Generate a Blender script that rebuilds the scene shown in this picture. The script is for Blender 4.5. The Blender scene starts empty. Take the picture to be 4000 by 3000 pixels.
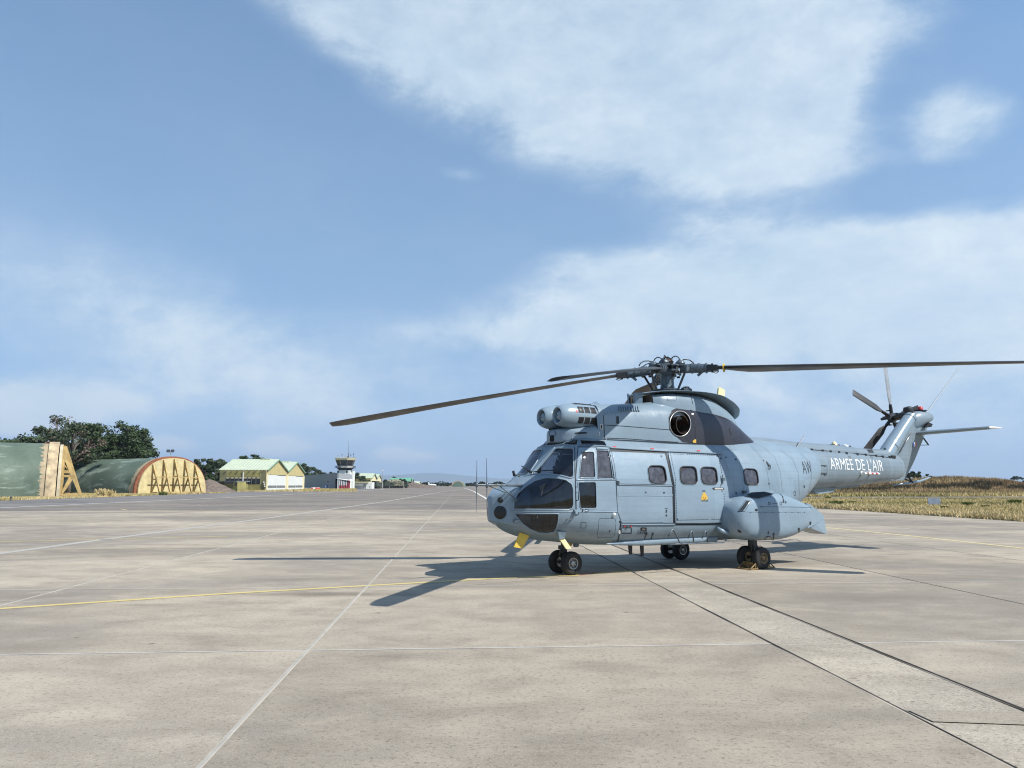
import bpy, bmesh, math, random
import numpy as np
from mathutils import Vector, Matrix, noise as mnoise

R = math.radians
random.seed(7); np.random.seed(7)
scene = bpy.context.scene
col = scene.collection

# ------------------------------------------------------------------ camera
FPX = 3000.0                                   # focal length in pixels of the 4000 px wide photograph
PITCH = math.atan((1893 - 1500) / FPX)
CAM = np.array([0.0, 0.0, 1.75])
cd = bpy.data.cameras.new('camera'); cam = bpy.data.objects.new('camera', cd); col.objects.link(cam)
cd.sensor_width = 36; cd.lens = 36 * FPX / 4000; cd.clip_start = .1; cd.clip_end = 80000
cam.location = CAM; cam.rotation_euler = (R(90) + PITCH, 0, 0)
scene.camera = cam
scene.render.resolution_x = 1024; scene.render.resolution_y = 768
scene.cycles.use_denoising = True; scene.cycles.filter_width = 1.1
scene.cycles.max_bounces = 6; scene.cycles.transparent_max_bounces = 12; scene.cycles.volume_bounces = 0
scene.cycles.caustics_reflective = False; scene.cycles.caustics_refractive = False

# survey helpers: where a sight line meets a known plane or surface
AX = np.array([0, math.cos(PITCH), math.sin(PITCH)]); UP = np.array([0, -math.sin(PITCH), math.cos(PITCH)])
def ray(u, v): return AX + np.array([1., 0, 0]) * (u - 2000) / FPX + UP * (1500 - v) / FPX
def ground(u, v, z=0.0):
    d = ray(u, v); return CAM + d * (z - CAM[2]) / d[2]
def at(u, v, D):
    d = ray(u, v); return CAM + d * (D / d[1])
def proj(P):
    q = np.asarray(P, float) - CAM; w = q @ AX
    return 2000 + FPX * q[..., 0] / w, 1500 - FPX * (q @ UP) / w

# ------------------------------------------------------------------ sun, sky, exposure
SUN = Vector((.82, -.468, 1.0)).normalized()   # towards the sun, measured from blade tips and their shadows
SUN_EL = math.asin(SUN.z)
sl = bpy.data.lights.new('sun', 'SUN'); sl.energy = 4.4; sl.angle = R(.53); sl.color = (1, .968, .915)
so = bpy.data.objects.new('sun', sl); col.objects.link(so)
so.rotation_euler = SUN.to_track_quat('Z', 'Y').to_euler()
vs = scene.view_settings
scene.display_settings.display_device = 'sRGB'
vs.view_transform = 'Standard'; vs.look = 'None'; vs.exposure = 0.6; vs.gamma = 1.0; vs.use_curve_mapping = False

class N:
    """small helper for building node graphs"""
    def __init__(s, tree): s.t = tree; s.n = tree.nodes; s.l = tree.links
    def put(s, sock, v):
        if v is None: return
        if isinstance(v, bpy.types.NodeSocket): s.l.new(v, sock)
        else:
            if hasattr(sock.default_value, '__len__') and not hasattr(v, '__len__'): v = [v] * len(sock.default_value)
            if hasattr(sock.default_value, '__len__') and len(sock.default_value) == 4 and len(v) == 3: v = tuple(v) + (1,)
            sock.default_value = v
    def math(s, op, a, b=None, c=None, clamp=False):
        k = s.n.new('ShaderNodeMath'); k.operation = op; k.use_clamp = clamp
        for i, x in enumerate((a, b, c)): s.put(k.inputs[i], x)
        return k.outputs[0]
    def vec(s, op, a, b=None, out=0):
        k = s.n.new('ShaderNodeVectorMath'); k.operation = op
        s.put(k.inputs[0], a); s.put(k.inputs[1], b)
        return k.outputs[out]
    def comb(s, x, y, z):
        k = s.n.new('ShaderNodeCombineXYZ')
        for i, q in enumerate((x, y, z)): s.put(k.inputs[i], q)
        return k.outputs[0]
    def sep(s, v):
        k = s.n.new('ShaderNodeSeparateXYZ'); s.l.new(v, k.inputs[0]); return k.outputs
    def noise(s, vec, scale, detail=3, rough=.55, dist=0, out=0):
        k = s.n.new('ShaderNodeTexNoise'); s.put(k.inputs['Vector'], vec)
        k.inputs['Scale'].default_value = scale; k.inputs['Detail'].default_value = detail
        k.inputs['Roughness'].default_value = rough; k.inputs['Distortion'].default_value = dist
        return k.outputs[out]
    def voro(s, vec, scale, out='Distance'):
        k = s.n.new('ShaderNodeTexVoronoi'); s.put(k.inputs['Vector'], vec); k.inputs['Scale'].default_value = scale
        return k.outputs[out]
    def map(s, v, a, b, c=0., d=1., smooth=False):
        k = s.n.new('ShaderNodeMapRange'); s.put(k.inputs[0], v)
        k.interpolation_type = 'SMOOTHSTEP' if smooth else 'LINEAR'; k.clamp = True
        for i, x in enumerate((a, b, c, d)): k.inputs[i + 1].default_value = x
        return k.outputs[0]
    def mix(s, f, a, b, mode='MIX'):
        k = s.n.new('ShaderNodeMix'); k.data_type = 'RGBA'; k.blend_type = mode
        s.put(k.inputs[0], f); s.put(k.inputs[6], a); s.put(k.inputs[7], b)
        return k.outputs[2]
    def scale(s, v, k3):
        k = s.n.new('ShaderNodeVectorMath'); k.operation = 'MULTIPLY'; s.put(k.inputs[0], v); k.inputs[1].default_value = k3
        return k.outputs[0]
    def bump(s, h, strength=.3, dist=.02):
        k = s.n.new('ShaderNodeBump'); k.inputs['Strength'].default_value = strength; k.inputs['Distance'].default_value = dist
        s.l.new(h, k.inputs['Height']); return k.outputs[0]

# ---- world: physical sky with thin summer cloud drawn into it by direction
world = bpy.data.worlds.new('World'); scene.world = world; world.use_nodes = True
world.node_tree.nodes.clear(); W = N(world.node_tree)
WSTR = 0.15
sky = W.n.new('ShaderNodeTexSky'); sky.sky_type = 'NISHITA'; sky.sun_disc = False
sky.sun_elevation = SUN_EL; sky.sun_rotation = math.atan2(SUN.x, SUN.y)
sky.air_density = 1.0; sky.dust_density = .35; sky.ozone_density = 2.6; sky.altitude = 0
tc = W.n.new('ShaderNodeTexCoord').outputs['Generated']
dx, dy, dz = W.sep(tc)
W.l.new(W.vec('NORMALIZE', W.comb(dx, dy, W.math('MULTIPLY_ADD', W.math('MAXIMUM', dz, -.02), .80, .26))), sky.inputs['Vector'])   # keeps the glare of the horizon out
az = W.math('ARCTAN2', dx, dy); el = W.math('ARCSINE', dz)
def azel(u, v):
    d = ray(u, v); d = d / np.linalg.norm(d); return math.atan2(d[0], d[1]), math.asin(d[2])
# cloud masses: centre, half sizes (in photograph pixels near the centre), tilt in degrees, weight
CLOUDS = [(2250, 20, 1150, 330, 10, .85), (2450, 330, 800, 270, 20, .80), (3000, 130, 600, 330, -10, .62), (2700, 540, 520, 150, 14, .42), (1700, 110, 480, 200, 28, .58), (1250, 10, 380, 110, 22, .42), (3250, 200, 380, 240, -25, .25), (3480, 470, 130, 260, 0, -.60),
          (2900, 1130, 700, 170, -3, .72), (3500, 1020, 760, 150, -3, .70), (2380, 1050, 260, 75, 6, .50), (2300, 1230, 420, 70, 2, .42), (3900, 1200, 600, 230, 0, .62), (2850, 900, 300, 60, 6, .36), (1950, 1320, 330, 50, 3, .34),
          (3740, 460, 190, 80, 5, .95), (3560, 620, 260, 45, 8, .34), (420, 1180, 620, 330, 18, .32), (900, 1330, 600, 220, 12, .27), (90, 1570, 210, 50, 0, .95), (40, 1655, 180, 34, 0, .85), (380, 1560, 130, 24, 0, .45), (350, 1500, 120, 25, 0, .2),
          (640, 1735, 75, 20, 0, .95), (1090, 1742, 80, 26, 0, 1.05), (1535, 1775, 55, 20, 0, .95), (1620, 1788, 65, 16, 0, .8), (1790, 680, 90, 26, 5, .34), (1260, 890, 110, 24, 10, .25), (3500, 1600, 1300, 330, 0, .46), (1400, 1560, 1700, 300, 0, .26),
          (3500, 790, 900, 80, 0, -.24), (3950, 200, 300, 420, 0, -.35)]
total = None
for (u, v, ru, rv, tilt, wt) in CLOUDS:
    a0, e0 = azel(u, v); ca, sa = math.cos(R(tilt)), math.sin(R(tilt))
    da = W.math('SUBTRACT', az, a0); de = W.math('SUBTRACT', el, e0)
    x = W.math('MULTIPLY_ADD', da, ca * FPX / ru, W.math('MULTIPLY', de, -sa * FPX / ru))
    y = W.math('MULTIPLY_ADD', da, sa * FPX / rv, W.math('MULTIPLY', de, ca * FPX / rv))
    r2 = W.math('MULTIPLY_ADD', x, x, W.math('MULTIPLY', y, y))
    g = W.math('MULTIPLY', W.math('POWER', 2.718, W.math('MULTIPLY', r2, -.75)), wt)
    total = g if total is None else W.math('ADD', total, g)
pc = W.comb(W.math('MULTIPLY', az, 1.0), W.math('MULTIPLY', el, 1.7), 0)
warp = W.noise(pc, 2.6, 3, .5, 0, 1)
pw = W.vec('ADD', pc, W.scale(W.vec('SUBTRACT', warp, (.5, .5, .5)), (.16, .10, 0)))
n1 = W.noise(pw, 3.6, 10, .60); n2 = W.noise(pw, 11, 10, .68); n3 = W.noise(W.scale(pw, (.55, 1.5, 1)), 7.5, 8, .62)
far = W.noise(tc, 1.3, 4, .5)                                     # the same kind of cloud goes on all round and overhead
back = W.math('MULTIPLY', W.math('MAXIMUM', W.map(W.math('ABSOLUTE', az), .85, 1.25, 0, 1, True), W.map(el, .66, .95, 0, 1, True)), W.map(far, .47, .70, 0, .7, True))
total = W.math('ADD', total, back)
fb = W.math('ADD', W.math('MULTIPLY', W.math('SUBTRACT', n1, .5), 1.25), W.math('ADD', W.math('MULTIPLY', W.math('SUBTRACT', n2, .5), 1.0), W.math('MULTIPLY', W.math('SUBTRACT', n3, .5), .35)))
dens = W.map(W.math('ADD', total, W.math('MULTIPLY', fb, W.map(total, .34, .66, .26, .95))), .20, .95, 0, 1, True)
veil = W.map(el, .0, .62, .36, .10)                               # thin high haze
dens = W.math('ADD', W.math('MULTIPLY', dens, W.map(n2, .32, .68, .50, .80)), veil, clamp=True)
ccol = W.mix(W.map(n1, .35, .7), (.40, .50, .585, 1), (.52, .59, .645, 1))
skyc = W.vec('SCALE', sky.outputs[0]); skyc.node.inputs['Scale'].default_value = WSTR * .84
hs = W.n.new('ShaderNodeHueSaturation'); hs.inputs['Saturation'].default_value = 1.13; W.l.new(W.vec('MULTIPLY', skyc, (.97, 1.045, 1.0)), hs.inputs['Color'])
fin = W.mix(dens, hs.outputs[0], ccol)
bg = W.n.new('ShaderNodeBackground'); bg.inputs['Strength'].default_value = 1.0
W.l.new(fin, bg.inputs['Color'])
world.cycles.sampling_method = 'MANUAL'; world.cycles.sample_map_resolution = 256
wo = W.n.new('ShaderNodeOutputWorld'); W.l.new(bg.outputs[0], wo.inputs['Surface'])

# ------------------------------------------------------------------ materials
MATS = {}
def pmat(name, base, rough=.6, metal=0., spec=.5, var=0., vscale=3., bump=0., bscale=40., coat=0., coords='Object', stretch=None):
    """principled material with a little procedural variation"""
    m = bpy.data.materials.new(name); m.use_nodes = True; g = N(m.node_tree)
    b = m.node_tree.nodes['Principled BSDF']
    b.inputs['Roughness'].default_value = rough; b.inputs['Metallic'].default_value = metal
    b.inputs['Specular IOR Level'].default_value = spec; b.inputs['Coat Weight'].default_value = coat
    if coords == 'World': v = g.n.new('ShaderNodeNewGeometry').outputs['Position']
    else: v = g.n.new('ShaderNodeTexCoord').outputs[coords]
    if stretch: v = g.scale(v, stretch)
    c = tuple(base) + (1,)
    if var > 0:
        nz = g.noise(v, vscale, 5, .6)
        lo = tuple(x * (1 - var) for x in base) + (1,); hi = tuple(min(1, x * (1 + var)) for x in base) + (1,)
        cc = g.mix(g.map(nz, .3, .7), lo, hi); g.l.new(cc, b.inputs['Base Color'])
        g.l.new(g.map(nz, .3, .7, max(.02, rough - .08), min(1, rough + .08)), b.inputs['Roughness'])
    else: b.inputs['Base Color'].default_value = c
    if bump > 0: g.l.new(g.bump(g.noise(v, bscale, 4, .6), bump, .02), b.inputs['Normal'])
    MATS[name] = m; m['g'] = 0
    return m
def nodes_of(m): return N(m.node_tree), m.node_tree.nodes['Principled BSDF']

# ------------------------------------------------------------------ mesh builder
class MB:
    def __init__(s): s.v = []; s.f = []
    def add(s, vs, fs):
        o = len(s.v); s.v.extend([tuple(map(float, p)) for p in vs]); s.f.extend([tuple(i + o for i in q) for q in fs]); return s
    def box(s, c, d, rz=0., M=None):
        x, y, z = [k / 2 for k in d]; P = []
        for dx_, dy_, dz_ in ((-1,-1,-1),(1,-1,-1),(1,1,-1),(-1,1,-1),(-1,-1,1),(1,-1,1),(1,1,1),(-1,1,1)):
            p = Vector((dx_*x, dy_*y, dz_*z))
            if M is not None: p = M @ p
            elif rz: p = Matrix.Rotation(rz, 3, 'Z') @ p
            P.append((p.x + c[0], p.y + c[1], p.z + c[2]))
        return s.add(P, [(0,3,2,1),(4,5,6,7),(0,1,5,4),(1,2,6,5),(2,3,7,6),(3,0,4,7)])
    def bar(s, p, q, w, h=None, up=(0,0,1)):
        p, q = Vector(p), Vector(q); d = q - p; L = d.length; d.normalize(); u = Vector(up)
        if abs(d.dot(u)) > .98: u = Vector((1, 0, 0))
        a = d.cross(u).normalized(); b = a.cross(d).normalized(); h = h or w
        M = Matrix((a, d, b)).transposed()
        return s.box((p + q) / 2, (w, L, h), M=M)
    def tube(s, pts, r, n=8, closed=False, caps=True):
        pts = [Vector(p) for p in pts]; k = len(pts); rr = r if hasattr(r, '__len__') else [r] * k; rings = []; a = None
        for i, p in enumerate(pts):
            if closed: d = pts[(i + 1) % k] - pts[i - 1]
            else: d = pts[min(i + 1, k - 1)] - pts[max(i - 1, 0)]
            if d.length < 1e-9: d = Vector((0, 0, 1))
            d.normalize()
            if a is None:
                u = Vector((0, 0, 1)) if abs(d.z) < .9 else Vector((1, 0, 0)); a = d.cross(u).normalized()
            else:
                a = a - d * a.dot(d)
                a = a.normalized() if a.length > 1e-6 else d.orthogonal().normalized()
            b = d.cross(a); rings.append([p + (a * math.cos(2*math.pi*j/n) + b * math.sin(2*math.pi*j/n)) * rr[i] for j in range(n)])
        V = [q for g in rings for q in g]; Fc = []
        for i in range(k if closed else k - 1):
            i2 = (i + 1) % k
            for j in range(n): Fc.append((i*n+j, i*n+(j+1)%n, i2*n+(j+1)%n, i2*n+j))
        if caps and not closed: Fc += [tuple(range(n))[::-1], tuple((k-1)*n + j for j in range(n))]
        return s.add(V, Fc)
    def lathe(s, prof, o=(0,0,0), axis=(0,0,1), n=24, caps=False):
        """prof: list of (distance along axis, radius)"""
        d = Vector(axis).normalized(); u = Vector((0, 0, 1)) if abs(d.z) < .9 else Vector((1, 0, 0))
        a = d.cross(u).normalized(); b = d.cross(a); o = Vector(o); V = []; Fc = []
        for (t, r) in prof:
            for j in range(n): V.append(o + d * t + (a * math.cos(2*math.pi*j/n) + b * math.sin(2*math.pi*j/n)) * r)
        for i in range(len(prof) - 1):
            for j in range(n): Fc.append((i*n+j, (i+1)*n+j, (i+1)*n+(j+1)%n, i*n+(j+1)%n))
        if caps: Fc += [tuple(range(n)), tuple((len(prof)-1)*n + j for j in range(n))[::-1]]
        return s.add(V, Fc)
    def prism(s, poly, off):
        """flat polygon (list of 3-D points) pushed along off"""
        k = len(poly); o = Vector(off); P = [Vector(p) for p in poly]
        V = P + [p + o for p in P]
        return s.add(V, [tuple(range(k))[::-1], tuple(range(k, 2*k))] + [(i, (i+1)%k, (i+1)%k + k, i + k) for i in range(k)])
    def loft(s, rings, caps=True, closed=True):
        n = len(rings[0]); V = [p for g in rings for p in g]; Fc = []
        for i in range(len(rings) - 1):
            for j in range(n if closed else n - 1): Fc.append((i*n+j, i*n+(j+1)%n, (i+1)*n+(j+1)%n, (i+1)*n+j))
        if caps: Fc += [tuple(range(n))[::-1], tuple((len(rings)-1)*n + j for j in range(n))]
        return s.add(V, Fc)
    def build(s, name, mat, parent=None, smooth=False, kind=None, flip=False, normals=True, angle=None):
        me = bpy.data.meshes.new(name)
        V = [(x, -y, z) for x, y, z in s.v] if flip else s.v
        me.from_pydata(V, [], [q[::-1] for q in s.f] if flip else s.f)
        if normals:
            bm = bmesh.new(); bm.from_mesh(me); bmesh.ops.recalc_face_normals(bm, faces=bm.faces); bm.to_mesh(me); bm.free()
        me.materials.append(mat if not isinstance(mat, str) else MATS[mat])
        o = bpy.data.objects.new(name, me); col.objects.link(o)
        if smooth:
            me.polygons.foreach_set('use_smooth', [True] * len(me.polygons))
            if angle: me.set_sharp_from_angle(angle=R(angle))
        if parent is not None: o.parent = parent
        if kind: o['kind'] = kind
        return o

def tag(o, label, cat, group=None):
    o['label'] = label; o['category'] = cat
    if group: o['group'] = group
    return o
def thing(name, label, cat, loc=(0,0,0), rz=0., group=None):
    o = bpy.data.objects.new(name, None); col.objects.link(o); o.location = loc; o.rotation_euler = (0, 0, rz)
    o.empty_display_size = .2
    return tag(o, label, cat, group)
def copy_tree(o, parent=None):
    c = o.copy(); col.objects.link(c); c.parent = parent
    for ch in list(o.children): copy_tree(ch, c)
    return c
def mesh_np(name, V, Fc, mat, parent=None, smooth=False, kind=None, sharp=None):
    """fast mesh from arrays; all faces the same size"""
    V = np.asarray(V, np.float32); Fc = np.asarray(Fc, np.int32); k = Fc.shape[1]
    me = bpy.data.meshes.new(name); me.vertices.add(len(V)); me.vertices.foreach_set('co', V.ravel())
    me.loops.add(Fc.size); me.loops.foreach_set('vertex_index', Fc.ravel())
    me.polygons.add(len(Fc)); me.polygons.foreach_set('loop_start', np.arange(0, Fc.size, k, dtype=np.int32))
    me.polygons.foreach_set('loop_total', np.full(len(Fc), k, np.int32))
    me.update(calc_edges=True); me.validate()
    if smooth: me.polygons.foreach_set('use_smooth', [True] * len(me.polygons))
    me.materials.append(mat if not isinstance(mat, str) else MATS[mat])
    o = bpy.data.objects.new(name, me); col.objects.link(o)
    if parent is not None: o.parent = parent
    if kind: o['kind'] = kind
    return o
# ------------------------------------------------------------------ ground, apron, markings
YAW = R(3.74)
E_ = np.array([math.cos(YAW), math.sin(YAW), 0]); G_ = np.array([-math.sin(YAW), math.cos(YAW), 0])
def ab(P): return float(np.dot(P, E_)), float(np.dot(P, G_))
def pab(u, v): return ab(ground(u, v))
def wab(a, b, z=0.): return tuple(a * E_ + b * G_ + np.array([0, 0, z]))

def concrete_mat(name, base, joints=False, aggregate=1.0):
    m = pmat(name, base, .9, spec=.25); g, b = nodes_of(m)
    p = g.n.new('ShaderNodeNewGeometry').outputs['Position']
    oi = g.n.new('ShaderNodeObjectInfo').outputs['Random']
    st = g.scale(p, (.55, 1, 1))
    big = g.noise(st, .17, 4, .55, .6); mid = g.noise(g.scale(p, (.7, 1, 1)), 1.5, 8, .70, .3); pat = g.noise(g.scale(p, (.6, 1.2, 1)), .42, 4, .55, .3)
    fine = g.noise(p, 24, 4, .7); grit = g.noise(p, 70, 2, .7); stn = g.noise(g.scale(p, (.35, 1.3, 1)), .36, 6, .62, .8)
    c0 = tuple(base); K = lambda r, gg, bb: (c0[0] * r, c0[1] * gg, c0[2] * bb, 1)
    cc = g.mix(g.map(big, .34, .66, smooth=True), K(.66, .67, .70), K(1.14, 1.12, 1.08))
    cc = g.mix(g.math('MULTIPLY', g.map(mid, .48, .70), .85), cc, K(.62, .61, .60))                                      # mottling
    cc = g.mix(g.math('MULTIPLY', g.map(mid, .30, .48, 1, 0), .50), cc, K(1.30, 1.28, 1.24))
    cc = g.mix(g.math('MULTIPLY', g.map(pat, .60, .68, smooth=True), .38), cc, K(1.42, 1.38, 1.26))                      # pale dusty patches
    cc = g.mix(g.math('MULTIPLY', g.map(stn, .52, .72, smooth=True), .72), cc, K(.50, .49, .48))                         # old oil and rubber smears
    cc = g.mix(g.math('MULTIPLY', g.map(fine, .53, .68), .80 * aggregate), cc, K(.42, .40, .38))                         # open pores
    cc = g.mix(g.math('MULTIPLY', g.map(grit, .54, .68), .45 * aggregate), cc, K(1.65, 1.62, 1.55))                      # worn stones
    if not joints:
        ch = g.math('ADD', g.voro(p, .85), g.math('MULTIPLY', fine, .05)); cc = g.mix(g.map(ch, .045, .065, .75, 0), cc, K(.28, .26, .24))            # small spalls
        q = g.vec('SUBTRACT', p, (-2.9, 12.7, 0)); e = g.vec('LENGTH', g.scale(q, (.52, 2.6, 0)), None, 1); sm = g.math('MULTIPLY', g.map(g.math('ADD', e, g.math('MULTIPLY', g.noise(p, 2.2, 5, .65), .9)), .55, 1.5, 1, 0, True), .62)
        cc = g.mix(sm, cc, K(.30, .29, .28))
    tone = g.map(oi, 0, 1, .89, 1.08)
    k = g.n.new('ShaderNodeVectorMath'); k.operation = 'SCALE'; g.l.new(cc, k.inputs[0]); g.l.new(tone, k.inputs['Scale']); cc = k.outputs[0]
    if joints:                                    # slabs too far away to tell apart
        o = g.sep(g.n.new('ShaderNodeTexCoord').outputs['Object'])
        ja = g.math('ABSOLUTE', g.math('SUBTRACT', g.math('FRACT', g.math('MULTIPLY_ADD', o[0], 1/5.08, .8189)), .5))
        jb = g.math('ABSOLUTE', g.math('SUBTRACT', g.math('FRACT', g.math('MULTIPLY_ADD', o[1], 1/5.08, .8071)), .5))
        jm = g.math('MAXIMUM', g.math('LESS_THAN', ja, .008), g.math('LESS_THAN', jb, .014))
        cc = g.mix(g.math('MULTIPLY', jm, .35), cc, (.36, .34, .30, 1))
    g.l.new(cc, b.inputs['Base Color'])
    g.l.new(g.bump(g.math('ADD', fine, g.math('MULTIPLY', grit, .5)), .22, .010), b.inputs['Normal'])
    return m
concrete_mat('concrete', (.343, .298, .236)); concrete_mat('concrete_far', (.205, .180, .154), True, .5)
concrete_mat('drain_concrete', (.365, .322, .258), aggregate=1.25)
concrete_mat('asphalt', (.185, .175, .165), aggregate=.5)
pmat('joint_filler', (.36, .33, .28), .9, var=.14, vscale=1.2, coords='World', spec=.2)
pmat('mortar_grey', (.345, .32, .275), .9, var=.16, vscale=3, coords='World', spec=.2)
pmat('joint_dark', (.035, .032, .030), .95, var=.4, vscale=4, coords='World', spec=.1)
def paint_mat(name, base, wear):
    m = pmat(name, base, .75, spec=.3); g, b = nodes_of(m)
    p = g.n.new('ShaderNodeNewGeometry').outputs['Position']
    w = g.math('ADD', g.math('MULTIPLY', g.noise(p, 1.1, 4, .6), .6), g.math('MULTIPLY', g.noise(p, 22, 5, .7), .5))
    a = g.map(w, wear - .07, wear + .07, 1., 0.)
    g.l.new(g.mix(g.noise(p, 3, 4), tuple(x * .8 for x in base) + (1,), tuple(base) + (1,)), b.inputs['Base Color'])
    g.l.new(a, b.inputs['Alpha']); return m
paint_mat('yellow_paint', (.58, .46, .19), .80); paint_mat('white_paint', (.41, .385, .34), .78)
paint_mat('pale_paint', (.42, .36, .26), .60); paint_mat('red_paint', (.42, .10, .07), .55); paint_mat('fresh_yellow', (.66, .55, .26), .95); paint_mat('fresh_white', (.62, .60, .55), .8)

m = pmat('field', (.24, .19, .085), .95, spec=.1); g, b = nodes_of(m)
p = g.n.new('ShaderNodeNewGeometry').outputs['Position']
f1 = g.map(g.noise(g.scale(p, (.25, 1, 1)), .09, 4, .6, .5), .40, .60, smooth=True); f2 = g.noise(p, 1.7, 5, .65); f3 = g.noise(p, 9, 4, .7)
cc = g.mix(f1, (.34, .27, .12, 1), (.115, .125, .042, 1)); cc = g.mix(g.map(f2, .42, .7, 0, .65), cc, (.20, .155, .065, 1))
cc = g.mix(g.map(f3, .5, .75, 0, .5), cc, (.07, .07, .03, 1)); g.l.new(cc, b.inputs['Base Color'])
g.l.new(g.bump(f3, .8, .12), b.inputs['Normal'])

def sheet(name, poly, z, mat, parent=None, kind=None):
    mb = MB(); mb.add([(x, y, z) for x, y in poly], [tuple(range(len(poly)))]); return mb.build(name, mat, parent, kind=kind)
sheet('terrain', [(-30000, -400), (30000, -400), (30000, 26000), (-30000, 26000)], -.10, 'field', kind='structure')

apron = sheet('apron', [(-34.6, -7), (27.0, -7), (27.0, 54.6), (-34.6, 54.6)], -.012, 'joint_filler', kind='structure')
apron.rotation_euler = (0, 0, YAW)
COLS = [-32.10, -27.02, -21.94, -16.86, -11.78, -6.70, -1.62, 3.46, 4.42, 8.30, 13.02, 18.10, 23.18, 27.0]
ROWS = [-6.72, -1.64, 3.44, 8.60, 13.75, 18.80, 23.90, 29.00, 34.08, 39.16, 44.24, 49.32, 54.4]
slab_mesh = {}
for i in range(len(COLS) - 1):
    for j in range(len(ROWS) - 1):
        a0, a1, b0, b1 = COLS[i], COLS[i+1], ROWS[j], ROWS[j+1]; drain = abs(a0 - 3.46) < .01
        ca, cb = (a0 + a1) / 2, (b0 + b1) / 2; w = wab(ca, cb)
        if w[1] < 0 or abs(w[0]) > .70 * w[1] + 5.5: continue           # nothing of it in the picture
        ga = .022 if drain else .014; key = (round(a1 - a0, 2), round(b1 - b0, 2), drain)
        if key not in slab_mesh:
            mb = MB(); hx, hy = (a1 - a0) / 2 - ga, (b1 - b0) / 2 - .012; c = .008
            ring = lambda k, z: [(-hx+k, -hy+k, z), (hx-k, -hy+k, z), (hx-k, hy-k, z), (-hx+k, hy-k, z)]
            mb.loft([ring(0, -.05), ring(0, -c), ring(c, 0)])
            o = mb.build('slab', 'drain_concrete' if drain else 'concrete', apron); slab_mesh[key] = o.data
        else:
            o = bpy.data.objects.new('slab', slab_mesh[key]); col.objects.link(o); o.parent = apron
        o.location = (ca, cb, -.006 if drain else 0)
for a in (3.46, 4.42):                                                   # open dark joints along the drain strip
    mb = MB(); pts = []
    for k in range(130):
        b_ = -1 + k * .43; wv = .014 + .012 * mnoise.noise(Vector((a, b_ * 1.3, 0))); off = .010 * mnoise.noise(Vector((a * 3, b_ * .9, 5)))
        pts.append((a + off - wv, b_)); pts.append((a + off + wv, b_))
    mb.add([(x, y, .0015) for x, y in pts], [(2*k, 2*k+1, 2*k+3, 2*k+2) for k in range(129)]); mb.build('dark_joint', 'joint_dark', apron)
for a, w in ((-1.62, .026), (-6.70, .020)):                              # raised mortar filling in the long joints
    mb = MB(); rings = []
    for k in range(140):
        b_ = 1.5 + k * .38; q = w * (1 + .3 * mnoise.noise(Vector((a, b_ * .8, 2)))); o_ = .008 * mnoise.noise(Vector((a, b_ * .7, 9)))
        rings.append([(a + o_ - q, b_, -.01), (a + o_ - q * .6, b_, .006), (a + o_ + q * .6, b_, .006), (a + o_ + q, b_, -.01)])
    mb.loft(rings, caps=False, closed=False); mb.build('mortar_strip', 'mortar_grey', apron)
fp = sheet('far_paving', [(-34.6, 54.4), (27.0, 54.4), (27.0, 1500), (-34.6, 1500)], 0, 'concrete_far', apron)
sheet('side_paving', [(-56.5, -7), (-34.6, -7), (-34.6, 1500), (-52, 1500)], 0, 'asphalt', apron)
sheet('near_side_paving', [(-34.6, -7), (-32.1, -7), (-32.1, 54.4), (-34.6, 54.4)], .001, 'concrete', apron)

def stripe(pts, w, mat, z=.004, name='painted_line', px=True):
    P = [np.array(pab(*q)) if px else np.array(q, float) for q in pts]; D = []
    for i in range(len(P) - 1):
        k = max(1, int(np.linalg.norm(P[i+1] - P[i]) / 3)); D += [P[i] + (P[i+1] - P[i]) * t / k for t in range(k)]
    D.append(P[-1]); mb = MB(); V = []
    for i, q in enumerate(D):
        d = D[min(i+1, len(D)-1)] - D[max(i-1, 0)]; d /= np.linalg.norm(d); nrm = np.array([-d[1], d[0]]) * w / 2
        V += [tuple(q - nrm) + (z,), tuple(q + nrm) + (z,)]
    mb.add(V, [(2*i, 2*i+1, 2*i+3, 2*i+2) for i in range(len(D) - 1)]); return mb.build(name, mat, apron)
stripe([(-900, 2435), (0, 2378), (870, 2320), (1437, 2288), (1900, 2262), (2250, 2246), (2460, 2232)], .15, 'yellow_paint')
stripe([(1730, 2292), (1900, 2281), (2180, 2258)], .05, 'pale_paint')
stripe([(2180, 2251), (2262, 2250)], .11, 'yellow_paint', .006)
stripe([(2262, 2246), (2330, 2240)], .12, 'red_paint', .006)
stripe([(3100, 2050), (3240, 2062), (3600, 2098), (4000, 2142), (4500, 2205)], .17, 'fresh_yellow')
stripe([(-200, 2190), (0, 2162), (500, 2095), (1000, 2030), (1500, 1960), (1730, 1921), (1830, 1908.5)], .33, 'white_paint')
stripe([(0, 2117), (890, 2095)], .13, 'yellow_paint'); stripe([(1040, 2090), (1290, 2083)], .1, 'pale_paint'); stripe([(1660, 2072), (2000, 2062), (2200, 2056)], .1, 'yellow_paint')
stripe([(0, 2017), (250, 2001), (470, 1988), (640, 1986)], .16, 'pale_paint'); stripe([(470, 1988), (500, 1993), (700, 1994), (1400, 1992)], .16, 'yellow_paint')
stripe([(0, 2035), (600, 2031), (1240, 2022)], .14, 'pale_paint'); stripe([(770, 1970), (800, 1967.5), (1000, 1960), (1210, 1950)], .2, 'pale_paint'); stripe([(770, 1970), (900, 1973), (1420, 1969)], .2, 'pale_paint')
stripe([(-200, 1995), (0, 1984), (800, 1948), (1200, 1928), (1500, 1912)], .42, 'fresh_white')
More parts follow.
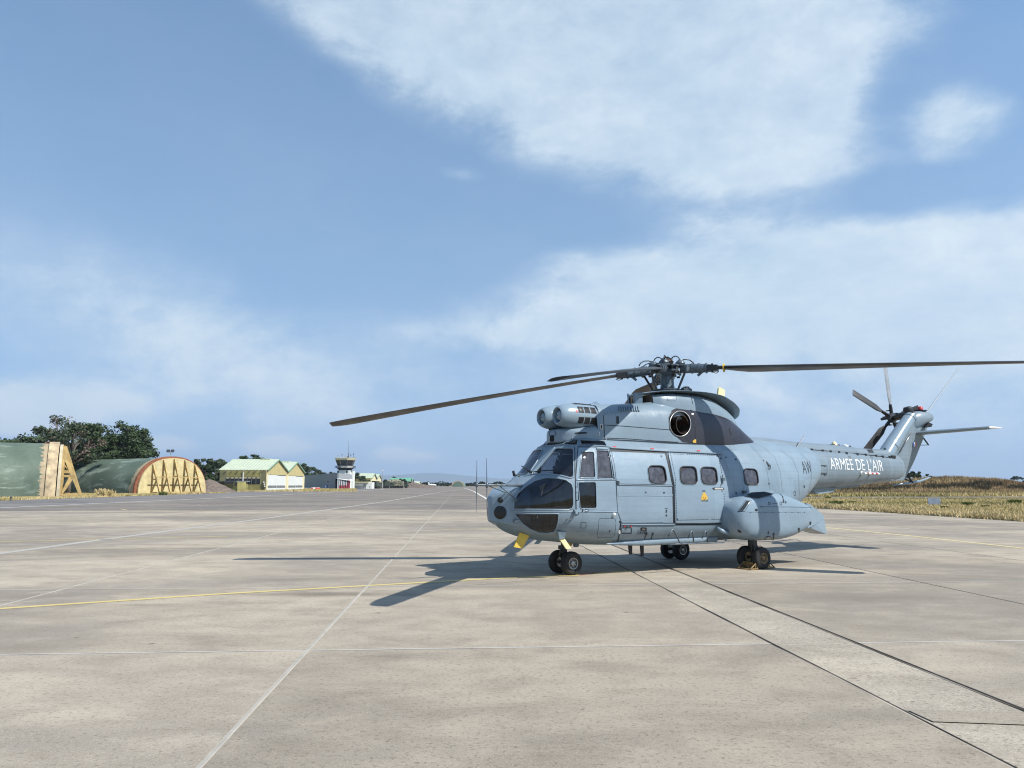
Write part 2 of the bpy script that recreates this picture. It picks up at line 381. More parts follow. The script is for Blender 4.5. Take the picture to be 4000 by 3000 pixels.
stripe([(1000, 2008), (1600, 2004), (1900, 2004)], .12, 'white_paint'); stripe([(1300, 1970), (1700, 1965), (1880, 1964)], .14, 'white_paint')
stripe([(1812, 1905.5), (1850, 1919), (1908, 1952), (2010, 2006)], .34, 'fresh_white')
stripe([(1500, 1938), (1860, 1936)], .25, 'white_paint')
stripe([(2000, 2125), (2900, 2128), (4000, 2131)], .035, 'joint_filler', .003)
mb = MB()                                                                # old repair strip across the drain
mb.add([(3.52, 5.78, .002), (4.36, 5.62, .002), (4.36, 5.95, .002), (3.50, 6.08, .002)], [(0, 1, 2, 3)]); mb.build('repair_patch', 'concrete', apron)
paint_mat('chalk', (.50, .475, .43), .80)
for b_ in ROWS[2:8]:                                                     # pale mortar in the cross joints
    for a0, a1 in ((-32, 3.44), (4.44, 26.9)):
        pts = [(a, b_ + .006 * mnoise.noise(Vector((a * .8, b_, 1)))) for a in np.arange(a0, a1, .8)] + [(a1, b_)]; stripe(pts, .030 if b_ < 16 else .045, 'chalk', .0015, 'mortar_line', px=False)
# ------------------------------------------------------------------ helicopter
HEAD = R(31.2); NOSE = np.array([1.03, 15.49, 0.])        # ground point under the nose gear; tail points along +X of the local frame
T_ = np.array([math.cos(HEAD), math.sin(HEAD), 0]); L_ = np.array([math.sin(HEAD), -math.cos(HEAD), 0])   # tailwards, port
heli = thing('helicopter', 'large blue-grey military transport helicopter parked on the concrete apron', 'helicopter', tuple(NOSE), HEAD)
def slz_of(P):
    q = np.asarray(P) - NOSE; return np.stack([q @ T_, q @ L_, q[..., 2]], -1)
def world_of(Q):
    Q = np.asarray(Q, float); return NOSE + Q[..., :1] * T_ + Q[..., 1:2] * L_ + Q[..., 2:3] * np.array([0, 0, 1.])
def hpx(u, v, l=0.):
    """(s, l, z) of the photographed point (u, v) when it lies in the plane l = const"""
    d = ray(u, v); k = ((NOSE + l * L_ - CAM) @ L_) / (d @ L_); return tuple(slz_of(CAM + k * d))
class HB(MB):
    """mesh builder in helicopter coordinates: s tailwards, l to port, z up"""
    def build(s, name, mat, parent=None, **k):
        return MB.build(s, name, mat, parent or heli, flip=True, **k)

def pchip(x, y):
    x, y = np.array(x, float), np.array(y, float); h = np.diff(x); d = np.diff(y) / h; m = np.zeros_like(y)
    m[0], m[-1] = d[0], d[-1]
    for i in range(1, len(x) - 1):
        if d[i-1] * d[i] > 0:
            w1, w2 = 2*h[i] + h[i-1], h[i] + 2*h[i-1]; m[i] = (w1 + w2) / (w1 / d[i-1] + w2 / d[i])
    def f(q):
        q = np.clip(q, x[0], x[-1]); i = np.clip(np.searchsorted(x, q, side='right') - 1, 0, len(x) - 2)
        t = (q - x[i]) / h[i]
        return ((1+2*t)*(1-t)**2)*y[i] + t*(1-t)**2*h[i]*m[i] + t*t*(3-2*t)*y[i+1] + t*t*(t-1)*h[i]*m[i+1]
    return f

class Hull:
    """body lofted from super-elliptic sections: s, bottom, top, half width, height of greatest width, upper and lower exponents, centre offset"""
    def __init__(s, tab):
        T = np.array([list(r) + [0.] * (8 - len(r)) for r in tab], float); s.s0, s.s1 = T[0, 0], T[-1, 0]
        s.fn = [pchip(T[:, 0], T[:, i]) for i in range(1, 8)]
        C8 = world_of(np.array([(q, l, 1.5) for q in (s.s0, s.s1) for l in (-2, 2)])); dep = (C8 - CAM) @ AX; s.near, s.far = max(8, dep.min() - 1), dep.max() + 1
    def par(s, q): return [f(q) for f in s.fn]
    def g(s, P):
        q, l, z = P[..., 0], P[..., 1], P[..., 2]; zb, zt, w, zw, nt, nb, c = s.par(q); up = z >= zw; n = np.where(up, nt, nb)
        hh = np.where(up, zt - zw, zw - zb); e = np.abs((l - c) / w) ** n + np.abs((z - zw) / hh) ** n - 1
        return np.where((q < s.s0) | (q > s.s1), 1., e)
    def half(s, q, z):
        zb, zt, w, zw, nt, nb, c = s.par(np.asarray(q, float)); up = z >= zw; n = np.where(up, nt, nb); hh = np.where(up, zt - zw, zw - zb)
        return c + w * np.maximum(0, 1 - np.minimum(1, np.abs((z - zw) / hh)) ** n) ** (1 / n)
    def ring(s, q, n=64):
        zb, zt, w, zw, nt, nb, c = [float(k) for k in s.par(q)]; a = np.linspace(-math.pi/2, 1.5*math.pi, 1441)
        co, si = np.cos(a), np.sin(a); e = np.where(si >= 0, nt, nb); hh = np.where(si >= 0, zt - zw, zw - zb)
        l = c + w * np.sign(co) * np.abs(co) ** (2/e); z = zw + hh * np.sign(si) * np.abs(si) ** (2/e)
        d = np.concatenate([[0], np.cumsum(np.hypot(np.diff(l), np.diff(z)))]); t = np.linspace(0, d[-1], n, endpoint=False)
        return np.stack([np.full(n, q), np.interp(t, d, l), np.interp(t, d, z)], -1)
    def hits(s, UV):
        """where sight lines (u, v) first meet the body (grazing ones: closest approach)"""
        UV = np.asarray(UV, float).reshape(-1, 2); out = np.empty((len(UV), 3))
        D = AX + np.outer((UV[:, 0] - 2000) / FPX, (1, 0, 0)) + np.outer((1500 - UV[:, 1]) / FPX, UP)
        for o in range(0, len(UV), 400):
            d = D[o:o+400]; k = np.linspace(s.near, s.far, 420); P = slz_of(CAM + k[None, :, None] * d[:, None, :]); gv = s.g(P); neg = gv < 0
            i = np.where(neg.any(1), neg.argmax(1), 0); a, b = k[np.maximum(i - 1, 0)], k[i]
            for _ in range(22):
                m_ = (a + b) / 2; ins = s.g(slz_of(CAM + m_[:, None] * d)) < 0; b = np.where(ins, m_, b); a = np.where(ins, a, m_)
            Q = slz_of(CAM + b[:, None] * d); miss = ~neg.any(1); Q[miss] = P[miss, gv[miss].argmin(1)]; out[o:o+400] = Q
        return out
    def hit(s, u, v): return s.hits([(u, v)])[0]
    def normal(s, P, e=.004):
        P = np.asarray(P, float); n = np.array([s.g(P + np.eye(3)[i] * e) - s.g(P - np.eye(3)[i] * e) for i in range(3)]).T
        return n / (np.linalg.norm(n, axis=-1, keepdims=True) + 1e-12)
    def grid(s, step, n):
        q = np.arange(s.s0, s.s1 + step * .5, step); return np.stack([s.ring(min(x, s.s1 - 1e-6), n) for x in q])

def inside(poly, x, y):
    poly = np.asarray(poly, float); r = np.zeros(np.shape(x), bool); j = len(poly) - 1
    for i in range(len(poly)):
        xi, yi = poly[i]; xj, yj = poly[j]
        c = ((yi > y) != (yj > y)) & (x < (xj - xi) * (y - yi) / (yj - yi + 1e-12) + xi); r ^= c; j = i
    return r
def rounded(corners, r=.25, k=5):
    """polygon with rounded corners (r = share of the adjoining sides)"""
    C = [np.array(c, float) for c in corners]; out = []; n = len(C)
    for i in range(n):
        p, c, q = C[i-1], C[i], C[(i+1) % n]; a, b = c + (p - c) * r, c + (q - c) * r
        for t in np.linspace(0, 1, k): out.append((1-t)**2 * a + 2*t*(1-t) * c + t*t * b)
    return [tuple(x) for x in out]
def dens_poly(poly, step=4., closed=True):
    P = [np.array(p, float) for p in poly]; out = []
    for i in range(len(P) if closed else len(P) - 1):
        a, b = P[i], P[(i+1) % len(P)]; k = max(1, int(np.linalg.norm(b - a) / step)); out += [a + (b - a) * t / k for t in range(k)]
    if not closed: out.append(P[-1])
    return out
def nearest_on(poly, x, y):
    best = None
    for i in range(len(poly)):
        a, b = np.array(poly[i], float), np.array(poly[(i+1) % len(poly)], float); d = b - a
        t = np.clip(((x - a[0]) * d[0] + (y - a[1]) * d[1]) / (d @ d + 1e-9), 0, 1); q = a + t * d; e = (q[0]-x)**2 + (q[1]-y)**2
        if best is None or e < best[0]: best = (e, q)
    return best[1]

class Skin:
    """a hull surface as a fine grid from which panes, doors and openings are taken out as separate pieces"""
    def __init__(s, hull, step, n):
        s.h = hull; Gd = hull.grid(step, n); s.k, s.n = Gd.shape[:2]; s.V = Gd.reshape(-1, 3)
        i, j = np.meshgrid(np.arange(s.k - 1), np.arange(s.n), indexing='ij'); j2 = (j + 1) % s.n
        s.F = np.stack([i*s.n+j, (i+1)*s.n+j, (i+1)*s.n+j2, i*s.n+j2], -1).reshape(-1, 4)
        s.c = s.V[s.F].mean(1); s.nm = hull.normal(s.c); s.own = np.zeros(len(s.F), int); s.cnt = 0
    def sel(s, poly, side):
        Q = s.c.copy(); Nn = s.nm.copy()
        if side < 0: Q[:, 1] *= -1; Nn[:, 1] *= -1
        Wd = world_of(Q); u, v = proj(Wd); view = CAM - Wd; nw = Nn[:, :1]*T_ + Nn[:, 1:2]*L_ + Nn[:, 2:3]*np.array([0, 0, 1.])
        return inside(poly, u, v) & ((nw * view).sum(1) > 0) & (Q[:, 1] > -.02) & (s.own == 0)
    def take(s, poly, side=1, off=0., name='pane', mat=None, parent=None, solid=0., snap=True, discard=False, smooth=True):
        m = s.sel(poly, side); s.cnt += 1; s.own[m] = s.cnt
        if discard or not m.any(): return None
        F0 = s.F[m]; ids, inv = np.unique(F0, return_inverse=True); F1 = inv.reshape(-1, 4); V = s.V[ids].copy()
        if snap:
            ed = {}
            for q in F1:
                for a, b in zip(q, np.roll(q, -1)): ed[(min(a, b), max(a, b))] = ed.get((min(a, b), max(a, b)), 0) + 1
            bnd = {k for e, c in ed.items() if c == 1 for k in e}
            bnd = np.array(sorted(bnd)); Q = V[bnd].copy(); Q[:, 1] *= side; u, v = proj(world_of(Q)); t = np.array([nearest_on(poly, x, y) for x, y in zip(u, v)])
            H = s.h.hits(t); ok = ((t[:, 0]-u)**2 + (t[:, 1]-v)**2 < 144) & (np.linalg.norm(H - Q, axis=1) < .12); H[:, 1] *= side; V[bnd[ok]] = H[ok]
        V = V + s.h.normal(V) * off; V[:, 1] *= -1
        o = mesh_np(name, V, F1, mat, parent or heli, smooth=smooth)
        if solid:
            md = o.modifiers.new('thickness', 'SOLIDIFY'); md.thickness = solid; md.offset = -1
        return o
    def rest(s, name, mat, parent=None):
        V = s.V.copy(); V[:, 1] *= -1; F0 = s.F[s.own == 0]; ids, inv = np.unique(F0, return_inverse=True)
        return mesh_np(name, V[ids], inv.reshape(-1, 4), mat, parent or heli, smooth=True)

def on_hull(h, pts, off=0., side=1):
    P = h.hits(pts); P = P + h.normal(P) * off; P[:, 1] *= side; return [tuple(p) for p in P]
def hull_tube(h, pts, r, name, mat, parent=None, closed=True, off=0., side=1, step=4., n=6):
    b = HB(); b.tube(on_hull(h, dens_poly(pts, step, closed), off, side), r, n, closed=closed); return b.build(name, mat, parent, smooth=True)
def hull_band(h, pts, w, name, mat, parent=None, off=.003, side=1, closed=False):
    """flat strip laid on the hull along photographed points (width in metres, across the surface)"""
    P = [np.array(p) for p in on_hull(h, dens_poly(pts, 4., closed), 0., 1)]; b = HB(); V = []; k = len(P)
    NN = h.normal(np.array(P))
    for i in range(k):
        d = P[(i+1) % k if closed else min(i+1, k-1)] - P[i-1 if closed else max(i-1, 0)]; nn = NN[i]; a = np.cross(nn, d); a /= np.linalg.norm(a) + 1e-9
        for e in (-1, 1):
            q = P[i] + a * w/2 * e + nn * off; V.append((q[0], q[1] * side, q[2]))
    fs = [(2*i, 2*i+1, (2*i+3) % (2*k), (2*i+2) % (2*k)) for i in range(k if closed else k - 1)]
    b.add(V, fs); return b.build(name, mat, parent)
def decal(h, poly, name, mat, parent=None, off=.004):
    """painted patch: photographed outline laid on the hull as a small fan"""
    P = on_hull(h, dens_poly(poly, 6.), off); c = np.mean(P, 0); b = HB(); k = len(P)
    b.add(P + [tuple(c)], [(i, (i+1) % k, k) for i in range(k)]); return b.build(name, mat, parent)

# ---- paint and other helicopter materials
def air_paint(name, base, rough, seams=0., sx=.52, sz=.155, dirt=.25):
    m = pmat(name, base, rough, spec=.45); g, b = nodes_of(m)
    o = g.n.new('ShaderNodeTexCoord').outputs['Object']; x, y, z = g.sep(o)
    n1 = g.noise(o, 1.1, 5, .6, .3); n2 = g.noise(g.scale(o, (1, 1, .25)), 5.5, 5, .62); n3 = g.noise(o, 60, 3, .6)
    c0 = tuple(base); cc = g.mix(g.map(n1, .3, .7), tuple(k * .90 for k in c0) + (1,), tuple(min(1, k * 1.08) for k in c0) + (1,))
    cc = g.mix(g.math('MULTIPLY', g.map(n2, .48, .74), dirt), cc, (c0[0] * .62, c0[1] * .60, c0[2] * .56, 1))
    cc = g.mix(g.map(n3, .6, .8, 0, .12), cc, (c0[0] * 1.3, c0[1] * 1.3, c0[2] * 1.3, 1))
    if seams:
        def line(co, pitch, w, ph=0.):
            return g.math('LESS_THAN', g.math('ABSOLUTE', g.math('SUBTRACT', g.math('FRACT', g.math('MULTIPLY_ADD', co, 1/pitch, ph)), .5)), w / pitch)
        ln = g.math('MAXIMUM', g.math('MULTIPLY', line(x, sx, .006), 1.0), g.math('MULTIPLY', line(z, sz, .005, .3), .8))
        rv = g.math('MULTIPLY', line(x, .06, .012), line(z, sz, .012, .15))
        cc = g.mix(g.math('MULTIPLY', g.math('MAXIMUM', ln, g.math('MULTIPLY', rv, .5)), seams), cc, (c0[0] * .35, c0[1] * .36, c0[2] * .38, 1))
    if seams:                                     # sheets of slightly different age
        wn = g.n.new('ShaderNodeTexWhiteNoise'); wn.noise_dimensions = '3D'; g.l.new(g.comb(g.math('FLOOR', g.math('MULTIPLY', x, 1 / (sx * 1.0))), g.math('SIGN', y), g.math('FLOOR', g.math('MULTIPLY', z, 1 / .62))), wn.inputs[0])
        k = g.n.new('ShaderNodeVectorMath'); k.operation = 'SCALE'; g.l.new(cc, k.inputs[0]); g.l.new(g.map(wn.outputs[0], 0, 1, .92, 1.07), k.inputs['Scale']); cc = k.outputs[0]
    g.l.new(cc, b.inputs['Base Color'])
    g.l.new(g.map(n2, .35, .7, max(.05, rough - .06), rough + .10), b.inputs['Roughness'])
    w1 = g.noise(g.scale(o, (1.0, 1, 2.2)), 3.6, 3, .5)
    g.l.new(g.bump(g.math('ADD', w1, g.math('MULTIPLY', n3, .02)), .16, .035), b.inputs['Normal'])
    # bare dark metal on the inner face of the skin
    bf = g.n.new('ShaderNodeNewGeometry').outputs['Backfacing']; d = g.n.new('ShaderNodeBsdfDiffuse'); d.inputs[0].default_value = (.030, .032, .034, 1)
    mx = g.n.new('ShaderNodeMixShader'); g.l.new(bf, mx.inputs[0]); g.l.new(b.outputs[0], mx.inputs[1]); g.l.new(d.outputs[0], mx.inputs[2])
    g.l.new(mx.outputs[0], m.node_tree.nodes['Material Output'].inputs['Surface']); return m
BASE = (.190, .252, .302)
air_paint('skin_paint', BASE, .36, .20); air_paint('door_paint', (.20, .266, .322), .36, .12, 3.1, .13, .12); air_paint('smooth_paint', (.20, .266, .318), .25, 0, dirt=.12)
air_paint('cowl_paint', (.192, .254, .304), .28, .10, .98, .62, .10); air_paint('boom_paint', (.166, .212, .245), .40, .26, .40, .115, .30)
pmat('exhaust_paint', (.024, .023, .030), .28, spec=.5, var=.22, vscale=2.2); pmat('black', (.012, .012, .013), .45, var=.2, vscale=20)
pmat('rubber', (.026, .025, .024), .78, spec=.3, var=.35, vscale=9, bump=.25, bscale=60); pmat('seal', (.010, .010, .011), .6)
pmat('dark_metal', (.055, .065, .075), .42, .35, var=.35, vscale=14); pmat('hub_metal', (.095, .120, .140), .40, .25, var=.4, vscale=16)
pmat('bare_metal', (.30, .295, .29), .38, .9, var=.2, vscale=22); pmat('burnt_metal', (.085, .060, .048), .42, .7, var=.4, vscale=9)
pmat('blade', (.013, .012, .012), .42, spec=.5, var=.25, vscale=2.5); pmat('blade_tip', (.020, .019, .020), .5)
pmat('tail_blade', (.016, .016, .017), .5, var=.25, vscale=6); pmat('tail_blade_sunlit', (.26, .28, .30), .38, var=.2, vscale=5)  # paler copy paints the sunlight caught by the upright tail blade
pmat('brown_liner', (.095, .068, .050), .7, var=.3, vscale=5); pmat('yellow_cover', (.62, .42, .06), .6, var=.15, vscale=6); pmat('pale_yellow', (.70, .62, .33), .6, var=.1, vscale=6)
pmat('red', (.45, .03, .03), .45); pmat('white', (.78, .78, .76), .5); pmat('marking_dark', (.035, .042, .05), .9, spec=.15); pmat('code_grey', (.055, .068, .078), .8, spec=.2); pmat('blue_mark', (.03, .06, .25), .5)
pmat('interior', (.065, .068, .07), .85); pmat('seat_cloth', (.12, .125, .10), .9, var=.3, vscale=12); pmat('pale_cloth', (.42, .41, .37), .9); pmat('gold', (.55, .34, .05), .6)
pmat('chock_metal', (.24, .16, .065), .65, .2, var=.75, vscale=14); pmat('light_lens', (.75, .76, .72), .15)
def glass_mat(name, tint, body):
    m = bpy.data.materials.new(name); m.use_nodes = True; t = m.node_tree; t.nodes.clear(); g = N(t)
    fr = g.n.new('ShaderNodeFresnel'); fr.inputs[0].default_value = 1.5
    tr = g.n.new('ShaderNodeBsdfTransparent'); tr.inputs[0].default_value = tint + (1,)
    gl = g.n.new('ShaderNodeBsdfGlossy'); gl.inputs['Roughness'].default_value = .035; gl.inputs[0].default_value = (.9, .93, 1, 1)
    o = g.n.new('ShaderNodeTexCoord').outputs['Object']
    g.l.new(g.bump(g.noise(o, 2.2, 2, .5), .05, .05), gl.inputs['Normal'])
    df = g.n.new('ShaderNodeBsdfDiffuse'); df.inputs[0].default_value = (.30, .30, .35, 1)
    dust_sheen = g.math('MULTIPLY', g.math('ADD', g.map(g.noise(o, 7, 6, .7), .42, .75), .55), body)  # dust, plus a grey body colour painted in for reflections on the panes
    a = g.n.new('ShaderNodeMixShader'); g.l.new(dust_sheen, a.inputs[0]); g.l.new(tr.outputs[0], a.inputs[1]); g.l.new(df.outputs[0], a.inputs[2])
    mx = g.n.new('ShaderNodeMixShader'); g.l.new(g.math('ADD', g.math('MULTIPLY', fr.outputs[0], .85), .015), mx.inputs[0]); g.l.new(a.outputs[0], mx.inputs[1]); g.l.new(gl.outputs[0], mx.inputs[2])
    out = g.n.new('ShaderNodeOutputMaterial'); g.l.new(mx.outputs[0], out.inputs[0]); MATS[name] = m; return m
glass_mat('screen_glass', (.50, .54, .58), .05); glass_mat('side_glass', (.40, .43, .48), .02); glass_mat('door_glass', (.40, .42, .46), .22); glass_mat('cabin_glass', (.36, .37, .42), .24); glass_mat('roof_glass', (.05, .07, .09), .02)

# ---- fuselage
HULL = Hull([  # s, zb, zt, w, zw, nt, nb
    (-1.50, 1.02, 1.60, .30, 1.34, 2.6, 2.3), (-1.44, .95, 1.66, .44, 1.34, 2.6, 2.3), (-1.35, .89, 1.71, .56, 1.34, 2.7, 2.3), (-1.2, .82, 1.765, .70, 1.35, 2.8, 2.3),
    (-1.0, .755, 1.85, .82, 1.36, 3.0, 2.35), (-.8, .71, 1.945, .90, 1.38, 3.2, 2.4), (-.6, .68, 2.14, .95, 1.39, 3.2, 2.5),
    (-.4, .655, 2.375, .985, 1.40, 3.2, 2.6), (-.3, .645, 2.495, .995, 1.40, 3.3, 2.65), (-.22, .635, 2.58, 1.005, 1.40, 3.3, 2.7), (-.05, .615, 2.66, 1.015, 1.40, 3.25, 2.8), (.15, .595, 2.71, 1.02, 1.40, 3.1, 2.9),
    (.5, .565, 2.76, 1.03, 1.40, 2.75, 3.1), (1.2, .54, 2.80, 1.035, 1.40, 2.5, 3.3), (3.0, .53, 2.82, 1.035, 1.40, 2.5, 3.3), (4.3, .535, 2.82, 1.035, 1.42, 2.45, 3.1),
    (5.0, .60, 2.81, 1.01, 1.52, 2.4, 2.8), (5.6, .78, 2.79, .96, 1.65, 2.3, 2.5), (6.2, 1.07, 2.76, .87, 1.82, 2.2, 2.3), (6.7, 1.36, 2.73, .77, 1.98, 2.15, 2.2), (7.05, 1.60, 2.71, .68, 2.08, 2.1, 2.1), (7.16, 1.72, 2.68, .62, 2.12, 2.1, 2.1)])
Z1 = lambda p: [(1850 + .3617 * x, 1650 + .3617 * y) for x, y in p]
Z4 = lambda p: [(2350 + .33149 * x, 1700 + .33149 * y) for x, y in p]
Z5 = lambda p: [(2750 + .3315 * x, 1700 + .3315 * y) for x, y in p]
SKIN = Skin(HULL, .016, 380)
P_SCREEN = rounded(Z1([(640, 563), (888, 280), (1083, 278), (1078, 590), (1040, 600), (930, 572), (800, 556)]), .12, 3)
P_NOSE = Z1([(434, 938), (437, 850), (470, 772), (560, 692), (660, 632), (780, 598), (900, 602), (1000, 622), (1058, 665), (1076, 720), (1078, 890), (1062, 930), (1030, 941)])
P_CHIN = Z1([(446, 987), (918, 987), (914, 1060), (895, 1140), (868, 1183), (800, 1196), (705, 1192), (610, 1152), (530, 1095), (478, 1036)])
P_DW = [rounded(Z1([(1170, 316), (1300, 320), (1314, 600), (1138, 600)]), .08, 3), rounded(Z1([(1322, 300), (1455, 306), (1483, 450), (1505, 610), (1338, 605)]), .07, 3), rounded(Z1([(1126, 645), (1320, 643), (1328, 930), (1148, 930)]), .10, 4)]
P_ROOF = [Z1([(748, 248), (800, 192), (960, 184), (1130, 184), (1116, 244), (1000, 242), (880, 248)]), Z1([(1156, 190), (1408, 198), (1440, 255), (1300, 246), (1149, 244)])]
P_DOOR = Z1([(1128, 268), (1290, 268), (1462, 285), (1505, 450), (1535, 640), (1552, 965), (1110, 962), (1098, 640)])
P_SL1 = Z4([(118, 190), (745, 212), (790, 400), (828, 590), (842, 1035), (235, 1040), (185, 900), (175, 560), (150, 350)])
P_SL2 = Z4([(778, 212), (1365, 243), (1405, 440), (1440, 660), (1453, 1030), (860, 1036), (852, 600), (815, 400)])
P_WIN = [rounded(Z4([(543, 362), (738, 365), (768, 566), (566, 566)]), .3), rounded(Z4([(908, 373), (1100, 377), (1120, 576), (925, 574)]), .3), rounded(Z4([(1152, 381), (1336, 385), (1360, 579), (1175, 577)]), .3), rounded(Z5([(462, 394), (620, 402), (647, 586), (480, 582)]), .3)]
door = SKIN  # panes first, then the doors that carry them
panes = []
for side in (1, -1):
    a = SKIN.take(P_SCREEN, side, -.006, 'windscreen', 'screen_glass')
    panes.append(('screen', side, a))
    SKIN.take(P_NOSE, side, -.004, 'nose_window', 'side_glass'); SKIN.take(P_CHIN, side, -.004, 'chin_window', 'side_glass')
    for q in P_ROOF: SKIN.take(q, side, -.004, 'roof_window', 'roof_glass')
    dp = [SKIN.take(q, side, -.008, 'door_window', 'door_glass' if k_ < 2 else 'side_glass') for k_, q in enumerate(P_DW)]
    cd_ = SKIN.take(P_DOOR, side, .004, 'cockpit_door', 'door_paint', solid=.012)
    for q in dp: q.parent = cd_
    for q in P_DW: hull_tube(HULL, q, .010, 'window_seal', 'smooth_paint', cd_, side=side, off=.004, n=6)
    wp = [SKIN.take(q, side, -.010, 'cabin_window', 'cabin_glass') for q in (P_WIN if side > 0 else P_WIN[:2])]
    s1 = SKIN.take(P_SL1, side, .006, 'sliding_door', 'door_paint', solid=.014)
    s2 = SKIN.take(P_SL2, side, .026, 'sliding_door', 'door_paint', solid=.034)
    for k, q in enumerate(wp):
        par = (s1, s2, s2, heli)[k]; q.parent = par; o_ = (.010, .030, .030, .003)[k]
        if k in (1, 2):
            for vv in q.data.vertices: vv.co.y -= .02 * side
        hull_tube(HULL, P_WIN[k], .013, 'window_seal', 'seal', par, off=o_, side=side)
        if side > 0: hull_tube(HULL, [tuple(np.mean(P_WIN[k], 0) + (np.array(p) - np.mean(P_WIN[k], 0)) * 1.10) for p in P_WIN[k]], .009, 'window_rim', 'smooth_paint', par, off=o_ - .004)
    hull_tube(HULL, P_SCREEN, .016, 'windscreen_frame', 'smooth_paint', side=side, off=.002)
    hull_tube(HULL, P_NOSE, .012, 'window_frame', 'smooth_paint', side=side, off=.0); hull_tube(HULL, P_CHIN, .010, 'window_frame', 'smooth_paint', side=side)
    for q in P_ROOF: hull_tube(HULL, q, .009, 'window_frame', 'smooth_paint', side=side)
SKIN.rest('fuselage', 'skin_paint')
b = HB(); r0 = HULL.ring(-1.5, 60); b.add([tuple(p) for p in r0] + [(-1.5, 0, 1.3)], [(i, (i+1) % 60, 60) for i in range(60)]); b.build('front_bulkhead', 'skin_paint', normals=False)
b = HB(); r1 = HULL.ring(7.159, 60); b.add([tuple(p) for p in r1] + [(7.2, 0, 2.1)], [((i+1) % 60, i, 60) for i in range(60)]); b.build('bulkhead', 'skin_paint', normals=False)
# door joints, seams and rails
hull_band(HULL, P_DOOR, .012, 'door_joint', 'marking_dark', off=.005, closed=True)
hull_band(HULL, Z4([(755, 205), (800, 400), (840, 590), (852, 1035)]), .045, 'door_gap_shadow', 'black', off=.012)  # black strips painted for the shadow lines at the door gap and rail
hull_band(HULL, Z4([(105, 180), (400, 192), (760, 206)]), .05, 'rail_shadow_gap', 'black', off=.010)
hull_tube(HULL, Z4([(95, 158), (400, 178), (800, 200), (1250, 220), (1410, 226)]), .016, 'door_rail', 'skin_paint', closed=False, off=.03)
hull_tube(HULL, Z4([(195, 585), (500, 590), (830, 597)]), .010, 'door_rail', 'smooth_paint', closed=False, off=.014); hull_band(HULL, Z4([(205, 575), (500, 580), (830, 588)]), .012, 'door_joint', 'marking_dark', off=.009)
hull_band(HULL, Z4([(190, 703), (500, 700), (835, 708)]), .05, 'door_stiffener', 'door_paint', off=.011)
hull_tube(HULL, Z4([(225, 1048), (500, 1052), (860, 1048)]), .012, 'door_rail', 'smooth_paint', closed=False, off=.012); hull_band(HULL, Z4([(860, 1050), (1200, 1050), (1455, 1042)]), .03, 'door_joint', 'marking_dark', off=.006)
hull_band(HULL, Z4([(870, 1018), (1200, 1020), (1452, 1010)]), .035, 'door_edge_strip', 'smooth_paint', off=.030)
for q in ([(1090, 270), (1100, 640), (1108, 975)],): hull_tube(HULL, Z1(q), .010, 'door_hinge_line', 'dark_metal', closed=False, off=.002)
hull_tube(HULL, Z1([(620, 566), (878, 274)]), .026, 'windscreen_post', 'smooth_paint', closed=False, off=.0)
hull_tube(HULL, Z1([(440, 960), (700, 962), (1085, 960), (1550, 966)]), .012, 'belt_strip', 'smooth_paint', closed=False)
hull_tube(HULL, Z1([(1110, 622), (1300, 622), (1530, 622)]), .010, 'belt_strip', 'smooth_paint', closed=False, off=.006)
hull_band(HULL, Z1([(1125, 258), (1300, 256), (1470, 268)]), .016, 'door_joint', 'marking_dark', off=.006)
# dashed warning border on the aft door
dash = HB(); DQ = []
def dashes(p, q, k, skip=()):
    p, q = np.array(p, float), np.array(q, float)
    for i in range(k):
        if i in skip: continue
        a, c = p + (q - p) * (i + .1) / k, p + (q - p) * (i + .68) / k; d = (q - p) / np.linalg.norm(q - p); n_ = np.array([-d[1], d[0]]) * 3.2
        DQ.extend(Z4([tuple(w) for w in (a - n_, c - n_, c + n_, a + n_)]))
dashes((832, 228), (1360, 248), 20, (5,)); dashes((800, 215), (855, 490), 11); dashes((857, 490), (876, 995), 17); dashes((1365, 250), (1412, 480), 9, (8,)); dashes((1428, 620), (1443, 985), 12, (1,))
dashes((880, 998), (1440, 985), 21, (14,)); DP = on_hull(HULL, DQ, .0295)
for i in range(0, len(DP), 4):
    q = HB(); q.add(DP[i:i+4], [(0, 1, 2, 3)]); q.build('border_dash', 'black', s2, normals=False)
for c in ((880, 990), (1440, 975), (1352, 250)): decal(HULL, Z4([(c[0]-8, c[1]-10), (c[0]+8, c[1]-10), (c[0]+8, c[1]+10), (c[0]-8, c[1]+10)]), 'corner_mark', 'black', s2, .0295)
# emblem, arrow and small marks
decal(HULL, Z4([(1195, 668), (1215, 690), (1240, 735), (1232, 762), (1195, 770), (1164, 764), (1162, 735), (1180, 690)]), 'emblem', 'gold', s2, .030)
for q in ([(1180, 735), (1190, 725), (1186, 745)], [(1208, 732), (1220, 742), (1206, 748)], [(1185, 752), (1210, 750), (1198, 762)]): decal(HULL, Z4(q), 'emblem_mark', 'marking_dark', s2, .031)
decal(HULL, Z4([(1288, 630), (1318, 612), (1318, 650)]), 'arrow_mark', 'marking_dark', s2, .030)
hull_band(HULL, Z4([(1316, 632), (1424, 631)]), .045, 'arrow_mark', 'marking_dark', s2, .030); hull_band(HULL, Z4([(1320, 632), (1420, 631)]), .028, 'arrow_field', 'pale_cloth', s2, .031)
decal(HULL, Z4([(753, 880), (765, 876), (772, 888), (764, 905), (762, 918), (754, 918), (752, 898)]), 'hook_mark', 'marking_dark', s1, .010); decal(HULL, Z4([(750, 940), (760, 930), (770, 945), (764, 958), (754, 955)]), 'hook_mark', 'marking_dark', s1, .010)
hull_band(HULL, Z4([(742, 861), (774, 862)]), .010, 'small_text_line', 'marking_dark', s1, .010)

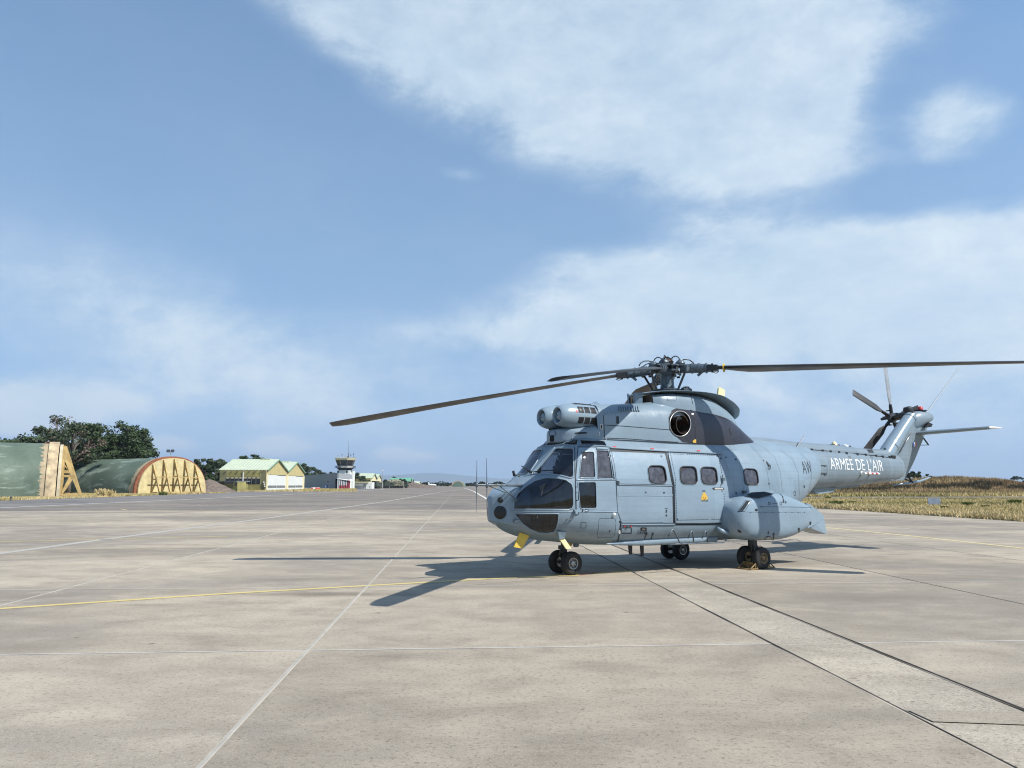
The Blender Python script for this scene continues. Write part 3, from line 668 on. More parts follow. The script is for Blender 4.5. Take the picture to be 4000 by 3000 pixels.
def text_on(h, s_, z0, size, body, mat, name, parent=None, off=.005, squeeze=1., side=1, slope=0., bold=0.):
    cu = bpy.data.curves.new(name, 'FONT'); cu.body = body; cu.size = size; cu.resolution_u = 4; cu.offset = bold; cu.space_character = 1.06
    t = bpy.data.objects.new(name + '_curve', cu); col.objects.link(t); dg = bpy.context.evaluated_depsgraph_get()
    me = bpy.data.meshes.new_from_object(t.evaluated_get(dg)); bpy.data.objects.remove(t); bm = bmesh.new(); bm.from_mesh(me)
    bmesh.ops.triangulate(bm, faces=bm.faces); bmesh.ops.subdivide_edges(bm, edges=[e for e in bm.edges if e.calc_length() > size * .3], cuts=2); bmesh.ops.triangulate(bm, faces=bm.faces)
    Q = np.array([v.co[:] for v in bm.verts]); S_, Zz = s_ + Q[:, 0] * squeeze, z0 + Q[:, 1] + slope * Q[:, 0]; P = np.stack([S_, h.half(S_, Zz), Zz], -1); P = P + h.normal(P) * off
    for v, p in zip(bm.verts, P): v.co = (p[0], -p[1], p[2])
    bm.to_mesh(me); bm.free(); me.materials.clear(); me.materials.append(MATS[mat]); o = bpy.data.objects.new(name, me); col.objects.link(o); o.parent = parent or heli; return o
def text_px(h, u, v, size, body, mat, name, **k):
    P = h.hit(u, v); return text_on(h, P[0], P[2], size, body, mat, name, **k)
text_px(HULL, *Z4([(408, 1168)])[0], .115, '1620', 'marking_dark', 'number_lettering', off=.006)
text_px(HULL, *Z4([(272, 1115)])[0], .10, 'E', 'marking_dark', 'hatch_lettering', off=.012)
text_px(HULL, *Z4([(1168, 782)])[0], .055, 'DANGER', 'marking_dark', 'danger_lettering', parent=s2, off=.031, squeeze=.8)
text_px(HULL, *Z4([(1176, 668)])[0], .05, 'RSR', 'marking_dark', 'danger_lettering', parent=s2, off=.031)
text_px(HULL, *Z5([(1172, 452)])[0], .43, 'AW', 'code_grey', 'code_lettering', squeeze=.55, off=.006, bold=-.004)
# small hatches, lamps, hinges on the lower hull
hull_tube(HULL, rounded(Z4([(232, 1085), (352, 1085), (352, 1155), (232, 1155)]), .15, 3), .005, 'hatch_rim', 'marking_dark', off=.004); hull_band(HULL, Z4([(232, 1155), (350, 1155)]), .014, 'hatch_hinge', 'marking_dark', off=.008)
for c in ((268, 1073), (343, 1071)): decal(HULL, Z4([(c[0]-10, c[1]-9), (c[0]+9, c[1]-10), (c[0]+8, c[1]+9), (c[0]-9, c[1]+10)]), 'red_plug', 'red', None, .012)
for c in ((150, 140), (595, 160), (1140, 185)): decal(HULL, Z4([(c[0]-20, c[1]-6), (c[0]+18, c[1]-6), (c[0]+20, c[1]+6), (c[0]-18, c[1]+6)]), 'red_stencil', 'red', None, .012)
decal(HULL, rounded(Z4([(458, 1085), (530, 1088), (530, 1122), (458, 1120)]), .2, 3), 'vent_recess', 'black', None, .006); decal(HULL, Z4([(470, 1098), (500, 1095), (512, 1112), (480, 1118)]), 'vent_fitting', 'bare_metal', None, .012)
for c, w in (((516, 675), .011), ((732, 677), .011), ((701, 250), .011), ((1404, 275), .010), ((1465, 262), .008), ((1580, 285), .012), ((1585, 683), .010), ((1522, 750), .008)):
    P = HULL.hit(*Z4([c])[0]); n_ = HULL.normal(P); q = HB(); q.lathe([(-.01, w*1.9), (.012, w*1.9), (.013, w), (.006, w), (.005, 0)], tuple(P), tuple(n_), 10); q.build('lock_fitting', 'dark_metal', smooth=True, angle=40)
decal(HULL, rounded(Z4([(1490, 778), (1556, 775), (1556, 840), (1495, 838)]), .2, 3), 'refuel_recess', 'black', None, .006); decal(HULL, Z4([(1510, 785), (1540, 783), (1545, 806), (1512, 805)]), 'refuel_cap', 'red', None, .016); decal(HULL, Z4([(1493, 786), (1503, 785), (1503, 805), (1494, 806)]), 'refuel_cap', 'white', None, .016)
for pth in ([(205, 1010), (225, 1030), (215, 1120), (195, 1230), (165, 1285)], [(525, 1160), (505, 1220), (490, 1275)], [(600, 1160), (585, 1215), (565, 1275)]): hull_band(HULL, Z4(pth), .022, 'black_strip', 'black', off=.008)
decal(HULL, Z4([(512, 1143), (537, 1140), (537, 1172), (514, 1174)]), 'strip_end', 'black', None, .010); decal(HULL, Z4([(592, 1145), (612, 1148), (608, 1170), (592, 1168)]), 'strip_end', 'black', None, .010)
decal(HULL, Z4([(200, 1112), (215, 1118), (222, 1150), (205, 1165), (196, 1140)]), 'tag', 'white', None, .010)
P = HULL.hit(*Z4([(140, 940)])[0]); q = HB(); q.lathe([(-.02, .03), (.03, .032), (.05, .022), (.055, 0)], tuple(P), tuple(HULL.normal(P) * .8 + np.array([0, 0, .5])), 12); q.build('position_light', 'light_lens', smooth=True)
for c in Z1([(1014, 1043)]): P = HULL.hit(*c); q = HB(); q.bar(P, P + np.array([-.02, .05, 0]), .03, .012); q.bar(P + np.array([-.05, .05, 0]), P + np.array([.05, .05, 0]), .03, .014); q.build('static_port', 'bare_metal')
hull_tube(HULL, rounded(Z1([(1355, 1035), (1525, 1035), (1540, 1080), (1520, 1245), (1330, 1245), (1350, 1130)]), .2, 3), .0035, 'panel_seam', 'marking_dark', off=0.)
hull_tube(HULL, Z1([(1160, 1080), (1215, 1080), (1215, 1140), (1160, 1140)]), .0035, 'panel_seam', 'marking_dark'); hull_band(HULL, Z1([(1110, 1178), (1210, 1184)]), .012, 'panel_seam', 'smooth_paint', off=.004)
for pth in (Z5([(250, 715), (400, 712)]),): hull_tube(HULL, pth, .005, 'panel_seam', 'smooth_paint', closed=False)
for i, pth in enumerate(([(90, 115), (190, 230), (330, 480), (385, 700)], [(300, 130), (420, 300), (460, 560), (475, 660)], [(545, 120), (680, 260), (745, 420), (780, 640)], [(690, 130), (830, 250), (900, 430), (925, 670)], [(880, 165), (1040, 270), (1110, 440), (1125, 700)], [(1130, 210), (1240, 310), (1270, 500), (1230, 680)])):
    hull_band(HULL, Z5(pth), .014, 'frame_seam', 'skin_paint', off=.004)
decal(HULL, Z5([(728, 305), (745, 315), (770, 350), (775, 375), (750, 360), (735, 335)]), 'tie_down_recess', 'black', None, .006); hull_tube(HULL, rounded(Z5([(752, 355), (778, 352), (776, 400), (754, 402)]), .3, 3), .006, 'tie_down_ring', 'marking_dark', off=.02)
for c, w, h_ in (((1180, 605), 6, 14), ((765, 570), 7, 9), ((376, 286), 8, 9), ((703, 300), 6, 7), ((262, 262), 5, 6)): decal(HULL, Z5([(c[0]-w, c[1]-h_), (c[0]+w, c[1]-h_), (c[0]+w, c[1]+h_), (c[0]-w, c[1]+h_)]), 'drain_mark', 'marking_dark', None, .005)
hull_tube(HULL, rounded(Z5([(1057, 662), (1080, 662), (1082, 710), (1058, 710)]), .4, 4), .006, 'access_cap', 'marking_dark', off=.0)
# door handle
P = HULL.hit(*Z4([(1415, 520)])[0]); q = HB(); q.box(P + np.array([0, .03, 0]), (.10, .05, .06)); q.tube([P + np.array([-.03, .05, .10]), P + np.array([-.03, .06, -.10])], .010); q.tube([P + np.array([-.02, .06, -.03]), P + np.array([-.10, .04, -.16]), P + np.array([-.04, .05, -.26])], .007); q.build('door_handle', 'hub_metal', s2)
P = HULL.hit(*Z1([(1110, 955)])[0]); q = HB(); q.box(P + np.array([0, .02, 0]), (.14, .05, .05)); q.box(P + np.array([-.04, .04, -.03]), (.05, .05, .05)); q.build('door_handle', 'smooth_paint')
P = HULL.hit(*Z4([(188, 560)])[0]); q = HB(); q.box(P, (.05, .06, .07)); q.build('door_stop', 'dark_metal')
# belly side fairing
b = HB(); rings = []
for s_ in np.linspace(.45, 3.4, 40):
    r_ = .075 * min(1, (max(0, s_ - .45) / 1.1) ** .6 + .02); rings.append([(s_, .755 + r_ * math.cos(a) * .9, .615 + r_ * math.sin(a)) for a in np.linspace(-2.6, 1.8, 14)])
b.loft(rings, closed=False, caps=False); b.build('belly_fairing', 'skin_paint', smooth=True)
# cockpit inside: floor, panel, seats, rear bulkhead
b = HB(); b.box((2.35, 0, .86), (4.9, 1.5, .05)); b.build('cabin_floor', 'interior')
b = HB(); b.prism([(-1.12, -.66, 1.15), (-.80, -.74, 1.15), (-.72, -.74, 1.72), (-.86, -.70, 1.80), (-1.02, -.60, 1.72)], (0, 1.4, 0)); b.build('instrument_panel', 'interior')
b = HB(); b.box((.42, 0, 1.5), (.04, 1.9, 1.3)); b.build('cockpit_bulkhead', 'interior')
seat = None
for l in (.45, -.45):
    b = HB(); b.box((-.12, l, 1.22), (.48, .46, .10)); M = Matrix.Rotation(R(-12), 3, 'Y')
    b.box((.14, l, 1.58), (.10, .46, .72), M=M); b.box((.20, l, 2.02), (.09, .28, .20), M=M); b.bar((-.1, l - .2, .9), (-.1, l - .2, 1.2), .04); b.bar((-.1, l + .2, .9), (-.1, l + .2, 1.2), .04); b.build('pilot_seat', 'seat_cloth')
b = HB(); b.box((.10, 0, 2.50), (.3, .5, .08)); b.build('overhead_panel', 'interior')
for l in (.45, -.45): b = HB(); b.tube([(-.55, l, .9), (-.5, l, 1.25), (-.55, l, 1.42)], .015); b.box((-.55, l, 1.45), (.05, .05, .12)); b.build('control_stick', 'black')
for s_ in (1.9, 2.7): b = HB(); b.box((s_, .55, 1.35), (.45, .5, .08)); b.box((s_ + .25, .55, 1.75), (.07, .5, .72)); b.build('troop_seat', 'seat_cloth')
b = HB(); b.add([(1.36, .85, 2.0), (1.44, .88, 2.0), (1.50, .93, 1.70), (1.38, .93, 1.70)], [(0, 1, 2, 3)]); b.add([(1.55, .9, 1.74), (1.68, .86, 1.92), (1.70, .93, 1.74)], [(0, 1, 2)]); b.build('window_curtain', 'pale_cloth')
# perforated ribs behind the chin window
b = HB(); b.prism([(-1.36, .10, .95), (-.62, .10, .74), (-.62, .10, 1.24), (-1.42, .10, 1.24)], (0, -.02, 0)); b.build('keel_rib', 'hub_metal')
for (s_, z_, r_) in ((-1.22, 1.12, .05), (-1.05, 1.10, .06), (-1.0, .95, .05), (-.86, 1.12, .06)): b = HB(); b.lathe([(0, r_), (.004, r_), (.004, 0)], (s_, .102, z_), (0, 1, 0), 14); b.build('rib_hole', 'black')

# ---- nose radome with its four dark sensor windows
def radome_ring(t):
    # plan: narrow front, chamfered cheeks
    pass
b = HB(); rings = []
for (s_, w, z0, z1, c) in ((-1.715, .03, 1.13, 1.47, .02), (-1.70, .075, 1.08, 1.52, .035), (-1.68, .10, 1.06, 1.545, .05), (-1.55, .265, 1.03, 1.61, .06), (-1.46, .375, 1.01, 1.65, .06), (-1.40, .435, .985, 1.675, .07), (-1.33, .465, .965, 1.69, .10), (-1.22, .49, .93, 1.72, .16), (-1.10, .50, .92, 1.73, .2)):
    pl = []
    for (sx, sz_, a0) in ((1, -1, -90), (1, 1, 0), (-1, 1, 90), (-1, -1, 180)):
        cc_ = min(c, w * .9); cx, cz = sx * (w - cc_), (z0 + c if sz_ < 0 else z1 - c)
        for a in np.linspace(a0, a0 + 90, 7): pl.append((s_, cx + cc_ * math.cos(R(a)), cz + c * math.sin(R(a))))
    rings.append(pl)
b.loft(rings, caps=True); b.build('nose_radome', 'smooth_paint', smooth=True, angle=50)
for side in (1, -1):
    n_ = np.array([-.79, .61 * side, 0.])
    for (s_, l, z_, r_) in ((-1.592, .218, 1.465, .046), (-1.592, .218, 1.235, .108)):
        q = HB(); q.lathe([(-.06, r_ * 1.12), (.012, r_ * 1.12), (.018, r_ * 1.03), (.012, r_), (.02, r_ * .8), (.03, r_ * .4), (.033, 0)], (s_, l * side, z_), tuple(n_), 28); q.build('sensor_window', 'black', smooth=True, angle=40)
    for z_ in (1.46, 1.08):
        P = (-1.395, .462 * side, z_); q = HB(); q.bar(np.array(P) + [-.05, -.028 * side, 0], np.array(P) + [.06, .05 * side, 0], .03, .05); q.tube([np.array(P) + [0, .012 * side, -.03], np.array(P) + [0, .012 * side, .03]], .012); q.build('radome_latch', 'hub_metal')
# homing aerial on its boom
P0 = np.array(HULL.hit(2038, 1897)); P1 = np.array(hpx(1862, 1894, .48)); P2 = np.array(hpx(1902, 1895, .48)); P3 = np.array(hpx(2005, 1896, .55))
b = HB(); b.tube([P0, P3, P2, P1], [.026, .022, .018, .014], 8); b.lathe([(-.05, 0), (-.035, .02), (0, .032), (.035, .02), (.05, 0)], tuple(P1), (0, 0, 1), 10); b.lathe([(-.06, 0), (-.04, .02), (0, .036), (.04, .02), (.06, 0)], tuple(P2), (0, 0, 1), 10)
for P_, t_, bo in ((P1, 1797, 2002), (P2, 1790, 2002)):
    top = hpx(1863 if P_ is P1 else 1900, t_, .48); bot = hpx(1860 if P_ is P1 else 1902, bo, .48); b.tube([bot, (np.array(bot) + P_) / 2, P_, (np.array(top) + P_) / 2, top], [.004, .006, .010, .006, .004], 6)
b.tube([P2, (-1.52, .30, 1.60)], .010, 6); b.tube([P3 + (P2 - P3) * .55, (-1.38, .47, 1.46)], .010, 6); b.build('homing_aerial', 'hub_metal', smooth=True, angle=50)
# mirror, wipers
P = np.array(hpx(2006, 1850, -.25)); b = HB(); b.lathe([(-.02, 0), (-.02, .055), (.02, .06), (.03, .05), (.03, 0)], tuple(P), (.8, .5, .2), 14); b.tube([P, P + np.array([.12, .05, -.06])], .012); b.build('mirror', 'black', smooth=True, angle=40)
P = on_hull(HULL, Z1([(618, 560), (660, 552)]), .03); b = HB(); b.lathe([(0, .03), (.05, .03), (.05, 0)], P[0], (0, 0, 1), 10); b.tube(on_hull(HULL, Z1([(625, 556), (720, 540), (830, 530), (940, 540)]), .035), [.012, .011, .012, .010], 6); b.build('wiper', 'black')
b = HB(); b.tube([np.array(p) * np.array([1, -1, 1]) for p in on_hull(HULL, Z1([(640, 556), (760, 500), (900, 470)]), .03)], .011, 6); b.build('wiper', 'black')
# plates and blade aerials under the nose
b = HB(); b.prism([hpx(2032, 2080, .35), hpx(2068, 2093, .35), hpx(2041, 2143, .35), hpx(2008, 2137, .35)], (.0, -.03, 0)); b.build('yellow_plate', 'yellow_cover')
b = HB(); b.prism([hpx(2185, 2104, .72), hpx(2207, 2106, .72), hpx(2233, 2143, .72), hpx(2213, 2145, .72)], (.0, -.03, 0)); b.build('yellow_plate', 'pale_yellow')
b = HB(); b.prism([hpx(2180, 2075, .80), hpx(2212, 2080, .80), hpx(2206, 2104, .74), hpx(2186, 2106, .74)], (0, -.06, 0)); b.build('plate_mount', 'smooth_paint')
b = HB(); b.prism([hpx(2215, 2118, .1), hpx(2240, 2120, .1), hpx(2232, 2133, .1), hpx(2222, 2131, .1)], (0, -.03, 0)); b.build('yellow_plate', 'yellow_cover')
b = HB(); b.prism([hpx(2104, 2106, .25), hpx(2122, 2108, .25), hpx(2105, 2125, .25), hpx(2090, 2125, .25)], (0, -.03, 0)); b.build('blade_aerial', 'smooth_paint')
b = HB(); b.lathe([(-.06, .0), (-.06, .05), (-.02, .06), (.03, .05)], hpx(2250, 2124, .2), (0, 0, 1), 12); b.build('anti_collision_lamp', 'hub_metal', smooth=True)
for (x0, x1) in ((2456, 2470), (2502, 2515)):
    y0, y1 = (2126, 2166) if x0 < 2480 else (2124, 2172); b = HB(); b.prism([hpx(x0, y0, .15), hpx(x1, y0, .15), hpx(x1, y1, .15), hpx(x0 + 4, y1, .15)], (0, -.03, 0)); b.build('belly_aerial', 'black')
# boarding steps
b = HB()
b.tube([hpx(*Z4([p])[0], 1.13) for p in ((785, 1190), (815, 1140), (836, 1108), (850, 1120), (890, 1195), (915, 1255), (945, 1282))], .016, 8)
b.tube([hpx(*Z4([(p)])[0], 1.13) for p in ((775, 1290), (945, 1282), (1200, 1272), (1440, 1262), (1465, 1245), (1462, 1180), (1452, 1110))], .014, 8); b.build('step_rail', 'hub_metal', smooth=True)
for x in (1062, 1228):
    b = HB(); b.tube([hpx(*Z4([(p)])[0], 1.10) for p in ((x - 45, 1215), (x - 15, 1150), (x, 1128), (x + 14, 1140), (x + 22, 1255))], .016, 8); b.build('boarding_step', 'hub_metal', smooth=True)
b = HB(); b.tube([hpx(*Z4([(1360, 1100)])[0], 1.02), hpx(*Z4([(1410, 1125)])[0], 1.10), hpx(*Z4([(1490, 1160)])[0], 1.14)], .045, 10); b.build('sponson_strut', 'smooth_paint', smooth=True)
# ---- engine deck: platform under the intakes, cowling, rotor fairing
Z2 = lambda p: [(2050 + .27125 * x, 1500 + .27125 * y) for x, y in p]
Z3 = lambda p: [(2350 + .29385 * x, 1350 + .29385 * y) for x, y in p]
PLAT = Hull([(-.27, 2.60, 2.73, .08, 2.66, 3, 5), (-.25, 2.58, 2.81, .20, 2.68, 4, 6), (-.19, 2.56, 2.85, .31, 2.68, 5, 6), (-.08, 2.55, 2.87, .41, 2.68, 5, 6), (.08, 2.54, 2.885, .49, 2.68, 4.5, 6), (.3, 2.5, 2.93, .57, 2.68, 3.8, 6), (.62, 2.5, 3.02, .64, 2.68, 3.6, 6)])
sk = Skin(PLAT, .02, 120); sk.rest('intake_platform', 'smooth_paint')
b = HB(); r0 = PLAT.ring(-.27, 40); b.add([tuple(p) for p in r0], [tuple(range(40))]); b.build('platform_front', 'smooth_paint')
decal(PLAT, rounded(Z2([(345, 652), (432, 645), (450, 740), (355, 752)]), .12, 3), 'vent_panel', 'black', None, .006)
decal(PLAT, rounded(Z2([(720, 697), (890, 690), (900, 715), (715, 722)]), .3, 3), 'vent_panel', 'marking_dark', None, .006)
COWL = Hull([(.43, 2.48, 3.31, .585, 2.66, 3.6, 3), (.50, 2.48, 3.36, .615, 2.66, 3.5, 3), (.60, 2.48, 3.37, .63, 2.66, 3.5, 3), (1.2, 2.48, 3.42, .65, 2.66, 3.4, 3), (1.8, 2.48, 3.47, .67, 2.66, 3.2, 3), (2.3, 2.48, 3.52, .69, 2.66, 3.1, 3), (3.0, 2.48, 3.53, .69, 2.66, 2.9, 3),
             (3.6, 2.48, 3.49, .67, 2.66, 2.7, 3), (4.1, 2.48, 3.39, .64, 2.66, 2.5, 3), (4.5, 2.48, 3.22, .59, 2.66, 2.4, 3), (4.85, 2.48, 2.98, .53, 2.66, 2.2, 3), (5.1, 2.48, 2.80, .46, 2.64, 2.1, 3), (5.28, 2.48, 2.66, .38, 2.58, 2, 3)])
CS = Skin(COWL, .018, 300)
P_EXH = [(2656 + 41 * math.cos(a), 1656 + 49 * math.sin(a)) for a in np.linspace(0, 2 * math.pi, 40, endpoint=False)]
P_DK1 = Z3([(935, 860), (1120, 775), (1215, 778), (1240, 1000), (1255, 1300), (1080, 1285), (985, 1205), (900, 1120), (890, 960)])
P_DK2 = Z3([(1222, 783), (1340, 795), (1480, 825), (1640, 865), (1790, 930), (1900, 1000), (2000, 1100), (2090, 1200), (2200, 1340), (1262, 1312), (1240, 1000)])
for side in (1, -1):
    CS.take(P_EXH, side, discard=True); CS.take(P_DK1, side, .002, 'exhaust_panel', 'exhaust_paint'); CS.take(P_DK2, side, .004, 'exhaust_cowl', 'exhaust_paint')
    e = np.mean(on_hull(COWL, P_EXH), 0); hull_tube(COWL, P_EXH, .014, 'exhaust_rim', 'bare_metal', side=side, off=.006, n=8)
    q = HB(); rm = on_hull(COWL, P_EXH, -.002, side); r2 = [(e[0] + (p[0] - e[0]) * .98 + .02, side * (e[1] - .30), e[2] + (p[2] - e[2]) * .98) for p in rm]; q.loft([rm, r2], caps=False); q.add(r2, [tuple(range(len(r2)))]); q.build('exhaust_cup', 'burnt_metal', smooth=True, angle=50)
    q = HB(); q.lathe([(-.34, .195), (-.02, .195), (-.005, .205), (-.005, .19), (-.30, .18), (-.31, 0)], (e[0] + .075, side * (e[1] + .0), e[2] - .01), (.10, side, .02), 32); q.build('exhaust_pipe', 'burnt_metal', smooth=True, angle=40)
cowl = CS.rest('engine_cowling', 'cowl_paint')
b = HB(); r0 = COWL.ring(.43, 60); b.add([tuple(p) for p in r0], [tuple(range(60))]); b.build('cowling_front', 'smooth_paint')
for q in (Z2([(1010, 256), (1060, 280), (1110, 350), (1128, 450), (1140, 590), (1148, 790)]),): hull_band(COWL, q, .014, 'cowl_joint', 'marking_dark', off=.005)
hull_band(COWL, Z2([(1150, 592), (1400, 605), (1700, 628), (2090, 660)]), .012, 'cowl_joint', 'marking_dark', off=.005); hull_band(COWL, Z2([(1152, 777), (1500, 790), (1900, 820), (2212, 838)]), .012, 'cowl_joint', 'marking_dark', off=.005)
hull_band(COWL, Z3([(1222, 783), (1240, 1000), (1258, 1305)]), .010, 'cowl_joint', 'black', off=.006); hull_band(COWL, Z3([(10, 1245), (400, 1262), (900, 1290), (1260, 1305)]), .014, 'cowl_joint', 'marking_dark', off=.006)
for i in range(9): x = 1355 + i * 33 + (10 if i > 4 else 0); hull_tube(COWL, Z2([(x, 320 + i), (x + 4, 355 + i), (x + 10, 392 + i * .8)]), .017, 'louvre', 'smooth_paint', closed=False, off=.012)
for q, r_ in (([(1316, 470), (1335, 458), (1352, 475), (1356, 575), (1318, 575)], .3),): decal(COWL, rounded(Z2(q), .2, 3), 'slot', 'black', None, .007)
for q in ([(1032, 292), (1068, 295), (1085, 338), (1050, 335)], [(1085, 580), (1118, 583), (1120, 650), (1086, 648)], [(1020, 692), (1075, 692), (1078, 747), (1022, 744)]):
    decal(COWL, rounded(Z2(q), .2, 3), 'vent_opening', 'black', None, .007); hull_tube(COWL, rounded(Z2(q), .2, 3), .005, 'vent_rim', 'white', off=.006)
decal(COWL, rounded(Z3([(1692, 1098), (1718, 1095), (1738, 1185), (1714, 1198)]), .35, 4), 'slot', 'black', None, .010)
decal(COWL, Z3([(1128, 686), (1192, 688), (1207, 768), (1143, 766)]), 'warning_sticker', 'gold', None, .012)
for q in ([(1100, 793), (1126, 793), (1126, 812), (1100, 812)], [(1192, 900), (1218, 902), (1218, 922), (1192, 920)]): decal(COWL, Z3(q), 'white_tag', 'white', None, .012)
hull_tube(COWL, Z3([(1140, 800), (1160, 850), (1195, 868), (1212, 850), (1205, 800)]), .008, 'lifting_eye', 'black', off=.006)
decal(COWL, Z3([(1205, 1275), (1225, 1250), (1252, 1246), (1254, 1295), (1215, 1290)]), 'lichen_patch', 'gold', None, .009)
# intakes
for l in (.285, -.285):
    o_ = (.07, l, 3.105); it = HB(); prof = [(.52, .10), (.52, .233), (.30, .250), (.05, .2555), (-.12, .250), (-.26, .230), (-.36, .200), (-.405, .172), (-.415, .158), (-.405, .146), (-.36, .136), (-.28, .13), (-.20, .13)]
    it.lathe(prof, o_, (1, 0, 0), 40); io = it.build('engine_intake', 'smooth_paint', smooth=True, angle=60)
    q = HB(); q.lathe([(-.22, .13), (-.24, .06), (-.255, .02), (-.25, .0)], o_, (1, 0, 0), 24); q.lathe([(-.30, .108), (-.345, .10), (-.375, .075), (-.39, .035), (-.392, 0)], o_, (1, 0, 0), 28); q.build('intake_bullet', 'smooth_paint', io, smooth=True)
    q = HB(); q.lathe([(-.205, .132), (-.20, .0)], o_, (1, 0, 0), 24); q.build('intake_throat', 'black', io)
    q = HB(); q.lathe([(-.394, .016), (-.3945, 0)], o_, (1, 0, 0), 10); q.build('bullet_tip', 'black', io)
    sd = 1 if l > 0 else -1
    for k, a0 in enumerate((62, 12, -38)):                     # rows of mesh grilles round the barrel
        for j in range(3):
            s0 = .01 + j * .155; g_ = HB(); fr = HB(); nA, nS = 9, 7
            rr = lambda s_: .2560 + (.0 if s_ < .17 else -.006 * (s_ - .17) / .2) - (.0045 if s_ < .07 else 0)
            pt = lambda s_, a, e=.003: (s_, l + sd * (rr(s_) + e) * math.cos(R(a)), 3.105 + (rr(s_) + e) * math.sin(R(a)))
            A = np.linspace(a0, a0 + 30, nA); S = np.linspace(s0, s0 + .125, nS)
            V = [pt(x, y) for x in S for y in A]; g_.add(V, [(i*nA+m, i*nA+m+1, (i+1)*nA+m+1, (i+1)*nA+m) for i in range(nS-1) for m in range(nA-1)]); g_.build('grille', 'black', io, smooth=True)
            for x in np.linspace(s0, s0 + .125, 7)[1:-1]: fr.tube([pt(x, y, .006) for y in np.linspace(a0, a0 + 30, 6)], .0022, 4)
            for y in np.linspace(a0, a0 + 30, 7)[1:-1]: fr.tube([pt(x, y, .006) for x in (s0, s0 + .06, s0 + .125)], .0022, 4)
            fr.tube([pt(s0, a0, .004), pt(s0, a0 + 30, .004), pt(s0 + .125, a0 + 30, .004), pt(s0 + .125, a0, .004)], .005, 5, closed=True); fr.build('grille_wire', 'dark_metal', io)
    q = HB(); q.lathe([(.42, .272), (.46, .285), (.52, .31)], o_, (1, 0, 0), 40); q.build('intake_collar', 'smooth_paint', io, smooth=True)
decal_pts = [(695, 352), (733, 355), (733, 402), (697, 400)]
q = HB(); q.add([(-.055, .285 + .2535 * math.cos(R(a)), 3.105 + .2535 * math.sin(R(a))) for a in (22, 12)] + [(-.015, .285 + .256 * math.cos(R(a)), 3.105 + .256 * math.sin(R(a))) for a in (12, 22)], [(0, 1, 2, 3)]); q.build('intake_label', 'red')
# rotor fairing with its overhanging lid
FAIR = Hull([(2.10, 3.1, 3.66, .36, 3.2, 7, 3), (2.3, 3.1, 3.69, .47, 3.2, 6, 3), (2.7, 3.1, 3.725, .54, 3.2, 5, 3), (3.2, 3.1, 3.73, .55, 3.2, 4.5, 3), (3.7, 3.1, 3.69, .51, 3.2, 4, 3), (4.2, 3.0, 3.56, .44, 3.15, 3, 3), (4.6, 2.9, 3.36, .34, 3.05, 2.5, 3), (4.75, 2.9, 3.24, .28, 3.0, 2.2, 3)])
fs_ = Skin(FAIR, .03, 140); fs_.rest('rotor_fairing', 'cowl_paint')
b = HB(); r0 = FAIR.ring(2.10, 40); b.add([tuple(p) for p in r0], [tuple(range(40))]); b.build('fairing_front', 'brown_liner')
hull_band(FAIR, Z3([(1170, 625), (1190, 690), (1215, 778)]), .012, 'cowl_joint', 'black', off=.006)
hull_tube(FAIR, Z3([(865, 630), (985, 632), (1000, 690), (985, 735), (875, 735)]), .004, 'panel_seam', 'marking_dark')
lid_z = pchip([1.78, 2.0, 2.4, 3.0, 3.4, 3.9, 4.3, 4.6, 4.8], [3.655, 3.70, 3.745, 3.765, 3.765, 3.73, 3.62, 3.48, 3.35]); lid_w = pchip([1.78, 1.86, 2.05, 2.4, 3.2, 3.8, 4.3, 4.6, 4.8], [.05, .20, .36, .54, .60, .585, .53, .45, .26])
b = HB(); rings = []
for s_ in np.linspace(1.78, 4.8, 70):
    w, z_ = float(lid_w(s_)), float(lid_z(s_)); t = .022 + .07 * max(0, (s_ - 3.3) / 1.5); up = [(s_, w * x, z_ + .045 * (1 - x * x) * w) for x in np.linspace(-1, 1, 21)]; dn = [(s_, w * x, z_ - t * (1 - abs(x) ** 3) - .006) for x in np.linspace(1, -1, 21)]; rings.append(up + dn)
b.loft(rings); b.build('fairing_lid', 'smooth_paint', smooth=True, angle=40)
for side in (1, -1): b = HB(); b.prism([(1.80, .12 * side, 3.40), (1.92, .22 * side, 3.40), (1.92, .22 * side, 3.70), (1.78, .12 * side, 3.70)], (0, -.05 * side, 0)); b.prism([(1.92, .22 * side, 3.40), (2.12, .34 * side, 3.44), (2.12, .34 * side, 3.50), (1.92, .22 * side, 3.48)], (0, -.04 * side, 0)); b.build('fairing_post', 'smooth_paint')
b = HB(); b.prism([(1.95, -.05, 3.42), (2.12, -.05, 3.45), (2.12, -.05, 3.62), (2.02, -.05, 3.60)], (0, -.05, 0)); b.build('gearbox_duct', 'brown_liner')
b = HB(); b.prism([hpx(2804, 1546, 0), hpx(2830, 1552, 0), hpx(2832, 1524, 0), hpx(2812, 1512, 0), hpx(2808, 1516, 0)], (0, -.04, 0)); b.build('blade_aerial', 'pale_yellow')

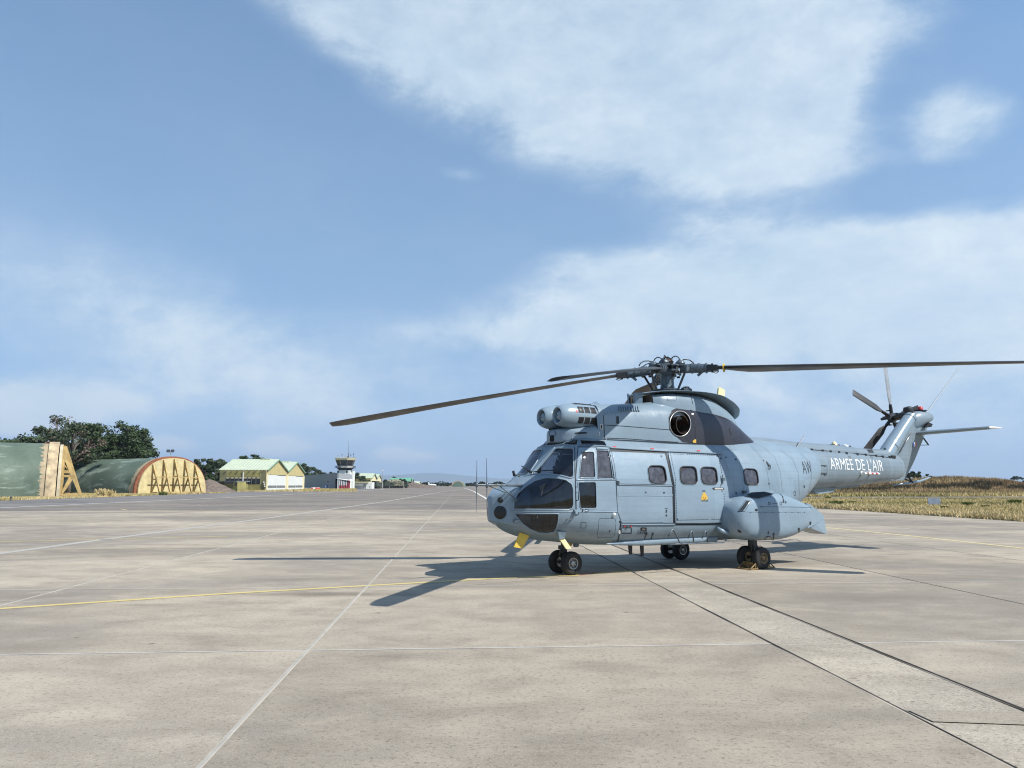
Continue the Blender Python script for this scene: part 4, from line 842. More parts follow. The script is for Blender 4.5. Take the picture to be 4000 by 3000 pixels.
# ---- rotor head
HS, HZ = 2.84, 4.30
def polar(r, az, z):
    f = R(az) - HEAD; return (HS + r * math.cos(f), -r * math.sin(f), z)
AZ = {'A': (177.2, .160, .09), 'B': (-113.6, .152, .09), 'C': (-26.0, .042, .04), 'D': (92.0, .158, .09)}     # azimuth, droop slope, bend
b = HB(); b.lathe([(3.6, .21), (3.80, .21), (3.84, .165), (3.95, .148), (4.14, .142), (4.18, .19), (4.24, .19)], (HS, 0, 0), (0, 0, 1), 24); b.build('rotor_mast', 'hub_metal', smooth=True, angle=40)
b = HB(); b.lathe([(3.79, .20), (3.79, .31), (3.815, .33), (3.84, .31), (3.85, .20)], (HS, 0, 0), (0, 0, 1), 28); b.build('swashplate', 'dark_metal', smooth=True, angle=40)
b = HB()
for zz, t in ((4.225, .035), (4.345, .035)):
    pl = []
    for k in range(4):
        a = -68.0 + 90 * k
        pl += [polar(.34, a - 16, zz), polar(.37, a, zz), polar(.34, a + 16, zz), polar(.17, a + 45, zz)]
    b.prism(pl, (0, 0, t))
b.lathe([(4.20, .12), (4.42, .12), (4.46, .09)], (HS, 0, 0), (0, 0, 1), 18, True); b.build('hub_star', 'hub_metal', smooth=True, angle=30)
b = HB(); b.lathe([(4.38, .12), (4.44, .145), (4.47, .155), (4.49, .14), (4.525, .10), (4.535, 0)], (HS, 0, 0), (0, 0, 1), 20); b.box((HS - .02, .03, 4.525), (.20, .14, .05)); b.build('oil_reservoir', 'burnt_metal', smooth=True, angle=40)
rnd = random.Random(3)
for k in range(4):                                                # dome-shaped drag dampers between the arms
    a = -68 + 90 * k + 45; c = polar(.30, a, 0); q = HB(); q.lathe([(4.33, .05), (4.35, .120), (4.385, .125), (4.40, .095), (4.412, .110), (4.44, .105), (4.465, .080), (4.485, .055), (4.50, .05), (4.505, 0)], (c[0], c[1], 0), (0, 0, 1), 18)
    dm = q.build('drag_damper', 'hub_metal', smooth=True, angle=40)
    q = HB(); d2 = polar(.10, a, 4.53); q.tube([(c[0], c[1], 4.49), (c[0]*.8+d2[0]*.2, c[1]*.8+d2[1]*.2, 4.56), ((c[0]+d2[0])/2, (c[1]+d2[1])/2, 4.59), (c[0]*.2+d2[0]*.8, c[1]*.2+d2[1]*.8, 4.57), d2], .013, 6); q.tube([(c[0], c[1], 4.48), polar(.40, a + 8, 4.51), polar(.50, a + 14, 4.50), polar(.58, a + 19, 4.45), polar(.62, a + 22, 4.38)], .013, 6); q.build('damper_hose', 'black', dm, smooth=True)
for nm, (az_, slope, bend) in AZ.items():
    q = HB()
    zc = lambda r: 4.295 - slope * (r - .3)
    q.tube([polar(.30, az_, zc(.3)), polar(.42, az_, zc(.42)), polar(.43, az_, zc(.43)), polar(.62, az_, zc(.62)), polar(.80, az_, zc(.8)), polar(.98, az_, zc(.98))], [.07, .075, .105, .105, .098, .085], 14)
    f = R(az_) - HEAD; e1 = np.array([math.sin(f), math.cos(f), 0.])          # leading-edge side, (s, l)
    h0 = np.array(polar(.50, az_, zc(.5))); h1 = h0 + e1 * .26 + np.array([0, 0, -.03]); q.bar(h0, h1, .07, .06); q.tube([h1 + [0, 0, -.07], h1 + [0, 0, .07]], .04, 10)
    q.tube([polar(.34, az_, zc(.3) - .10), polar(.34, az_, zc(.3) + .10)], .055, 10)
    for rr_ in (.55, .70, .86): q.tube([polar(rr_, az_, zc(rr_)), polar(rr_ + .025, az_, zc(rr_))], .118, 14)
    p9 = np.array(polar(.78, az_, zc(.78))); q.bar(p9 - [0, 0, .08], p9 + np.array([0, 0, -.16]) + np.array([math.cos(f), -math.sin(f), 0]) * -.1, .04, .05)
    q.build('blade_sleeve', 'hub_metal', smooth=True, angle=40)
    q = HB(); sw = np.array([HS + .33 * math.cos(f - .55), -.33 * math.sin(f - .55), 3.82]); q.tube([sw, sw + (h1 - sw) * .12, sw + (h1 - sw) * .88, h1 - [0, 0, .05]], [.022, .026, .026, .022], 10); q.lathe([(-.035, 0), (-.03, .03), (.03, .03), (.035, 0)], tuple(h1 - np.array([0, 0, .05])), (0, 1, 0), 10); q.build('pitch_rod', 'dark_metal', smooth=True, angle=40)
    # blade
    rs = np.concatenate([[.95, 1.02, 1.15, 1.3, 1.5, 1.7], np.linspace(2, 7.0, 22), [7.2, 7.32, 7.42, 7.5]]); rings = []
    for r_ in rs:
        cs = np.interp(r_, [.95, 1.15, 1.35, 1.75], [.17, .17, .30, .54]); th = np.interp(r_, [.95, 1.2, 1.75, 7.5], [.10, .075, .062, .048])
        le = .25 * .54 if r_ > 1.5 else cs * np.interp(r_, [.95, 1.5], [.5, .28])
        te = cs - le
        if r_ > 7.0: le -= .16 * ((r_ - 7.0) / .5) ** 2 ; te -= .04 * ((r_ - 7.0) / .5) ** 2
        pit = R(np.interp(r_, [1, 2, 7.5], [9, 7, -7]) if nm == 'C' else np.interp(r_, [1, 2, 7.5], [3, 2, -8.5])); z_ = zc(r_) - bend * (max(0, r_ - .98) / 6.52) ** 2
        c = np.array(polar(r_, az_, z_)); prof = []
        for x in np.linspace(0, 1, 9): prof.append((le - x * (le + te), th * (1.48 * math.sqrt(x) - .63 * x - 1.76 * x*x + 1.42 * x**3 - .5 * x**4) + .0015))
        for x in np.linspace(1, 0, 9)[:-1]: prof.append((le - x * (le + te), -th * .8 * (1.48 * math.sqrt(x) - .63 * x - 1.76 * x*x + 1.42 * x**3 - .5 * x**4) - .0015))
        rings.append([tuple(c + e1 * (a * math.cos(pit) - b_ * math.sin(pit)) + np.array([0, 0, a * math.sin(pit) + b_ * math.cos(pit)])) for a, b_ in prof])
    q = HB(); q.loft(rings); bl = q.build('rotor_blade', 'blade', smooth=True, angle=40)
    q = HB(); q.bar(polar(.90, az_, zc(.9) - .005), polar(1.12, az_, zc(1.1) - .005), .20, .13); q.tube([np.array(polar(1.0, az_, zc(1) - .10)), np.array(polar(1.0, az_, zc(1) + .10))], .022, 8); q.tube([np.array(polar(1.0, az_, zc(1) - .09)) + e1 * .05, polar(1.08, az_, zc(1) - .12), np.array(polar(1.14, az_, zc(1) - .09)) + e1 * .03], .008, 5); q.build('blade_cuff', 'black', bl)
    if nm == 'C': q = HB(); q.tube([polar(1.235, az_, zc(1.2) - .005), polar(1.262, az_, zc(1.2) - .005)], .092, 14); q.build('yellow_band', 'yellow_cover', bl)
for k in range(6):
    a = rnd.uniform(0, 360); q = HB(); p0 = polar(.2, a, 4.40); p1 = polar(.55, a + 30, 4.38); q.tube([p0, polar(.28, a + 8, 4.45), polar(.36, a + 14, 4.47 + rnd.random() * .03), polar(.46, a + 22, 4.45), p1], .011, 5); q.build('hub_hose', 'black', smooth=True)
for k in range(22):                                               # small fittings crowding the hub
    a = rnd.uniform(0, 360); r_ = rnd.uniform(.16, .46); z_ = rnd.uniform(4.10, 4.40); c = polar(r_, a, z_); q = HB(); q.box(c, (rnd.uniform(.03, .09), rnd.uniform(.03, .08), rnd.uniform(.03, .08)), rnd.uniform(0, 3)); q.build('hub_fitting', rnd.choice(('dark_metal', 'hub_metal', 'black', 'bare_metal')))
b = HB(); b.tube([(HS + .05, .42, 3.80), (HS + .30, .40, 3.80)], .055, 10); b.box((HS + .18, .40, 3.84), (.10, .10, .08)); b.build('hub_jack', 'dark_metal', smooth=True, angle=40)

# ---- tail boom, spine, fin
pmat('letter_white', (.60, .61, .60), .6, var=.06, vscale=8)
BOOM = Hull([(6.5, 1.58, 2.70, .60, 2.14, 2.2, 2.2), (7.1, 1.60, 2.68, .55, 2.13, 2.2, 2.2), (8.6, 1.68, 2.63, .44, 2.15, 2.2, 2.2), (10.2, 1.79, 2.60, .335, 2.18, 2.2, 2.2), (11.0, 1.85, 2.60, .27, 2.20, 2.2, 2.3), (11.25, 1.92, 2.5, .20, 2.2, 2.2, 2.2)])
bs = Skin(BOOM, .03, 120); bs.rest('tail_boom', 'boom_paint')
SPINE = Hull([(4.6, 2.45, 2.83, .34, 2.60, 2.3, 2), (5.6, 2.45, 2.87, .33, 2.60, 2.3, 2), (7.1, 2.42, 2.80, .30, 2.56, 2.2, 2), (8.6, 2.38, 2.765, .27, 2.53, 2.2, 2), (10.0, 2.36, 2.70, .23, 2.50, 2.2, 2), (10.75, 2.36, 2.70, .21, 2.50, 2.2, 2), (10.95, 2.36, 2.72, .17, 2.50, 2.2, 2)])
ss = Skin(SPINE, .03, 70); ss.rest('spine_cover', 'boom_paint')
for q in ([(3100, 1752), (3200, 1760), (3300, 1768), (3400, 1779), (3495, 1790)],): hull_tube(BOOM, q, .012, 'spine_hinge_line', 'marking_dark', closed=False, off=.004)
for x, y in ((3170, 1757), (3212, 1761), (3243, 1764), (3276, 1767), (3306, 1771), (3348, 1775), (3380, 1777), (3421, 1781), (3447, 1784), (3474, 1786)):
    P = BOOM.hit(x, y); q = HB(); q.box(P + np.array([0, .01, -.0]), (.05, .04, .06)); q.build('spine_latch', 'marking_dark')
for s_, h_ in ((8.55, .11), (9.0, .05)):
    z_ = float(SPINE.par(s_)[1]); q = HB(); q.lathe([(-.02, .08), (.02, .075), (h_ * .5, .055), (h_, 0)], (s_, 0, z_), (0, 0, 1), 14); q.build('gps_dome', 'pale_yellow' if h_ > .08 else 'white', smooth=True); q = HB(); q.box((s_, 0, z_), (.32, .12, .03)); q.build('dome_base', 'marking_dark')
decal(SPINE, [(3385, 1757), (3405, 1756), (3414, 1768), (3395, 1768)], 'spine_vent', 'black', None, .008)
P = SPINE.hit(3460, 1756); q = HB(); q.box(P, (.12, .08, .09)); q.tube([P, P + np.array([-.12, .04, 0])], .03); q.build('tail_camera', 'black')
P = BOOM.hit(3487, 1785); q = HB(); q.box(P, (.16, .08, .08)); q.build('fin_fold_latch', 'black')
b = HB(); b.tube([hpx(3108, 1752, .42), hpx(3142, 1703, .30)], .012, 6); b.build('rod_aerial', 'bare_metal')
q = BOOM.hit(3190, 1820); 
hp = Z6 = None
Z6 = lambda p: [(3100 + .24864 * x, 1700 + .24864 * y) for x, y in p]
hull_tube(BOOM, Z6([(375, 475), (375, 600), (520, 610), (520, 480)]), .010, 'access_hinge', 'marking_dark', off=.004); decal(BOOM, Z6([(390, 495), (520, 498), (520, 590), (390, 585)]), 'access_panel', 'boom_paint', None, .010)
for c in ((385, 480), (502, 482), (385, 610), (502, 612)): decal(BOOM, Z6([(c[0]-18, c[1]-14), (c[0]+18, c[1]-14), (c[0]+18, c[1]+14), (c[0]-18, c[1]+14)]), 'access_latch', 'hub_metal', None, .014)
P0, P1 = BOOM.hit(*Z6([(585, 535)])[0]), BOOM.hit(*Z6([(1368, 562)])[0])
def text_fit(h, A, B, height, body, mat, name, bold=0.):
    cu = bpy.data.curves.new('m', 'FONT'); cu.body = body; cu.size = 1; t = bpy.data.objects.new('m', cu); col.objects.link(t); bpy.context.view_layer.update(); w = t.dimensions.x; bpy.data.objects.remove(t)
    size = height / .70; return text_on(h, A[0], A[2], size, body, mat, name, squeeze=(B[0] - A[0]) / (w * size), slope=(B[2] - A[2]) / (w * size), bold=bold)
text_fit(BOOM, P0, P1, .285, "ARMEE DE L'AIR", 'letter_white', 'service_lettering', .0)
for x, y0 in ((1060, 595), (1195, 597)):
    P = BOOM.hit(*Z6([(x, y0)])[0]); q = HB(); q.lathe([(-.02, .045), (.03, .045), (.04, .03), (.22, .022), (.22, 0)], tuple(P), (.1, 1, .05), 12); q.build('aerial_mount', 'white', smooth=True, angle=40)
q = HB(); l9 = float(BOOM.hit(*Z6([(1200, 600)])[0])[1]) + .2; A = np.array(hpx(*Z6([(1112, 600)])[0], l9)); B = np.array(hpx(*Z6([(1348, 606)])[0], l9))
for i in range(7): q = HB(); q.tube([A + (B - A) * i / 7, A + (B - A) * (i + 1) / 7], .022, 8); q.build('aerial_rod', 'red' if i % 2 else 'white', smooth=True, angle=40)
for c in ((880, 345), (1222, 345)): hull_tube(BOOM, rounded(Z6([(c[0]-18, c[1]-18), (c[0]+8, c[1]-14), (c[0]+20, c[1]+20), (c[0]-8, c[1]+14)]), .3, 3), .006, 'hand_hole', 'marking_dark')
b = HB(); b.prism([(7.25, .22, 1.66), (8.3, .18, 1.68), (8.15, .18, 1.56), (7.6, .2, 1.52), (7.45, .2, 1.55)], (0, -.4, 0)); b.build('belly_blister', 'boom_paint')
b = HB(); b.prism([(8.35, .1, 1.70), (9.5, .1, 1.77), (9.3, .1, 1.70), (8.4, .1, 1.64)], (0, -.2, 0)); b.build('belly_duct', 'boom_paint')
# fin: thick leading tube, flat side panel, bent trailing part
finz = [1.86, 2.15, 2.46, 2.75, 3.04, 3.5, 3.74]; LE = pchip(finz, [10.45, 10.48, 10.60, 10.76, 11.06, 11.60, 11.88]); TE = pchip(finz, [11.50, 11.78, 12.07, 12.30, 12.53, 12.84, 12.90]); rings = []
for z_ in np.linspace(1.86, 3.74, 30):
    a, c = float(LE(z_)), float(TE(z_)); w = np.interp(z_, [1.86, 2.6, 3.72], [.20, .175, .15]); d = c - a
    up = [(a, .02), (a + .03, w * .7), (a + .12, w), (a + .24, w), (a + .30, w * .86), (a + d * .58, w * .84), (c - .02, .022), (c, 0)]
    rings.append([(s_, l, z_) for s_, l in up] + [(s_, -l, z_) for s_, l in up[::-1][1:]])
b = HB(); b.loft(rings); b.build('tail_fin', 'boom_paint', smooth=True, angle=22)
b = HB(); b.tube([(10.62, 0, 2.46), (10.82, 0, 2.64), (11.36, 0, 3.12), (12.0, 0, 3.66)], [.20, .205, .19, .165], 24); b.build('drive_shaft_cover', 'smooth_paint', smooth=True, angle=60)
for t in (.12, .93): c = np.array((10.82, 0, 2.64)) + (np.array((12.0, 0, 3.66)) - np.array((10.82, 0, 2.64))) * t; q = HB(); q.tube([c, c + np.array((.017, 0, .016))], .207 - .038 * t, 24); q.build('shaft_cover_joint', 'marking_dark', smooth=True)
q = HB(); q.tube([hpx(*p, .20) for p in ((3515, 1768), (3545, 1715), (3562, 1690))], .016, 8); q.build('hinge_rod', 'bare_metal', smooth=True)
b = HB(); rings = []
for s_, w, z0, z1 in ((11.90, .12, 3.24, 3.66), (12.05, .20, 3.27, 3.78), (12.3, .235, 3.36, 3.83), (12.6, .235, 3.46, 3.84), (12.82, .19, 3.54, 3.81), (12.95, .10, 3.58, 3.75)):
    rings.append([(s_, w * math.cos(a) * (abs(math.cos(a)) ** -.25 if abs(math.cos(a)) > .01 else 1), (z0 + z1) / 2 + (z1 - z0) / 2 * math.sin(a)) for a in np.linspace(0, 2 * math.pi, 24, endpoint=False)])
b.loft(rings); b.build('gearbox_fairing', 'boom_paint', smooth=True, angle=60)
q = HB(); q.lathe([(-.05, .12), (.08, .13), (.14, .10), (.16, 0)], (12.0, -.05, 3.80), (-.3, 0, 1), 16); q.tube([(12.0, 0, 3.72), (12.1, -.4, 3.70), (12.25, -.62, 3.68)], [.13, .10, .08], 14); q.build('tail_gearbox', 'black', smooth=True, angle=40)
q = HB(); q.lathe([(-.01, .17), (.015, .17), (.02, .06), (.05, .06)], (12.50, 0, 3.85), (0, 0, 1), 18); q.build('beacon_base', 'marking_dark'); q = HB(); q.lathe([(.03, .075), (.10, .07), (.125, .045), (.13, 0)], (12.50, 0, 3.85), (0, 0, 1), 16); q.build('beacon', 'red', smooth=True)
b = HB(); b.tube([hpx(3612, 1622, 0), hpx(3745, 1438, 0)], [.016, .010], 6); b.build('whip_aerial', 'hub_metal')
b = HB(); b.prism([(12.30, .225, 3.34), (12.62, .225, 3.38), (12.68, .235, 3.46), (12.50, .235, 3.50)], (0, -.08, 0)); b.build('cooling_grille', 'black')
for k, mt in enumerate(('blue_mark', 'white', 'red')):            # small tricolour flash
    x0 = 3567 + k * 4.2; q = HB(); q.add([tuple(np.array(hpx(x, y, .155))) for x, y in ((x0, 1728), (x0 + 4.2, 1727), (x0 + 4.4, 1744), (x0 + .2, 1745))], [(0, 1, 2, 3)]); q.build('flag_stripe', mt)
# stabiliser
rings = []
for l, a, c, z_, t in ((.12, 11.98, 12.72, 3.19, .055), (.9, 12.02, 12.70, 3.205, .05), (1.85, 12.06, 12.68, 3.225, .042), (2.05, 12.10, 12.66, 3.23, .036), (2.14, 12.24, 12.60, 3.23, .015)):
    d = c - a; rings.append([(a + d * x, l, z_ + t * y) for x, y in ((0, 0), (.04, .6), (.15, 1), (.4, .9), (.8, .35), (1, .03), (1, -.03), (.8, -.35), (.4, -.9), (.15, -1), (.04, -.6))])
b = HB(); b.loft(rings[:4]); b.build('stabiliser', 'boom_paint', smooth=True, angle=40)
b = HB(); b.loft(rings[3:]); b.build('stabiliser_tip', 'white', smooth=True, angle=40)
b = HB(); b.tube([hpx(3608, 1712, .02), hpx(3627, 1738, .02)], .02, 8); b.tube([hpx(3597, 1739, .02), hpx(3627, 1738, .02)], .010, 6); b.build('fin_bracket', 'marking_dark')
# tail skid
b = HB(); b.tube([hpx(3488, 1894, 0), hpx(3545, 1888, 0), hpx(3595, 1879, 0), hpx(3620, 1870, 0), hpx(3634, 1864, 0)], [.022, .032, .032, .028, .015], 10); b.build('tail_skid', 'smooth_paint', smooth=True)
b = HB(); b.tube([hpx(3533, 1842, .02), hpx(3565, 1885, .02)], .022, 8); b.tube([hpx(3538, 1872, .02), hpx(3566, 1886, .02)], .020, 8); b.build('skid_strut', 'marking_dark')
# tail rotor
TH = np.array((12.26, -.72, 3.69)); b = HB(); b.lathe([(-.22, .06), (-.06, .07), (-.05, .15), (.05, .15), (.06, .08), (.12, .05), (.13, 0)], tuple(TH), (.12, -1, 0), 18); b.tube([TH + [0, -.12, 0], TH + [-.05, -.32, -.02]], .04, 8); b.build('tail_rotor_hub', 'dark_metal', smooth=True, angle=40)
for k, (an, flap, light) in enumerate(((97, 0, 1), (152, .22, 0), (222, .10, 0), (300, 0, 0), (14, .05, 0))):
    d = np.array((math.cos(R(an)), -flap, math.sin(R(an)))); d /= np.linalg.norm(d); cdir = np.array((-math.sin(R(an)), 0, math.cos(R(an)))); pt = R(4 if light else 12); q = HB(); rings = []
    cn = cdir * math.cos(pt) + np.array((0, 1, 0)) * math.sin(pt); tn = np.cross(d, cn)
    for r_, c, t in ((.26, .06, .03), (.36, .07, .02), (.42, .12, .016), (.62, .225, .014), (1.0, .225, .012), (1.50, .225, .010), (1.52, .21, .005)):
        rings.append([tuple(TH + d * r_ + cn * c * x + tn * t * y) for x, y in ((.45, 0), (.35, .8), (.1, 1), (-.3, .5), (-.55, 0), (-.3, -.5), (.1, -1), (.35, -.8))])
    q.loft(rings); q.build('tail_rotor_blade', 'tail_blade_sunlit' if light else 'tail_blade', smooth=True, angle=30)
    q = HB(); q.tube([TH + d * .08, TH + d * .30, TH + d * .40], [.045, .05, .04], 10); q.tube([TH + d * .22 + cdir * .09 - [0, .10, 0], TH + d * .22 + cdir * .09 + [0, .08, 0]], .018, 6); q.bar(TH + d * .22, TH + d * .22 + cdir * .1, .04); q.build('tail_blade_root', 'black', smooth=True, angle=40)

# ---- sponsons
SP = [(3.30, .98, 1.18, .08, 1.08, 2, 2, 1.0), (3.32, .88, 1.27, .20, 1.08, 2.1, 2.1, 1.02), (3.38, .77, 1.35, .31, 1.08, 2.4, 2.3, 1.05), (3.50, .68, 1.44, .39, 1.08, 2.7, 2.6, 1.08), (3.70, .61, 1.515, .42, 1.08, 3.3, 3.3, 1.09), (4.1, .572, 1.575, .425, 1.07, 3.6, 3.7, 1.09),
      (4.6, .57, 1.585, .425, 1.06, 3.7, 3.8, 1.09), (5.0, .605, 1.52, .425, 1.06, 3.8, 3.8, 1.085), (5.35, .70, 1.415, .415, 1.06, 4.2, 4.0, 1.075), (5.62, .80, 1.325, .395, 1.06, 4.8, 4.2, 1.065)]
SPON = Hull(SP)
def mirror_build(hb, name, mat, side, **k):
    if side < 0: hb.v = [(x, -y, z) for x, y, z in hb.v]
    return hb.build(name, mat, **k)
for side in (1, -1):
    b = HB(); g3 = SPON.grid(.03, 80); rings = [[tuple(p) for p in r_] for r_ in g3]
    c0 = rings[0]; b.loft([[tuple(np.array((3.295, 1.0, 1.08)) + (np.array(p) - np.array((3.30, 1.0, 1.08))) * .3) for p in c0]] + rings); mirror_build(b, 'sponson', 'smooth_paint', side, smooth=True, angle=60)
    b = HB(); q = lambda s_, l0, l1, z0, z1: [(s_, l0, z0), (s_, l1, z0), (s_, l1, z1), (s_, l0, z1)]
    b.loft([q(5.50, .74, 1.44, .80, 1.345), q(5.63, .74, 1.445, .83, 1.318), q(6.16, .86, 1.36, .99, 1.075), q(6.20, .87, 1.34, 1.0, 1.06)]); mirror_build(b, 'sponson_tail', 'smooth_paint', side)
    b = HB(); b.loft([[(5.60, .80, .82), (5.60, 1.40, .82), (5.70, 1.41, .95), (5.70, .80, .95)], [(6.27, .90, .64), (6.27, 1.34, .64), (6.19, 1.35, 1.055), (6.19, .9, 1.055)]]); mirror_build(b, 'sponson_wedge', 'smooth_paint', side)
    b = HB(); b.lathe([(0, .045), (.05, .045), (.06, .03), (.06, 0)], (6.23, 1.12, .86), (1, 0, 0), 14); mirror_build(b, 'tail_light', 'black', side)
Sp = lambda pts, off=.004: on_hull(SPON, Z5(pts), off)
decal(SPON, Z5([(485, 728), (560, 690), (690, 682), (825, 702), (640, 747)]), 'walkway_patch', 'marking_dark', None, .03)
decal(SPON, Z5([(497, 778), (540, 778), (462, 888), (416, 886)]), 'inspection_window', 'marking_dark', None, .018); hull_tube(SPON, Z5([(490, 765), (560, 768), (478, 900), (395, 897)]), .004, 'panel_seam', 'marking_dark')
hull_tube(SPON, Z5([(655, 835), (700, 842), (1000, 845), (1270, 850)]), .006, 'panel_seam', 'hub_metal', closed=False); hull_tube(SPON, Z5([(655, 835), (670, 850), (710, 845)]), .005, 'panel_seam', 'hub_metal', closed=False)
for x in (550, 642, 727, 810, 887, 962, 1037, 1110, 1183): decal(SPON, Z5([(x-4, 905), (x+4, 905), (x+4, 913), (x-4, 913)]), 'fastener', 'marking_dark', None, .004)
hull_tube(SPON, Z5([(395, 898), (550, 908), (800, 908), (1180, 907)]), .0025, 'panel_seam', 'marking_dark', closed=False)
decal(SPON, rounded(Z5([(598, 868), (622, 866), (634, 880), (626, 896), (602, 894)]), .3, 3), 'drain_hole', 'black', None, .005)
decal(SPON, rounded(Z5([(395, 1110), (425, 1118), (445, 1145), (420, 1150), (398, 1130)]), .3, 3), 'drain_hole', 'black', None, .005)
for x in (770, 905): hull_tube(SPON, rounded(Z5([(x-12, 788), (x+12, 788), (x+10, 822), (x-10, 822)]), .35, 3), .006, 'fuel_latch', 'marking_dark')
hull_band(SPON, Z5([(830, 680), (890, 690), (925, 720), (935, 770)]), .020, 'black_strip', 'black', off=.008); hull_band(SPON, Z5([(806, 806), (868, 806)]), .008, 'small_text_line', 'marking_dark', off=.005)
for c in ((935, 782), (1252, 1032), (1116, 1105), (818, 1165)): decal(SPON, Z5([(c[0]-9, c[1]-14), (c[0]+9, c[1]-14), (c[0]+8, c[1]+14), (c[0]-8, c[1]+14)]), 'strip_end', 'black', None, .008)
for pth in ([(816, 1178), (818, 1220), (808, 1242)], [(1118, 1118), (1122, 1138), (1112, 1155)], [(1253, 1045), (1252, 1075)]): hull_band(SPON, Z5(pth), .018, 'black_strip', 'black', off=.008)
for (x, y, k) in ((757, 1145, 1.), (962, 786, .9)):                # painted anchor marks
    hull_band(SPON, Z5([(x, y - 14*k), (x, y + 18*k)]), .010, 'anchor_mark', 'marking_dark', off=.005); hull_band(SPON, Z5([(x - 10*k, y + 4*k), (x - 7*k, y + 14*k), (x, y + 18*k), (x + 7*k, y + 14*k), (x + 10*k, y + 4*k)]), .008, 'anchor_mark', 'marking_dark', off=.005); hull_band(SPON, Z5([(x - 7*k, y - 7*k), (x + 7*k, y - 7*k)]), .008, 'anchor_mark', 'marking_dark', off=.006)
hull_tube(SPON, Z5([(712, 1225), (725, 1195), (755, 1180), (785, 1190), (800, 1222)]), .008, 'tie_down_arch', 'smooth_paint', closed=False); decal(SPON, Z5([(715, 1228), (728, 1198), (755, 1184), (783, 1194), (797, 1226)]), 'tie_down_recess', 'marking_dark', None, .004); decal(SPON, Z5([(728, 1228), (738, 1205), (757, 1194), (775, 1202), (786, 1226)]), 'tie_down_plate', 'pale_cloth', None, .006)
P = SPON.hit(*Z5([(808, 665)])[0]); q = HB(); q.lathe([(-.03, .11), (.02, .11), (.04, .08), (.045, 0)], (P[0], P[1] - .1, 1.575), (0, .1, 1), 18); q.build('filler_cap', 'smooth_paint', smooth=True, angle=40)
P = HULL.hit(*Z5([(470, 675)])[0]); q = HB(); q.box(P, (.10, .06, .08)); q.build('tie_down_fitting', 'dark_metal')

# ---- landing gear
def wheel(parent_name, s_, l, side, rz=.228, w=.165, hub='bare_metal'):
    q = HB(); prof = []
    for a in np.linspace(-100, 100, 17): prof.append((w/2 * math.sin(R(a)) * 1.0, rz - .075 + .075 * math.cos(R(a)) ** (1 if abs(a) < 90 else 1) if abs(a) < 90 else rz - .085))
    prof = [(-w*.42, .105)] + [(-w/2*.98, .13), (-w/2, .16), (-w/2*.96, .19), (-w*.40, .213), (-w*.28, .225), (-w*.1, rz), (w*.1, rz), (w*.28, .225), (w*.40, .213), (w/2*.96, .19), (w/2, .16), (w/2*.98, .13)] + [(w*.42, .105)]
    q.lathe(prof, (s_, l, rz), (0, 1, 0), 40)
    for k in (-.05, 0, .05): pass
    t = q.build(parent_name, 'rubber', smooth=True, angle=60)
    q = HB(); q.lathe([(w*.40*side, .115), (w*.47*side, .112), (w*.46*side, .096), (w*.30*side, .085), (w*.26*side, .05), (w*.40*side, .045), (w*.44*side, .03), (w*.44*side, 0)], (s_, l, rz), (0, 1, 0), 28); q.lathe([(-w*.40*side, .115), (-w*.36*side, .05), (-w*.36*side, 0)], (s_, l, rz), (0, 1, 0), 20); q.build('rim', hub, t, smooth=True, angle=40)
    for k in range(8): a = k * math.pi / 4; q = HB(); q.lathe([(w*.25*side, .014), (w*.38*side, .014), (w*.38*side, 0)], (s_ + .068 * math.cos(a), l, rz + .068 * math.sin(a)), (0, 1, 0), 8); q.build('wheel_bolt', 'dark_metal', t)
    return t
for l in (.21, -.21): wheel('nose_wheel', .02, l, 1 if l > 0 else -1)
b = HB(); b.tube([(0, 0, .75), (0, 0, .42)], .062, 14); b.tube([(0, 0, .45), (.02, 0, .22)], .042, 12); b.tube([(.02, -.25, .228), (.02, .25, .228)], .035, 12); b.tube([(-.09, .03, .50), (-.13, .03, .38), (-.03, .03, .28)], .018, 8); b.box((-.05, .0, .52), (.10, .12, .08)); b.build('nose_gear_leg', 'black', smooth=True, angle=40)
for side in (1, -1):
    c = 1.19 * side
    for d in (.205, -.205): wheel('main_wheel', 4.04, c + d * 1.0, 1 if d > 0 else -1, hub='chock_metal' if side > 0 else 'bare_metal')
    b = HB(); b.tube([(3.98, c, .85), (3.99, c, .50)], .070, 14); b.tube([(3.99, c, .52), (4.03, c, .24)], .045, 12); b.tube([(4.04, c - .26, .228), (4.04, c + .26, .228)], .035, 12); b.bar((4.06, c, .60), (4.10, c, .42), .07, .10); b.tube([(4.08, c, .44), (4.16, c, .38), (4.10, c, .26)], .018, 8); b.box((4.02, c, .47), (.10, .15, .07)); b.build('main_gear_leg', 'black', smooth=True, angle=40)
    b = HB(); b.tube([(4.03, c + .02 * side, .44), (4.20, c + .06 * side, .46), (4.30, c + .12 * side, .38), (4.22, c + .16 * side, .26)], .009, 6); b.build('brake_hose', 'black', smooth=True)

